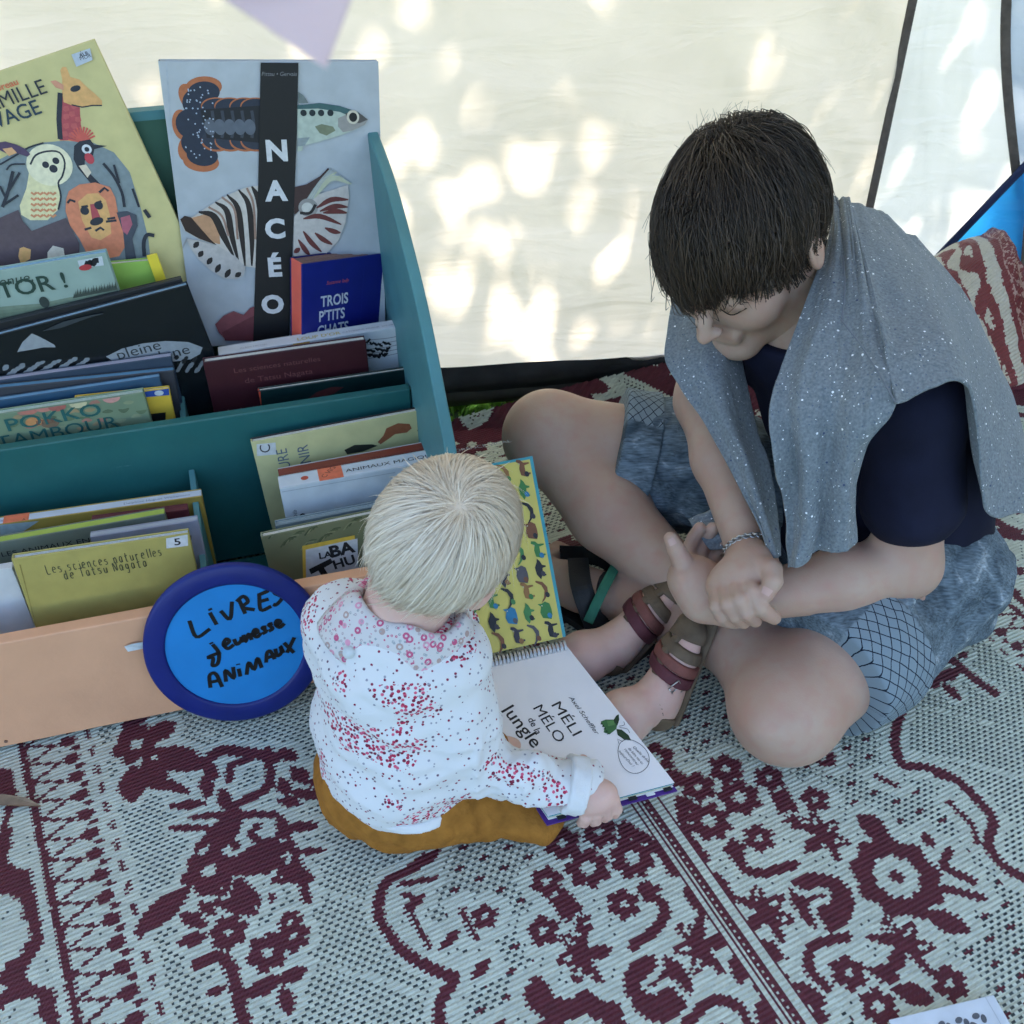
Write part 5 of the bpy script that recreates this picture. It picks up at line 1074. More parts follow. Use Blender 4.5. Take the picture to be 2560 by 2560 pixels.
# ---- denim shorts
def denim(name):
    m = bpy.data.materials.new(name); m.use_nodes = True; n = m.node_tree; b = n.nodes['Principled BSDF']; b.inputs['Roughness'].default_value = .9; b.inputs['Specular IOR Level'].default_value = .15
    tc = node(m, 'ShaderNodeTexCoord'); n1 = node(m, 'ShaderNodeTexNoise'); n1.inputs['Scale'].default_value = 17; n1.inputs['Detail'].default_value = 8; n1.inputs['Distortion'].default_value = 1.2; wire(m, tc.outputs['Object'], n1.inputs['Vector'])
    r = node(m, 'ShaderNodeValToRGB'); e = r.color_ramp.elements; e[0].position = .28; e[0].color = (.045, .066, .085, 1); e[1].position = .62; e[1].color = (.155, .20, .235, 1); e.new(.72).color = (.40, .45, .48, 1); wire(m, n1.outputs[0], r.inputs[0])
    n2 = node(m, 'ShaderNodeTexNoise'); n2.inputs['Scale'].default_value = 170; n2.inputs['Detail'].default_value = 6; mpd = node(m, 'ShaderNodeMapping'); mpd.inputs['Rotation'].default_value = (.3, .2, .7); mpd.inputs['Scale'].default_value = (.35, 2.2, 2.2); wire(m, tc.outputs['Object'], mpd.inputs['Vector']); wire(m, mpd.outputs[0], n2.inputs['Vector'])
    mr = node(m, 'ShaderNodeMapRange'); mr.inputs[1].default_value = .25; mr.inputs[2].default_value = .75; mr.inputs[3].default_value = .45; mr.inputs[4].default_value = 1.6; wire(m, n2.outputs[0], mr.inputs[0])
    m1 = node(m, 'ShaderNodeMix', data_type='RGBA', blend_type='MULTIPLY'); m1.inputs['Factor'].default_value = 1; wire(m, r.outputs[0], m1.inputs['A']); wire(m, mr.outputs[0], m1.inputs['B'])
    # printed net on the lining of the rolled cuffs: attributes carry length along the leg and angle round it
    al = node(m, 'ShaderNodeAttribute', attribute_name='along'); an = node(m, 'ShaderNodeAttribute', attribute_name='around'); net = node(m, 'ShaderNodeAttribute', attribute_name='net')
    def diag(sg):
        x = node(m, 'ShaderNodeMath', operation='MULTIPLY_ADD'); wire(m, al.outputs['Fac'], x.inputs[0]); x.inputs[1].default_value = sg * 1.0
        wire(m, an.outputs['Fac'], x.inputs[2]); d = node(m, 'ShaderNodeMath', operation='ADD'); wire(m, x.outputs[0], d.inputs[0]); wob = node(m, 'ShaderNodeMath', operation='MULTIPLY'); wire(m, n1.outputs[0], wob.inputs[0]); wob.inputs[1].default_value = .55; wire(m, wob.outputs[0], d.inputs[1])
        fr = node(m, 'ShaderNodeMath', operation='PINGPONG'); wire(m, d.outputs[0], fr.inputs[0]); fr.inputs[1].default_value = .5; lt = node(m, 'ShaderNodeMath', operation='LESS_THAN'); wire(m, fr.outputs[0], lt.inputs[0]); lt.inputs[1].default_value = .050; return lt
    a1, a2 = diag(1), diag(-1); mx_ = node(m, 'ShaderNodeMath', operation='MAXIMUM'); wire(m, a1.outputs[0], mx_.inputs[0]); wire(m, a2.outputs[0], mx_.inputs[1])
    pale = node(m, 'ShaderNodeMix', data_type='RGBA'); pale.inputs['A'].default_value = (.20, .255, .295, 1); pale.inputs['B'].default_value = (.010, .016, .03, 1); wire(m, mx_.outputs[0], pale.inputs['Factor'])
    m2 = node(m, 'ShaderNodeMix', data_type='RGBA'); wire(m, net.outputs['Fac'], m2.inputs['Factor']); wire(m, m1.outputs['Result'], m2.inputs['A']); wire(m, pale.outputs['Result'], m2.inputs['B']); wire(m, m2.outputs['Result'], b.inputs['Base Color'])
    bp = node(m, 'ShaderNodeBump'); bp.inputs['Strength'].default_value = .5; bp.inputs['Distance'].default_value = .002; n3 = node(m, 'ShaderNodeTexNoise'); n3.inputs['Scale'].default_value = 60; n3.inputs['Detail'].default_value = 6; wire(m, tc.outputs['Object'], n3.inputs['Vector']); wire(m, n3.outputs[0], bp.inputs['Height']); wire(m, bp.outputs[0], b.inputs['Normal']); return m
m_den = denim('worn_denim')
def leg_attr(V, H, K, sideA, net_lo, net_hi, hem):
    d = nv(K - H); x = nv(np.cross(d, (0, 0, 1))); y = np.cross(x, d); P = V - H; al = P @ d; ang = np.arctan2(P @ y, P @ x)
    along = (hem - al) / .0145; around = ang / (2 * math.pi) * 30
    net = ((al > net_lo) & sideA(ang)).astype(float); return {'along': ('POINT', 'FLOAT', along), 'around': ('POINT', 'FLOAT', around), 'net': ('POINT', 'FLOAT', net)}
f = Field((.12, .78, -.005), (.80, 1.42, .30), .0046)
thigh(f, LH, LK, .012); thigh(f, RH_, RK, .012, r=(.088, .066)); f.cone(PEL, (.515, 1.12, .20), .122, .114, .05); f.cone(LH, RH_, .094, .092, .05)
dL, dR = nv(LK - LH), nv(RK - RH_); hL, hR = np.linalg.norm(LK - LH) - .072, np.linalg.norm(RK - RH_) - .096
f.wrinkle(.012, 22, 5, None, (1, 1, 1.6)); f.cut(LH + dL * (hL - .05), dL, .004) if False else None
# cut both legs at the hem: remove what lies beyond it
ax_ = [f.lo[i] + np.arange(f.n[i]) * f.h for i in range(3)]; GX, GY, GZ_ = np.meshgrid(*ax_, indexing='ij')
def beyond(H, d, hem, K): return np.where(((GX - K[0]) ** 2 + (GY - K[1]) ** 2 + (GZ_ - K[2]) ** 2) < .20 ** 2, (GX - H[0]) * d[0] + (GY - H[1]) * d[1] + (GZ_ - H[2]) * d[2] - hem, -1)
for H, d, hem, K in ((LH, dL, hL - .012, LK), (RH_, dR, hR - .012, RK)): f.f = np.maximum(f.f, beyond(H, d, hem, K)).astype(np.float32)
f.cut((0, 0, .006), (0, 0, -1), .004); f.f = np.maximum(f.f, np.where(GX > .42, (GX - .53) * -.25 + GZ_ - .232, -1)).astype(np.float32)
V, F = f.mesh(1); z0 = np.zeros(len(V)); SHV = V; shorts = ach(mesh_np('shorts', V, F, m_den, adult, attrs={'along': ('POINT', 'FLOAT', z0), 'around': ('POINT', 'FLOAT', z0), 'net': ('POINT', 'FLOAT', z0)}))
def cuff(H, K, hem, w, g, rr, side):
    d = nv(K - H); L = np.linalg.norm(K - H); f = Field(np.minimum(H, K) - .14, np.maximum(H, K) + .14, .0036); thigh(f, H, K, g, r=rr); f.wrinkle(.005, 26, 8)
    f.cut(H + d * hem, d, .004); f.cut(H + d * (hem - w), -d, .004); f.cut((0, 0, .007), (0, 0, -1), .003)
    V, F = f.mesh(1); return (mesh_np('rolled_cuff', V, F, m_den, shorts, attrs=leg_attr(V, H, K, side, hem - w + .004, hem, hem)))
cuff(LH, LK, hL, .085, .024, (.089, .063), lambda a: (a > 1.75) | (a < -1.2)); cuff(RH_, RK, hR, .055, .022, (.088, .066), lambda a: (a > -.8) & (a < 2.0))

# stitched seams on the denim
def on_mesh(V, px, py, lift=.0008):
    d = CP * V[:, 1] + SP * (CAM_H - V[:, 2]); X = 1280 + V[:, 0] / d * FPX; Yp = 1280 - (SP * V[:, 1] - CP * (CAM_H - V[:, 2])) / d * FPX
    r = np.hypot(X - px, Yp - py); m = r < 9
    if not m.any(): m = r <= r.min() + 4
    t = d[m].min(); return wp(px, py, t - lift)
m_sti = mat('pale_stitching', (.24, .28, .30), .85, .2, 120)
for L in () and ([(2195,1505),(2260,1512),(2310,1545),(2360,1590),(2395,1640)], [(2300,1440),(2370,1475),(2410,1500)], [(2420,1510),(2405,1560),(2390,1600)]):
    P_ = [on_mesh(SHV, *p) for p in crv([(x, y, 0) for x, y in L], 16)[:, :2]]; mb = MB(); mb.tube(P_, .0008, 6); mb.build('seam', m_sti, shorts, True)
# ---- speckled grey sweatshirt over the shoulders
def speckle(name):
    m = bpy.data.materials.new(name); m.use_nodes = True; b = m.node_tree.nodes['Principled BSDF']; b.inputs['Roughness'].default_value = .9; b.inputs['Specular IOR Level'].default_value = .15; b.inputs['Sheen Weight'].default_value = .15
    tc = node(m, 'ShaderNodeTexCoord'); n1 = node(m, 'ShaderNodeTexNoise'); n1.inputs['Scale'].default_value = 320; n1.inputs['Detail'].default_value = 4; wire(m, tc.outputs['Object'], n1.inputs['Vector'])
    r = node(m, 'ShaderNodeValToRGB'); e = r.color_ramp.elements; e[0].position = .3; e[0].color = (.125, .150, .170, 1); e[1].position = .7; e[1].color = (.225, .255, .275, 1); wire(m, n1.outputs[0], r.inputs[0]); cur = r.outputs[0]
    for sc, thr, lo, hi, col in ((130, .120, .0, .12, (.85, .87, .90)), (130, .12, .20, .28, (.045, .065, .13)), (290, .15, .0, .11, (.80, .83, .86)), (290, .19, .20, .36, (.10, .13, .18))):
        v = node(m, 'ShaderNodeTexVoronoi'); v.inputs['Scale'].default_value = sc; wire(m, tc.outputs['Object'], v.inputs['Vector'])
        sx = node(m, 'ShaderNodeSeparateColor'); wire(m, v.outputs['Color'], sx.inputs[0])
        d = node(m, 'ShaderNodeMath', operation='LESS_THAN'); wire(m, v.outputs['Distance'], d.inputs[0]); d.inputs[1].default_value = thr * 1.45
        g1 = node(m, 'ShaderNodeMath', operation='GREATER_THAN'); wire(m, sx.outputs[0], g1.inputs[0]); g1.inputs[1].default_value = lo
        g2 = node(m, 'ShaderNodeMath', operation='LESS_THAN'); wire(m, sx.outputs[0], g2.inputs[0]); g2.inputs[1].default_value = hi
        p = node(m, 'ShaderNodeMath', operation='MULTIPLY'); wire(m, d.outputs[0], p.inputs[0]); wire(m, g1.outputs[0], p.inputs[1]); q = node(m, 'ShaderNodeMath', operation='MULTIPLY'); wire(m, p.outputs[0], q.inputs[0]); wire(m, g2.outputs[0], q.inputs[1])
        mx = node(m, 'ShaderNodeMix', data_type='RGBA'); wire(m, q.outputs[0], mx.inputs['Factor']); wire(m, cur, mx.inputs['A']); mx.inputs['B'].default_value = (*col, 1); cur = mx.outputs['Result']
    wire(m, cur, b.inputs['Base Color'])
    n2 = node(m, 'ShaderNodeTexNoise'); n2.inputs['Scale'].default_value = 700; wire(m, tc.outputs['Object'], n2.inputs['Vector']); bp = node(m, 'ShaderNodeBump'); bp.inputs['Strength'].default_value = .35; bp.inputs['Distance'].default_value = .0015; wire(m, n2.outputs[0], bp.inputs['Height']); wire(m, bp.outputs[0], b.inputs['Normal']); return m
m_swt = speckle('speckled_grey_jersey'); m_lining = mat('dark_grey_lining', (.045, .048, .052), .9, .2, 60, .3, 500)
sweat = prop(empty('sweatshirt', (.45, 1.1, .30)), 'speckled grey sweatshirt draped over the shoulders of the dark-haired person', 'sweatshirt')
ST = Matrix.Translation((-.45, -1.1, -.30))
def cloth(name, cols, nu, nv_, amp, seed, fold=(3, 1.2), parent=sweat, inv=ST, m=None, th=.0032, dt=0.0):
    g = loft([[wp(p[0], p[1], p[2] + dt) for p in c] for c in cols], nu, nv_); du = np.gradient(g, axis=0); dv = np.gradient(g, axis=1); nn = np.cross(du, dv); nn /= np.linalg.norm(nn, axis=2, keepdims=True) + 1e-9
    uu, vv = np.meshgrid(np.linspace(0, 1, nu), np.linspace(0, 1, nv_), indexing='ij'); h = fbm(uu * fold[0] * 2, vv * fold[1] * 2, seed, 4) + .75 * np.sin(uu * fold[0] * 6.28 + 2 * fbm(vv * 3, uu, seed + 3)) * np.clip(vv * 1.5 - .2, 0, 1)
    g = g + nn * (h * amp)[..., None]
    o = mesh_np(name, g.reshape(-1, 3), grid_faces(nu, nv_), m or m_swt, parent); o.matrix_parent_inverse = inv
    md = o.modifiers.new('thickness', 'SOLIDIFY'); md.thickness = th; md.offset = 0; return o, g
cA = [(2072,490,1.315),(2066,590,1.25),(2035,690,1.20),(1995,800,1.165),(1955,920,1.14),(1927,1020,1.125),(1940,1110,1.135),(1958,1210,1.16),(1965,1330,1.18),(1964,1424,1.195)]
cB = [(2092,490,1.305),(2095,600,1.22),(2078,720,1.165),(2052,830,1.13),(2025,940,1.11),(2010,1040,1.105),(2015,1130,1.12),(2020,1220,1.14),(2025,1320,1.16),(2010,1405,1.178)]
cC = [(2112,500,1.30),(2130,620,1.205),(2140,740,1.145),(2135,850,1.11),(2120,950,1.09),(2100,1050,1.09),(2090,1140,1.11),(2085,1230,1.13),(2085,1310,1.152),(2075,1376,1.17)]
cD = [(2132,512,1.30),(2162,640,1.195),(2192,760,1.132),(2217,870,1.092),(2242,965,1.066),(2225,1040,1.066),(2172,1115,1.092),(2150,1200,1.12),(2145,1285,1.148),(2143,1359,1.162)]
cloth('front_panel', [cA, cB, cC, cD], 60, 110, .013, 51, (2.2, 1.0), dt=-.016)
b0 = [(2125,505,1.305),(2160,640,1.198),(2190,760,1.134),(2215,870,1.094),(2240,1008,1.066)]
b1 = [(2155,512,1.315),(2215,640,1.222),(2265,760,1.152),(2300,860,1.106),(2330,972,1.072)]
b2 = [(2188,530,1.335),(2270,640,1.262),(2340,760,1.19),(2392,880,1.13),(2428,992,1.098)]
b3 = [(2225,552,1.355),(2325,655,1.305),(2412,785,1.24),(2458,930,1.19),(2463,1060,1.165),(2468,1180,1.172),(2478,1274,1.182)]
b4 = [(2258,576,1.375),(2365,690,1.345),(2448,825,1.295),(2508,970,1.245),(2530,1100,1.225),(2540,1200,1.22),(2538,1282,1.22)]
b5 = [(2285,596,1.405),(2402,735,1.385),(2478,880,1.355),(2535,1010,1.315),(2580,1140,1.285),(2605,1230,1.275),(2605,1285,1.275)]
b6 = [(2230,610,1.47),(2355,770,1.47),(2435,910,1.45),(2500,1030,1.41),(2560,1150,1.37),(2592,1240,1.345),(2595,1290,1.345)]
cloth('back_panel', [b0, b1, b2, b3, b4, b5, b6], 90, 80, .009, 63, (2.4, 1.2), dt=-.026)
e1 = [(1715,610,1.40),(1688,730,1.345),(1670,830,1.315),(1664,900,1.295),(1700,965,1.275),(1752,1042,1.258),(1812,1149,1.235),(1858,1242,1.222),(1902,1326,1.212),(1925,1395,1.208)]
e2 = [(1750,600,1.40),(1738,730,1.33),(1736,840,1.29),(1742,915,1.265),(1770,985,1.25),(1805,1060,1.238),(1848,1149,1.224),(1882,1242,1.215),(1913,1326,1.209),(1930,1396,1.206)]
e3 = [(1800,610,1.40),(1795,760,1.32),(1802,860,1.275),(1812,930,1.255),(1828,1000,1.244),(1848,1075,1.236),(1880,1149,1.226),(1905,1242,1.218),(1925,1326,1.213),(1936,1396,1.209)]
e4 = [(1840,640,1.42),(1842,800,1.35),(1850,890,1.31),(1862,960,1.29),(1878,1030,1.28),(1897,1095,1.268),(1925,1160,1.255),(1938,1242,1.245),(1943,1326,1.235),(1943,1390,1.225)]
cloth('front_panel', [e1, e2, e3, e4], 50, 90, .006, 71, (1.6, 1.4))
# strip of dark lining between the two layers at the arm opening, and the shirt tail lying in the lap
0 and cloth('lining_strip', [[(2118,1080,1.105),(2108,1160,1.12),(2100,1250,1.14),(2092,1340,1.16),(2085,1385,1.17)], [(2140,1085,1.10),(2128,1165,1.118),(2118,1250,1.14),(2108,1340,1.158),(2100,1388,1.168)]], 8, 40, .002, 77, m=m_lining, dt=-.034)
for c_ in ([(2103,800,1.118),(2150,860,1.100),(2195,930,1.080),(2238,1005,1.061)], [(2108,640,1.205),(2112,720,1.158),(2105,800,1.124)]):
    mb = MB(); mb.tube(crv([wp(p[0], p[1], p[2] - .0245) for p in c_], 24), .0009, 6); o = mb.build('seam', mat('seam_thread', (.15, .17, .20), .9), sweat, True); o.matrix_parent_inverse = ST
cloth('sleeve_end', [[(1722,1300,1.32),(1770,1278,1.31),(1830,1275,1.30)], [(1740,1330,1.30),(1785,1325,1.295),(1835,1320,1.285)], [(1775,1375,1.29),(1805,1372,1.285),(1840,1365,1.28)]], 24, 24, .005, 81)

# ---- hair of the adult
def grow(fr, roots, whorl, cen, rad, length, steps, offs, grav=.0, seed=1, jit=.10, clump=0.0, swirl=0.0, stop=None, lift=0.0):
    """strands creep over an ellipsoid away from the whorl; all in head axes"""
    g = np.random.default_rng(seed); N = len(roots); P = roots.copy(); out = [P.copy()]; step = length / steps; kick = g.normal(0, jit, (N, 3)); alive = np.ones(N, bool)
    gl = fr.ax @ np.array((0, 0, -1.0))
    for i in range(steps):
        n = (P - cen) / rad ** 2; n /= np.linalg.norm(n, axis=1, keepdims=True)
        d = P - whorl; d -= n * (d * n).sum(1, keepdims=True); d /= np.linalg.norm(d, axis=1, keepdims=True) + 1e-6
        if swirl: d = d + swirl * np.cross(n, d)
        d = d + kick + grav * (gl - n * (n @ gl)[:, None]); d /= np.linalg.norm(d, axis=1, keepdims=True)
        s_ = step if np.isscalar(step) else step[:, None]
        Q = P + d * s_ * alive[:, None]
        k0 = np.sqrt((((Q - cen) / rad) ** 2).sum(1, keepdims=True)); tgt = 1 + (offs + lift * (i / steps) ** 2)[:, None] / rad.mean()
        hang = np.clip((n @ gl) + .15, 0, 1)[:, None] * 1.4; rt_ = tgt / k0; Q = np.where(alive[:, None], cen + (Q - cen) * np.where(rt_ > 1, rt_, 1 - (1 - rt_) * .8 * np.clip(1 - hang, 0, 1)), P)
        if stop is not None: alive &= ~stop(Q)
        P = Q; out.append(P.copy())
    return np.stack(out, 1)
def ribbons_(name, P, C, rad, m, parent):
    """P (strands, steps, 3) as fine flat hairs lying on the head round C"""
    N, S, _ = P.shape; D = np.gradient(P, axis=1); nn = P - C; X = np.cross(D, nn); X /= np.linalg.norm(X, axis=2, keepdims=True) + 1e-9; tp = np.sin(np.linspace(.5, 2.95, S))[None, :, None]
    V = np.stack([P - X * rad[:, None, None] * tp, P + X * rad[:, None, None] * tp], 2).reshape(-1, 3); b = (np.arange(N)[:, None] * S + np.arange(S - 1)[None]) * 2
    F = np.stack([b, b + 1, b + 3, b + 2], -1).reshape(-1, 4); return mesh_np(name, V, F, m, parent, True, attrs={'tone': ('POINT', 'FLOAT', np.repeat(np.random.default_rng(4).random(N), S * 2))})
def hair_glow(m, w):
    n = m.node_tree; b = n.nodes['Principled BSDF']; o = n.nodes['Material Output']; t = node(m, 'ShaderNodeBsdfTranslucent'); x = node(m, 'ShaderNodeMixShader'); x.inputs[0].default_value = w; wire(m, b.inputs['Base Color'].links[0].from_socket, t.inputs[0]); wire(m, b.outputs[0], x.inputs[1]); wire(m, t.outputs[0], x.inputs[2]); wire(m, x.outputs[0], o.inputs[0])
def clump(S, n, w, seed):
    g = np.random.default_rng(seed); N = len(S); gi = g.choice(N, n, replace=False); mid = S[:, S.shape[1] // 2]
    best = np.zeros(N, int)
    for i in range(0, N, 1000): best[i:i + 1000] = np.argmin(((mid[i:i + 1000, None] - mid[gi][None]) ** 2).sum(2), 1)
    G = S[gi][best]; t = (np.linspace(0, 1, S.shape[1]) ** 1.3)[None, :, None] * w * g.uniform(.3, 1, (N, 1, 1)); return S * (1 - t) + G * t
def scalp(n, cen, rad, test, seed):
    g = np.random.default_rng(seed); o = []
    while len(o) < n:
        q = g.normal(0, 1, (4000, 3)); q /= np.linalg.norm(q, axis=1, keepdims=True); q = cen + q * rad; o += list(q[test(q)])
    return np.array(o[:n])
cen = np.array((0, -.010, .036)); rad = np.array((.077, .097, .088)); wh = np.array((.012, -.045, .118))
tst = lambda q: (q[:, 2] > -.035 + np.clip(q[:, 1], 0, 1) * .9) | ((q[:, 1] < -.02) & (q[:, 2] > -.06))
NA = 14000; rt = scalp(NA, cen, rad, tst, 5); g_ = np.random.default_rng(8)
hv_ = g_.normal(0, .011, NA) - .020 * np.clip((rt[:, 0] + .01) / .06, 0, 1) + .010 * np.sin(rt[:, 0] * 150)
lim = lambda Q: Q[:, 2] < np.where(Q[:, 1] > .045, .036 + .12 * np.abs(Q[:, 0]) - .25 * np.clip(.06 - Q[:, 1], 0, 1), np.where(Q[:, 1] > -.038, .016 - .25 * np.clip(Q[:, 1] - .01, 0, 1), -.055)) + hv_
S = grow(AD, rt, wh, cen, rad, g_.uniform(.07, .17, NA), 14, g_.uniform(.002, .018, NA) + .010 * np.clip(fbm(rt[:, 0] * 45, rt[:, 1] * 45 + rt[:, 2] * 30, 44) + .3, 0, 1), .30, 9, .26, stop=lim, swirl=.15)
S = clump(S, 300, .85, 3); fl_ = (np.random.default_rng(12).random(NA) < .02); n_o = (S[:, -1] - cen) / np.linalg.norm(S[:, -1] - cen, axis=1, keepdims=True); S = S + (np.linspace(0, 1, S.shape[1]) ** 2)[None, :, None] * (fl_ * np.random.default_rng(13).uniform(.004, .016, NA))[:, None, None] * n_o[:, None]
m_hair = hair_mat('dark_brown_hair', (.011, .0075, .005), (.080, .052, .032), .52)
ahair = ach(tufts('hair', AD.w(S), g_.uniform(.0004, .0008, NA), m_hair, adult)); ahair['kind'] = 'stuff'
# unruly tuft on the crown
nT = 130; rt = wh + g_.normal(0, 1, (nT, 3)) * np.array((.030, .020, .006)); rt = cen + (rt - cen) / np.sqrt((((rt - cen) / (rad + .012)) ** 2).sum(1, keepdims=True)); dirs = nv(np.array((0, -.2, 1.0))) + g_.normal(0, .55, (nT, 3)); dirs /= np.linalg.norm(dirs, axis=1, keepdims=True)
L = g_.uniform(.010, .026, nT); tt = np.linspace(0, 1, 10)
Pt = rt[:, None] + dirs[:, None] * (L[:, None] * tt[None])[..., None] + (np.array((.3, -.9, -1.0)) + g_.normal(0, .5, (nT, 3)))[:, None] * (L[:, None] * tt[None] ** 2 * .95)[..., None]
tufts('hair_tuft', AD.w(Pt), g_.uniform(.0003, .0005, nT), m_hair, ahair)['kind'] = 'stuff'
# dark under-layer so that no scalp shows
f = Field((.10, .95, .42), (.48, 1.35, .72), .004); f.ell(AD.p(*cen), rad + .003, AD.ax, .01); f.cut(AD.p(0, .05, .018), nv(AD.F * .75 - AD.U * 1.0), .01); f.cut(AD.p(0, -.06, -.05), -AD.U, .01); f.cut(AD.p(0, .02, -.005), nv(AD.F * .25 - AD.U), .01)
mesh_np('hair_base', *f.mesh(1), mat('hair_base_dark', (.006, .0045, .0035), .6, .2, 60), ahair)
# eyebrow, lashes, lips
mb = MB()
for s in (-1, 1):
    mb.tube(crv([AD.p(s * .014, .0935, .018), AD.p(s * .031, .0915, .0225), AD.p(s * .048, .078, .016)], 8), [.0012, .0022, .0023, .0022, .002, .0016, .0012, .0006], 6)
    mb.tube(crv([AD.p(s * .017, .0915, -.001), AD.p(s * .031, .0925, -.006), AD.p(s * .046, .083, -.001)], 8), .0007, 5)
mb.build('eyebrows_and_lashes', mat('brow_hair', (.02, .014, .01), .7), body, True)['kind'] = 'stuff'
# ---- chain bracelet on the far wrist
br = prop(empty('bracelet', tuple(RW_)), 'silver chain bracelet on the wrist of the grasping hand', 'bracelet'); fd = nv(RW_ - RE); bx_ = nv(np.cross(fd, (0, 0, 1))); by_ = np.cross(bx_, fd); mb = MB(); m_sil = mat('silver', (.55, .54, .52), .28, .15, 90, metal=1.0)
cB_ = RW_ - fd * .010
for k in range(44):
    a = 2 * math.pi * k / 44; c = cB_ + (bx_ * math.cos(a) + by_ * math.sin(a)) * .0285; tg = -bx_ * math.sin(a) + by_ * math.cos(a); o = fd if k % 2 else (bx_ * math.cos(a) + by_ * math.sin(a))
    mb.tube([c + tg * .0036 * math.cos(q) + o * .0034 * math.sin(q) - RW_ for q in np.linspace(0, 6.283, 9)], .0012, 5, cap=False)
mb.build('chain', m_sil, br, True)['kind'] = 'stuff'
# ---- black sandal with a green strap on the visible foot
m_blk = mat('black_rubber', (.014, .015, .016), .6, .2, 40, .3, 300); m_gst = mat('green_strap', (.03, .16, .10), .7, .15, 50, .4, 500)
sd_ = prop(empty('sandal', (.07, 1.08, 0)), 'black sandal with a green strap under the crossed legs', 'sandal'); SI = Matrix.Translation((-.07, -1.08, 0))
def sole(name, pts, wid, z0, z1, m, parent, inv):
    c = crv(pts, 20); L = []; Rr = []
    for i, p in enumerate(c):
        d = nv(c[min(i + 1, 19)] - c[max(i - 1, 0)]); s = np.array((d[1], -d[0], 0)); w = np.interp(i / 19, [0, .1, .35, .7, .92, 1], wid); L.append(p + s * w); Rr.append(p - s * w)
    out = L + Rr[::-1]; n = len(out); b = MB(); b.add([(q[0], q[1], z0) for q in out] + [(q[0], q[1], z1) for q in out], [tuple(range(n))[::-1], tuple(range(n, 2 * n))] + [(i, (i + 1) % n, n + (i + 1) % n, n + i) for i in range(n)])
    o = b.build(name, m, parent); o.matrix_parent_inverse = inv; return o
sole('sole', [(.185, .965, 0), (.115, 1.045, 0), (.045, 1.115, 0), (-.015, 1.165, 0)], [.02, .034, .034, .046, .036, .01], .0045, .017, m_blk, sd_, SI)
def strap(name, pts, w, m, parent, inv, out, n=18):
    o = ribbon(name, pts, w, n, m, out, parent, .0); o.matrix_parent_inverse = inv; return o
strap('strap', [(.125, 1.005, .02), (.135, 1.05, .075), (.165, 1.075, .02)], .022, m_blk, sd_, SI, (.3, -.5, .8))
strap('strap', [wp(1445, 1395, 1.475), wp(1455, 1470, 1.425), wp(1490, 1570, 1.435)], .030, m_blk, sd_, SI, (0, -.55, .83))
strap('strap', [wp(1550, 1395, 1.46), wp(1510, 1470, 1.415), wp(1470, 1555, 1.42)], .014, m_gst, sd_, SI, (0, -.55, .83))
strap('strap', [wp(1400, 1385, 1.55), wp(1500, 1395, 1.52), wp(1580, 1450, 1.49), wp(1640, 1510, 1.46)], .026, m_blk, sd_, SI, (.2, -.8, .55))
# ================================================================== the open spiral-bound book on the toddler's legs
def frame3(o, ex, n):
    n = Vector(n).normalized(); ex = Vector(ex); ex = (ex - n * ex.dot(n)).normalized(); ey = n.cross(ex); o = Vector(o)
    return Matrix(((ex.x, ey.x, n.x, o.x), (ex.y, ey.y, n.y, o.y), (ex.z, ey.z, n.z, o.z), (0, 0, 0, 1)))
BR, BL, SR = Wz(1690, 1958, .066), Wz(1370, 2042, .066), Wz(1412, 1606, .092)
SL = BL + (SR - BR); wB = (BR - BL).length; lB = (SR - BR).length
nP = (BR - BL).cross(SR - BR).normalized(); MP = frame3(BL, BR - BL, nP); IP = MP.inverted(); shr = IP @ SR
open_book = prop(empty('open_book', matrix=MP), 'open spiral-bound children\'s book with white title page and yellow animal endpaper', 'book')
def pg(*L):
    out = []
    for x, y in L:
        d = ray(x, y); o = Vector((0, 0, CAM_H)); t = (MP.translation - o).dot(nP) / d.dot(nP); q = IP @ (o + d * t); out.append((q.x, q.y))
    return out
sx_ = (shr.x - wB)                       # the page leans a little: sheared outline
def slab(name, x0, x1, y0, y1, z0, z1, m, parent=open_book, bev=0):
    b = MB(); S_ = lambda x, y: x + sx_ * y / shr.y
    b.add([(S_(x, y), y, z) for z in (z0, z1) for x, y in ((x0, y0), (x1, y0), (x1, y1), (x0, y1))], [(3, 2, 1, 0), (4, 5, 6, 7), (0, 1, 5, 4), (1, 2, 6, 5), (2, 3, 7, 6), (3, 0, 4, 7)]); return b.build(name, m, parent, bevel=bev)
m_paper = mat('white_paper', (.80, .79, .80), .75, .03, 20); m_yel = mat('yellow_page_edges', (.66, .56, .22), .75, .15, 200); m_pur = mat('purple_cover', (.085, .03, .22), .45, .08, 40); m_tea = mat('teal_cover_edge', (.05, .30, .36), .5, .08, 40)
YS = shr.y
tpage = slab('title_page', .001, wB - .001, .001, YS - .006, -.0006, 0, m_paper)
slab('page_block', .003, wB - .003, .003, YS - .006, -.0125, -.0012, m_yel)
for k in range(4): slab('page_sheet', .002, wB - .0015 + .0006 * (k % 2), .0012 + .0007 * (k % 3), YS - .006, -.0034 - .0024 * k, -.0027 - .0024 * k, m_paper if k % 2 else m_tea)
slab('back_cover', -.002, wB + .002, -.003, YS - .004, -.0160, -.0135, m_pur)
for k in range(7): slab('index_tab', .012 + k * .022, .022 + k * .022, -.0016, .0028, -.0118, -.0098, [ink(40, 40, 44), m_paper][k % 2])
a = Art(); IK = (28, 28, 34)
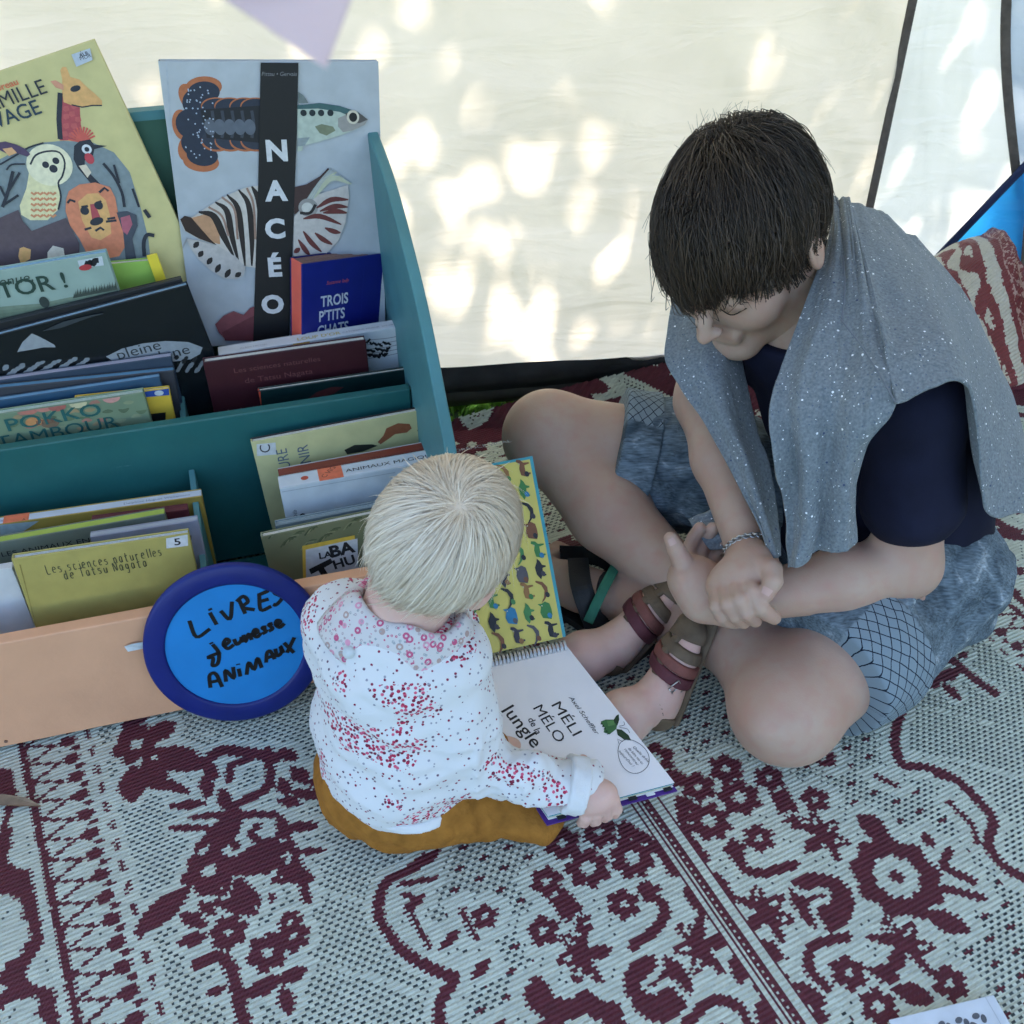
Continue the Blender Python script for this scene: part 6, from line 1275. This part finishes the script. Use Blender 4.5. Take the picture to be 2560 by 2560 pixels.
def tx(t, p0, p1, cap, bold=.0, shear=0.0, col=IK):
    (x0, y0), (x1, y1) = pg(p0, p1); rot = math.atan2(y1 - y0, x1 - x0); a.text(t, (x0, y0), cap / .7, col, rot, 1, bold, 'LEFT', shear)
    V = a.it[-1][0]; c_, s_ = math.cos(rot), math.sin(rot); ux = max((v[0] - x0) * c_ + (v[1] - y0) * s_ for v in V); k = math.hypot(x1 - x0, y1 - y0) / ux
    a.it[-1] = ([(x0 + ((v[0] - x0) * c_ + (v[1] - y0) * s_) * k * c_ - (-(v[0] - x0) * s_ + (v[1] - y0) * c_) * s_, y0 + ((v[0] - x0) * c_ + (v[1] - y0) * s_) * k * s_ + (-(v[0] - x0) * s_ + (v[1] - y0) * c_) * c_) for v in V], a.it[-1][1], col)
q7 = lambda x, y: (1100 + x * .3364, 1500 + y * .3364)
tx('M\u00c9LI', q7(820, 775), q7(990, 1015), .0135, .006); tx('M\u00c9LO', q7(685, 800), q7(870, 1065), .0135, .006); tx('de la', q7(650, 885), q7(715, 1005), .0085, .012); tx('Jungle', q7(455, 815), q7(690, 1105), .0165, .008); tx('Axel Scheffler', q7(955, 725), q7(1160, 1005), .0058, .0, .25)
GRN, DGR = (58, 104, 62), (34, 60, 40)
a.poly(pg(q7(1195,905),q7(1230,890),q7(1290,890),q7(1315,930),q7(1310,960),q7(1260,1000),q7(1215,985),q7(1225,950)), GRN); a.poly(pg(q7(1285,900),q7(1310,860),q7(1328,850),q7(1332,890),q7(1318,935)), DGR); a.poly(pg(q7(1310,960),q7(1350,965),q7(1400,1005),q7(1420,1045),q7(1370,1040),q7(1320,1005)), DGR); a.poly(pg(q7(1240,900),q7(1290,895),q7(1300,930),q7(1250,940)), (84, 130, 76))
for k in range(5): a.poly(pg(q7(1200 + k * 12, 900 + k * 22),q7(1212 + k * 12, 930 + k * 16),q7(1192 + k * 12, 925 + k * 20)), DGR)
for L in ([q7(1330,940),q7(1370,930),q7(1365,905)], [q7(1335,950),q7(1390,960),q7(1410,990)]): a.stroke(pg(*L), .0006, IK, 4)
cx_, cy2 = 1435, 1165; bub = []
for k in range(37):
    t = 2 * math.pi * k / 36; r1 = 1 + .04 * math.sin(3 * t); X, Y_ = 105 * math.cos(t) * r1, 135 * math.sin(t) * r1; ro = -.62; bub.append(q7(cx_ + X * math.cos(ro) - Y_ * math.sin(ro), cy2 + X * math.sin(ro) + Y_ * math.cos(ro)))
a.stroke(pg(*bub), .0007, (70, 70, 76)); a.stroke(pg(q7(1330,1070),q7(1318,1035),q7(1360,1055)), .0007, (70, 70, 76))
for t, p0, p1 in (('Quelle dr\u00f4le', (1430,1095), (1545,1210)), ('de b\u00eate vas-tu', (1395,1105), (1500,1225)), ('rencontrer', (1365,1110), (1465,1235)), ("aujourd'hui ?", (1325,1125), (1430,1245))): tx(t, q7(*p0), q7(*p1), .0034, .0, .2, (60, 60, 66))
a.build('title_print', tpage, .0003)
# spiral wire
m_wire = mat('white_wire', (.62, .63, .64), .3, .08, 60, metal=.6); mb = MB(); nC = 30
for k in range(nC):
    x = shr.x - wB + .004 + (wB - .008) * k / (nC - 1)
    for dx in (0, .0016):
        mb.tube([(x + dx + .0012 * math.sin(q), YS - .0045 + .0085 * math.cos(q), -.004 + .0095 * math.sin(q)) for q in np.linspace(-.6, 3.9, 11)], .0009, 5)
mb.build('spiral_binding', m_wire, open_book, True)['kind'] = 'stuff'
# upright leaf: inside of the front cover with a yellow animal print
TRu = Vector(wp(1381, 1131, 1.335)); exU = (SR - SL).normalized(); eyU = (TRu - SR); eyU -= exU * eyU.dot(exU); eyU.normalize(); SRu = SR + eyU * .004; hU = (TRu - SRu).dot(eyU); nU = exU.cross(eyU)
MU = Matrix(((exU.x, eyU.x, nU.x, SRu.x), (exU.y, eyU.y, nU.y, SRu.y), (exU.z, eyU.z, nU.z, SRu.z), (0, 0, 0, 1))); leafE = MP.inverted() @ MU
def slabU(name, x0, x1, y0, y1, z0, z1, m):
    b = MB(); b.box((x0, y0, z0), (x1, y1, z1)); o = b.build(name, m, open_book); o.matrix_local = leafE; return o
slabU('front_cover', -wB - .002, .003, .003, hU, -.0030, -.0004, m_tea); slabU('endpaper', -wB + .003, -.0015, .003, hU - .0035, -.0003, .0003, mat('yellow_endpaper', (.60, .52, .13), .6, .06, 30))
endp = bpy.data.objects['endpaper']
ap = Art(); rA = random.Random(4); CS = [(34,34,38),(58,54,62),(146,104,58),(60,120,62),(44,118,158),(84,80,84),(120,76,48),(40,40,44),(66,126,70)]
def beast(cx, cy, s, col, kind):
    P2 = lambda *L: [(cx + (x * .0) - y * s + 0, cy + x * s) for x, y in L]       # the animals stand sideways on the page
    if kind == 0: ap.poly(P2((-.5,-.15),(-.35,.2),(.1,.26),(.45,.16),(.62,.42),(.78,.36),(.72,.1),(.5,-.1),(.46,-.5),(.36,-.5),(.3,-.15),(-.2,-.15),(-.26,-.5),(-.38,-.5),(-.42,-.12),(-.7,-.3)), col)
    elif kind == 1: ap.poly(P2((-.7,.0),(-.3,.25),(.2,.3),(.55,.1),(.8,.05),(.6,-.12),(.3,-.25),(.2,-.5),(.1,-.48),(.08,-.25),(-.3,-.2),(-.4,-.45),(-.5,-.4),(-.46,-.12)), col)
    elif kind == 2: ap.poly(P2((-.8,.3),(-.45,.05),(0,-.05),(.4,.1),(.7,.5),(.8,.45),(.62,-.02),(.2,-.3),(-.3,-.28),(-.7,.1)), col)
    else: ap.poly(P2((-.6,-.3),(-.4,.3),(0,.42),(.4,.3),(.62,.52),(.6,.2),(.7,-.05),(.5,-.35),(.1,-.42),(-.3,-.42)), col)
    if kind in (0, 3): ap.ell((cx - .22 * s, cy + .45 * s), s * .05, s * .05, (190, 184, 160), 0, 8)
for i in range(7):
    for j in range(9):
        x = -.014 - i * .0240 - (j % 2) * .003 + rA.uniform(-.0015, .0015); y = .016 + j * .0262 + rA.uniform(-.002, .002)
        if y < hU - .015 and x > -wB + .012: beast(x, y, .0185, CS[(i * 5 + j * 3) % 9], (i * 2 + j * 3) % 4); ap.ell((x + .004, y - .006), .003, .004, CS[(i * 5 + j * 3 + 1) % 9], .4, 8)
ap.build('endpaper_print', endp, .0007)
# ================================================================== toddler seen from behind
TD = Frame((-.074, .788, .376), (.47, .84, -.28), (.45, .05, .89))
tod = prop(empty('person', (-.1, .74, 0)), 'blond toddler seen from behind in heart-print jacket, sitting with the open book', 'person'); TI = Matrix.Translation((.1, -.74, 0))
def tc_(o): o.matrix_parent_inverse = TI; return o
m_tskin = skin_mat('toddler_skin', (.66, .46, .37), (.64, .40, .33), (.64, .36, .30))
PL, TS = np.array((-.122, .745, .085)), np.array((-.128, .745, .235))
tRS, tLS = np.array((-.070, .732, .250)), np.array((-.186, .785, .255)); tRE, tRW = np.array((-.050, .696, .128)), wp(1436, 1962, 1.168)
tLE, tLW = np.array((-.180, .900, .150)), np.array((-.070, .925, .125))
q7w = lambda x, y, t: wp(1100 + x * .3364, 1500 + y * .3364, t)
prt = []; a = TD
f = Field((-.24, .60, .22), (.12, 1.0, .52), .003)
f.ell(a.p(0, -.006, .020), (.0655, .080, .072), a.ax, .02); f.ell(a.p(0, .030, -.020), (.053, .046, .058), a.ax, .03)
for s in (-1, 1):
    f.ell(a.p(s * .030, .052, -.032), (.026, .024, .024), a.ax, .02); ex = np.array([nv(a.R - a.F * .3 * s), a.F, a.U]); f.ell(a.p(s * .068, -.006, -.012), (.006, .015, .022), ex, .007); f.ell(a.p(s * .074, -.003, -.010), (.005, .008, .013), ex, .003, 'sub')
    f.ell(a.p(s * .022, .068, -.004), (.012, .008, .007), a.ax, .006)
f.ell(a.p(0, .082, -.022), (.0095, .010, .009), a.ax, .012); f.ell(a.p(0, .066, -.068), (.018, .014, .013), a.ax, .02); f.cone(a.p(-.013, .074, -.047), a.p(.013, .074, -.047), .006, .006, .01)
f.cone(a.p(0, -.02, -.045), (-.125, .748, .265), .042, .050, .03); prt.append(f.mesh(1))
f = Field((-.02, .60, .02), (.16, .80, .18), .0014)                              # right hand over the edge of the book
f.cone(tRE * .22 + tRW * .78, tRW, .018, .0200, .01); f.chain([tRW, q7w(1130, 1440, 1.160), q7w(1190, 1470, 1.158)], [.0195, .0175, .0155], .010, flat=(nv(np.array(ray(1480, 1990))), 1.25)); f.cone(q7w(1110, 1520, 1.164), q7w(1230, 1440, 1.156), .013, .013, .012)
for L in ([(1240,1440,1.155),(1290,1490,1.156),(1312,1555,1.166),(1300,1590,1.180)], [(1195,1490,1.157),(1235,1545,1.158),(1245,1595,1.168),(1225,1620,1.182)], [(1140,1530,1.160),(1165,1590,1.161),(1160,1635,1.171),(1140,1650,1.184)], [(1085,1555,1.164),(1085,1615,1.165),(1070,1648,1.174),(1050,1655,1.186)]): f.chain([q7w(*p) for p in L], [.0078, .0072, .0066, .0058], .0022)
f.chain([q7w(1120, 1420, 1.164), q7w(1105, 1330, 1.166), q7w(1085, 1250, 1.172), q7w(1062, 1188, 1.176)], [.0105, .0090, .0078, .0064], .006); prt.append(f.mesh(1))
f = Field((-.12, .84, .06), (.03, .98, .20), .003); f.chain([tLE, tLW, np.array((-.045, .935, .115))], [.026, .020, .018], .01); prt.append(f.mesh(1))
H2, K2, A2 = np.array((-.04, .745, .055)), np.array((.085, .805, .024)), np.array((.190, .868, .036)); H1, K1, A1_ = np.array((-.09, .82, .045)), np.array((.045, .915, .030)), np.array((.142, .958, .040))
foot = {}
f = Field((-.16, .66, .0), (.32, 1.06, .17), .0030)
for key, H, K, A, toe in ((2, H2, K2, A2, np.array((.232, .915, .118))), (1, H1, K1, A1_, np.array((.222, 1.000, .108)))):
    f.chain([H, K, K * .45 + A * .55, A], [.036, .030, .032, .0245], .02); d = nv(toe - A); tp_n = nv(np.array((-.85, -.45, .30)) - d * (np.array((-.85, -.45, .30)) @ d)); heel = A - tp_n * .012 - d * .018
    foot[key] = (heel, A, toe, d, tp_n); sidev = np.cross(d, tp_n)
    f.cone(A, heel, .024, .020, .012); f.cone(heel, A * .4 + toe * .6, .020, .021, .015); f.cone(A, A * .45 + toe * .55, .022, .021, .02); f.cone(A * .5 + toe * .5 - sidev * .006, toe - sidev * .006 + tp_n * -.002, .019, .014, .012); f.cone(A * .5 + toe * .5 + sidev * .008, toe + sidev * .010 - d * .008, .017, .012, .012)
f.cut((0, 0, .004), (0, 0, -1), .004); prt.append(f.mesh(2))
V, F = join_vf(prt); tbody = tc_(mesh_np('body', V, F, m_tskin, tod))
# ---- heart-print jacket
def heartprint(name, collar=False):
    m = bpy.data.materials.new(name); m.use_nodes = True; b = m.node_tree.nodes['Principled BSDF']; b.inputs['Roughness'].default_value = .9; b.inputs['Specular IOR Level'].default_value = .15; b.inputs['Sheen Weight'].default_value = .1
    tc = node(m, 'ShaderNodeTexCoord'); n1 = node(m, 'ShaderNodeTexNoise'); n1.inputs['Scale'].default_value = 13 if not collar else 30; n1.inputs['Detail'].default_value = 1; mp = node(m, 'ShaderNodeMapping'); mp.inputs['Scale'].default_value = (1, 1, 1.5); wire(m, tc.outputs['Object'], mp.inputs['Vector']); wire(m, mp.outputs[0], n1.inputs['Vector'])
    base = (.68, .69, .69) if not collar else (.60, .58, .57); cur = None
    for sc, thr, cols, lo, hi in (((215, .42, ((.42, .03, .08), (.20, .02, .05), (.60, .10, .18)), .54, 2), (150, .22, ((.25, .03, .07), (.30, .31, .36), (.14, .08, .12)), -1, 2)) if not collar else ((95, .36, ((.50, .10, .20), (.42, .30, .27), (.66, .30, .40)), -1, 2), (210, .30, ((.40, .33, .34), (.5, .12, .2), (.3, .34, .36)), -1, 2))):
        v = node(m, 'ShaderNodeTexVoronoi'); v.inputs['Scale'].default_value = sc; wire(m, tc.outputs['Object'], v.inputs['Vector']); sx = node(m, 'ShaderNodeSeparateColor'); wire(m, v.outputs['Color'], sx.inputs[0])
        d = node(m, 'ShaderNodeMath', operation='LESS_THAN'); wire(m, v.outputs['Distance'], d.inputs[0]); d.inputs[1].default_value = thr
        if collar:
            d2 = node(m, 'ShaderNodeMath', operation='GREATER_THAN'); wire(m, v.outputs['Distance'], d2.inputs[0]); d2.inputs[1].default_value = thr * .45; dd = node(m, 'ShaderNodeMath', operation='MULTIPLY'); wire(m, d.outputs[0], dd.inputs[0]); wire(m, d2.outputs[0], dd.inputs[1]); d = dd
        g1 = node(m, 'ShaderNodeMath', operation='GREATER_THAN'); wire(m, n1.outputs[0], g1.inputs[0]); g1.inputs[1].default_value = lo; p = node(m, 'ShaderNodeMath', operation='MULTIPLY'); wire(m, d.outputs[0], p.inputs[0]); wire(m, g1.outputs[0], p.inputs[1])
        r = node(m, 'ShaderNodeValToRGB'); r.color_ramp.interpolation = 'CONSTANT'; e = r.color_ramp.elements; e[0].color = (*cols[0], 1); e[1].position = .7; e[1].color = (*cols[2], 1); e.new(.4).color = (*cols[1], 1); wire(m, sx.outputs[1], r.inputs[0])
        mx = node(m, 'ShaderNodeMix', data_type='RGBA'); wire(m, p.outputs[0], mx.inputs['Factor']); wire(m, r.outputs[0], mx.inputs['B'])
        if cur is None: mx.inputs['A'].default_value = (*base, 1)
        else: wire(m, cur, mx.inputs['A'])
        cur = mx.outputs['Result']
    wire(m, cur, b.inputs['Base Color']); n2 = node(m, 'ShaderNodeTexNoise'); n2.inputs['Scale'].default_value = 45; n2.inputs['Detail'].default_value = 6; wire(m, tc.outputs['Object'], n2.inputs['Vector']); bp = node(m, 'ShaderNodeBump'); bp.inputs['Strength'].default_value = .35; bp.inputs['Distance'].default_value = .003; wire(m, n2.outputs[0], bp.inputs['Height']); wire(m, bp.outputs[0], b.inputs['Normal']); return m
m_heart, m_coll = heartprint('heart_print_cotton'), heartprint('flower_print_collar', True); m_white = mat('white_ribbing', (.68, .69, .69), .9, .04, 30, .3, 500)
def jacket(f, g=0.0):
    f.chain([PL + np.array((0, -.004, -.03)), PL + np.array((-.004, 0, .05)), TS, np.array((-.118, .755, .262))], [.100 + g, .095 + g, .076 + g, .058 + g], .03); f.cone(tLS, tRS, .043 + g, .043 + g, .04)
    f.chain([tRS, tRE * .5 + tRS * .5, tRE], [.043 + g, .040 + g, .037 + g], .02); f.chain([tRE, tRE * .45 + tRW * .55, tRW], [.037 + g, .033 + g, .029 + g], .012); f.chain([tLS, tLE, tLW], [.042 + g, .042 + g, .030 + g], .02)
f = Field((-.30, .58, .0), (.14, 1.0, .33), .0034); jacket(f)
f.wrinkle(.008, 18, 2, None, (.8, .8, 1.8)); f.wrinkle(.008, 48, 12, lambda P: ((P[:, 0] > -.04) & (P[:, 2] < .2)).astype(float) * .9 + .1)
hp, hn = np.array((-.115, .70, .062)), nv((.10, -.45, -1.0)); f.cut(hp, hn, .006)
f.ell((-.108, .764, .330), (.050, .050, .045), None, .01, 'sub'); ud = nv(tRW - tRE)
V, F = f.mesh(1); JV = V; jack = tc_(mesh_np('jacket', V, F, m_heart, tod))
f = Field((-.28, .58, .0), (.08, .90, .12), .003); f.chain([PL + np.array((0, -.004, -.03)), PL + np.array((-.004, 0, .05))], [.1015, .0965], .03); f.wrinkle(.008, 18, 2, None, (.8, .8, 1.8)); f.cut(hp + hn * .012, hn, .003); f.cut(hp - hn * .002, -hn, .003); mesh_np('hem', *f.mesh(1), m_white, jack)
f = Field(tRW - .06, tRW + .06, .0024); f.cone(tRW - ud * .05, tRW + ud * .03, .036, .033, .01); f.cut(tRW + ud * .010, ud, .003); f.cut(tRW - ud * .012, -ud, .003); f.wrinkle(.002, 80, 4); mesh_np('cuff', *f.mesh(1), m_white, jack)
# turned-down collar with flower print and a button tab
def ringc(n, r0, r1, dz): return None
cc = np.array((-.106, .762, .312)); cu = nv((.30, .10, 1.0)); cx1 = nv(np.cross(cu, (0, 1, 0))); cy1 = np.cross(cu, cx1); cols = []
for rr, zz in ((.046, .000), (.052, .010), (.061, .006), (.070, -.010), (.078, -.030), (.082, -.044)):
    cols.append([cc + (cx1 * math.cos(t) * 1.06 + cy1 * math.sin(t) * .92) * rr * (1 + .05 * math.sin(3 * t + 1)) + cu * (zz + .004 * math.sin(5 * t) - .006 * max(0, math.cos(t - 5.6))) for t in np.linspace(0, 2 * math.pi, 41)])
g = np.stack([np.stack(c) for c in cols]); g = np.stack([crv(list(g[:, j]), 18) for j in range(41)], 1)
o = mesh_np('collar', g.reshape(-1, 3), grid_faces(18, 41), m_coll, jack); md = o.modifiers.new('thickness', 'SOLIDIFY'); md.thickness = .004
bt = on_mesh(JV, 872, 1632, .002); mb = MB(); mb.tube([bt + np.array((0, .004, -.003)), bt - np.array((0, .0015, -.0012))], .0062, 16); mb.build('button', mat('button', (.6, .64, .64), .3), jack, True)
st = [(math.cos(math.pi * k / 5 + .3) * (.0095 if k % 2 == 0 else .0045), math.sin(math.pi * k / 5 + .3) * (.0095 if k % 2 == 0 else .0045)) for k in range(10)]
# ---- mustard shorts
m_mus = mat('mustard_muslin', (.31, .132, .024), .9, .22, 45, .9, 160, .15)
f = Field((-.30, .58, -.002), (.16, .98, .16), .0036); f.ell((-.120, .736, .055), (.118, .092, .064), None, .02); f.chain([np.array((-.03, .735, .046)), np.array((.050, .740, .030))], [.040, .024], .03); f.cone((-.10, .79, .040), (.0, .86, .026), .05, .026, .03); f.cone((-.17, .73, .04), (.035, .69, .026), .050, .027, .03)
f.wrinkle(.006, 22, 6, None, (1, 1, .6)); f.wrinkle(.0035, 75, 16); f.cut((0, 0, .0055), (0, 0, -1), .004); tc_(mesh_np('shorts', *f.mesh(1), m_mus, tod))
# ---- hair
cen = np.array((0, -.006, .020)); rad = np.array((.0675, .082, .0740)); wh = TD.loc(wp(1152, 1268, .975)); g_ = np.random.default_rng(18)
tst = lambda q: (q[:, 2] > -.082 + np.clip(q[:, 1] + .01, 0, 1) * 1.9)
N_ = 13000; rt = scalp(N_, cen, rad, tst, 6); bk = np.clip(-rt[:, 1] / .08, 0, 1) * np.clip(.03 - rt[:, 2], 0, .06) / .06
S = grow(TD, rt, wh, cen, rad, g_.uniform(.06, .11, N_) * (1 + .8 * bk), 14, g_.uniform(.001, .008, N_), .50, 19, .10, swirl=-.30, lift=.003)
S = clump(S, 420, .5, 5); fly = np.random.default_rng(3).random(N_) < .022; tt = np.linspace(0, 1, S.shape[1])[None, :, None] ** 2
nrm = (S[:, -1:] - cen) / np.linalg.norm(S[:, -1:] - cen, axis=2, keepdims=True); S = S + nrm * tt * (np.where(fly, np.random.default_rng(36).uniform(.003, .018, N_), .0)[:, None, None] + (bk * np.random.default_rng(31).uniform(-.006, .034, N_))[:, None, None])
S = S + (tt[..., 0] * (bk * np.random.default_rng(33).uniform(.0, .055, N_))[:, None])[..., None] * np.array((-.72, -.60, -.30))
m_blond = hair_mat('pale_blond_hair', (.68, .57, .43), (.95, .88, .75), .45); hair_glow(m_blond, .3)
thair = tc_(ribbons_('hair', TD.w(S), TD.p(0, 0, .01), g_.uniform(.0003, .00065, N_), m_blond, tod)); thair['kind'] = 'stuff'
f = Field((-.18, .66, .26), (.06, .92, .50), .0035); f.ell(TD.p(*cen), rad - .0005, TD.ax, .01); f.cut(TD.p(0, -.01, -.050), nv(TD.F * 1.35 - TD.U), .01)
mesh_np('hair_base', *f.mesh(1), mat('blond_scalp', (.66, .55, .43), .7, .10, 50, .3, 260), thair)
# ---- toddler's leather sandals
m_br = mat('brown_leather', (.135, .095, .060), .75, .25, 40, .35, 260); m_mr = mat('maroon_leather', (.115, .030, .038), .65, .2, 40, .3, 260); m_mr2 = mat('faded_red_leather', (.20, .070, .055), .7, .2, 40, .3, 260)
for key, lab in ((2, 'brown and maroon toddler sandal nearest the camera, with a metal buckle'), (1, 'brown and maroon toddler sandal on the farther small foot')):
    heel, A, toe, d, up = foot[key]; sv = np.cross(d, up); sdl = prop(empty('sandal', tuple(heel)), lab, 'sandal', "toddler's sandals"); inv = Matrix.Translation(tuple(-heel)); L = np.linalg.norm(toe - heel)
    def sp(o): o.matrix_parent_inverse = inv; return o
    lo, hi = np.minimum(heel, toe) - .06, np.maximum(heel, toe) + .06
    def foot_f(g):
        f = Field(lo, hi, .0022); f.cone(A, heel, .024 + g, .020 + g, .012); f.cone(heel, A * .4 + toe * .6, .020 + g, .021 + g, .015); f.cone(A, A * .45 + toe * .55, .022 + g, .021 + g, .02); f.cone(A * .5 + toe * .5 - sv * .006, toe - sv * .006 - up * .002, .019 + g, .014 + g, .012); f.cone(A * .5 + toe * .5 + sv * .008, toe + sv * .010 - d * .008, .017 + g, .012 + g, .012); return f
    def band(name, s0, s1, g, m, tilt=0.0):
        f = foot_f(g); n = nv(d + sv * tilt); p = heel + d * 0; f.cut(heel + d * s1 * L, n, .0015); f.cut(heel + d * s0 * L, -n, .0015); f.cut(heel - up * .012, -up, .002); V, F = f.mesh(1)
        if len(F): sp(mesh_np(name, V, F, m, sdl))
    band('toe_cap', .86, 1.25, .0045, m_br, -.1); band('strap', .70, .82, .0042, m_br, .15); band('strap', .56, .68, .0046, m_mr2, .2); band('strap', .42, .55, .0050, m_mr, .2); band('heel_cup', -.35, .02, .0042, m_br)
    f = foot_f(.004); f.cut(heel + d * .95 * L, d, .002); f.cut(heel + d * .40 * L, -d, .002); f.cut(heel + up * .0 + sv * .006, sv, .002); f.cut(heel - sv * .007, -sv, .002); f.cut(A, -up, .003); V, F = f.mesh(1)
    if len(F): sp(mesh_np('centre_strap', V, F, m_br, sdl))
    fa = nv(A - (K2 if key == 2 else K1)); f = Field(A - .06, A + .06, .0022); f.cone(A - fa * .04, A + fa * .03, .028, .031, .01); f.cut(A - fa * .002, fa, .0015); f.cut(A - fa * .016, -fa, .0015); sp(mesh_np('ankle_strap', *f.mesh(1), m_br, sdl))
    f = Field(lo, hi, .0024); f.cone(heel - up * .020 - d * .004, toe - up * .018 + d * .006, .026, .024, .01, flat=(up, 3.2)); sp(mesh_np('sole', *f.mesh(1), m_br, sdl))
    if key == 2:
        c = wp(1692, 1722, (np.array((A - np.array((0, 0, CAM_H)))) @ np.array((0, CP, -SP))) - .030); e1_, e2_ = nv((.45, .12, -.85)), nv((.75, .35, .5)); mb = MB()
        pts = [c + e1_ * x + e2_ * y - heel for x, y in ((-.011, -.008), (.011, -.008), (.011, .008), (-.011, .008), (-.011, -.008))]; mb.tube(pts, .0011, 6); mb.tube([c - e2_ * .008 - heel, c + e2_ * .009 - heel], .0009, 6); sp(mb.build('buckle', m_sil, sdl, True)).matrix_parent_inverse = Matrix.Identity(4)
# ================================================================== bolster with a rug over it, bunting, loose book, dry leaf
cols_ = [[(2250,690,1.80),(2300,690,1.72),(2330,740,1.66),(2370,860,1.60),(2410,1000,1.56)], [(2360,630,1.80),(2400,632,1.72),(2425,700,1.65),(2470,840,1.58),(2505,980,1.53)], [(2470,592,1.80),(2495,600,1.71),(2520,660,1.64),(2556,790,1.58),(2590,940,1.53)], [(2492,582,1.80),(2515,592,1.70),(2545,655,1.64),(2585,780,1.57),(2630,930,1.52)]]
g = loft([[wp(*p) for p in c] for c in cols_], 90, 120); du = np.linspace(0, 1, 90)[:, None] * np.ones((1, 120)); dv = np.ones((90, 1)) * np.linspace(0, 1, 120)[None]
nn = np.cross(np.gradient(g, axis=0), np.gradient(g, axis=1)); nn /= np.linalg.norm(nn, axis=2, keepdims=True); g = g + nn * (fbm(du * 5, dv * 5, 91) * .012)[..., None]
uu = .5 * (du[1:, 1:] + du[:-1, :-1]); vv = .5 * (dv[1:, 1:] + dv[:-1, :-1]); jj = np.random.default_rng(2).uniform(-.008, .008, uu.shape); u_ = uu + jj
cr = np.array([.60, .57, .48]); mrn = np.array([.20, .035, .04]); pk = np.array([.50, .33, .29])
ik = (u_ < .42) & (np.sin(u_ * 38 + np.sin(vv * 21) * 1.6) + np.sin(vv * 33) * .8 > .1) | ((u_ > .40) & (u_ < .46)) | ((u_ > .56) & (u_ < .62)) | (u_ > .62)
cl_ = np.where(ik[..., None], mrn, cr); zz = np.abs(((vv * 13) % 1) - .5) * 2
cl_[((u_ > .63) & (u_ < .80) & (np.abs(u_ - .64 - .14 * zz) < .016)) | (np.abs(u_ - .64) < .008) | (np.abs(u_ - .80) < .009)] = pk
cl_[(u_ > .82) & (np.sin(u_ * 118) > .25)] = pk
FCc = np.concatenate([cl_.reshape(-1, 3) * (1 + .12 * (np.random.default_rng(6).random((uu.size, 1)) - .5)), np.ones((uu.size, 1))], 1)
bol = mesh_np('draped_rug', g.reshape(-1, 3), grid_faces(90, 120), m_rug if 'm_rug' in globals() else m_web, None, True, attrs={'yarn': ('FACE', 'FLOAT_COLOR', FCc)})
md = bol.modifiers.new('thickness', 'SOLIDIFY'); md.thickness = .006; md.offset = -1
prop(bol, 'maroon and cream rug with striped border draped up in the tent corner', 'rug')
# ---- bunting pennant hanging close to the camera
m_lil = fabric('lilac_cotton', (.97, .76, .72), .35) if 'fabric' in globals() else m_web
pn = prop(empty('bunting', tuple(wp(640, -60, .30))), 'lilac bunting pennant hanging at the top edge', 'bunting'); pI = Matrix.Translation(tuple(-wp(640, -60, .30)))
A3, B3, C3 = wp(440, -70, .30), wp(915, -95, .30), wp(815, 172, .29); V, F, n = [], [], 24
for i in range(n + 1):
    for j in range(n + 1):
        s, t = j / n, i / n; top = A3 + (B3 - A3) * s; V.append(top + (C3 - top) * t + np.array((0, .004 * math.sin(s * 5 + t * 3) * (1 - t), 0)))
F = [(i * (n + 1) + j, i * (n + 1) + j + 1, (i + 1) * (n + 1) + j + 1, (i + 1) * (n + 1) + j) for i in range(n) for j in range(n)]
o = mesh_np('pennant', V, F, m_lil, pn); o.matrix_parent_inverse = pI; md = o.modifiers.new('thickness', 'SOLIDIFY'); md.thickness = .0006
mb = MB(); mb.tube(crv([wp(-900, -40, .36), wp(440, -72, .30), wp(915, -97, .30), wp(2600, -260, .4)], 24), .0012, 6); mb.build('cord', m_web, pn, True).matrix_parent_inverse = pI
# ---- white book on the rug, bottom right
TLb, TRb = Wz(2222, 2549, .016), Wz(2484, 2486, .016); Mb = frame3(TLb, TRb - TLb, (0, 0, 1)) if 'frame3' in globals() else None
lb = Book('picture_book', 'white picture book lying on the rug at the lower right corner', None, None, 0, 0, .20, .012, (206, 214, 222), w=(TRb - TLb).length, spine='R', spine_col=(196, 206, 212), back_col=(26, 30, 34), frame=Mb, group=None)
lb.art.stroke([(lb.w - .010, -.001), (lb.w - .010, -.199)], .0008, (178, 188, 196))
for k in range(8): x, y = lb.w * .42 + .008 * k * .8, -.016 - .004 * ((k * 7) % 3); lb.art.ell((x, y), .0045, .003, (92, 96, 104), .5 + k, 10)
lb.print_()
# ---- dry leaf blown onto the border
lm = MB(); c0 = Wz(40, 2005, .008); lm.add([(-.045, -.004, 0), (-.02, .006, .004), (.012, .005, .005), (.036, -.002, .002), (.012, -.007, .004), (-.02, -.008, .001)], [(0, 5, 4, 3, 2, 1)]); lf_ = lm.build('dry_leaf', mat('dry_leaf', (.24, .17, .11), .8, .25, 80), None); lf_.location = c0; lf_.rotation_euler = (0, 0, -.15)
prop(lf_, 'curled dry brown leaf on the rug border at the left edge', 'leaf')
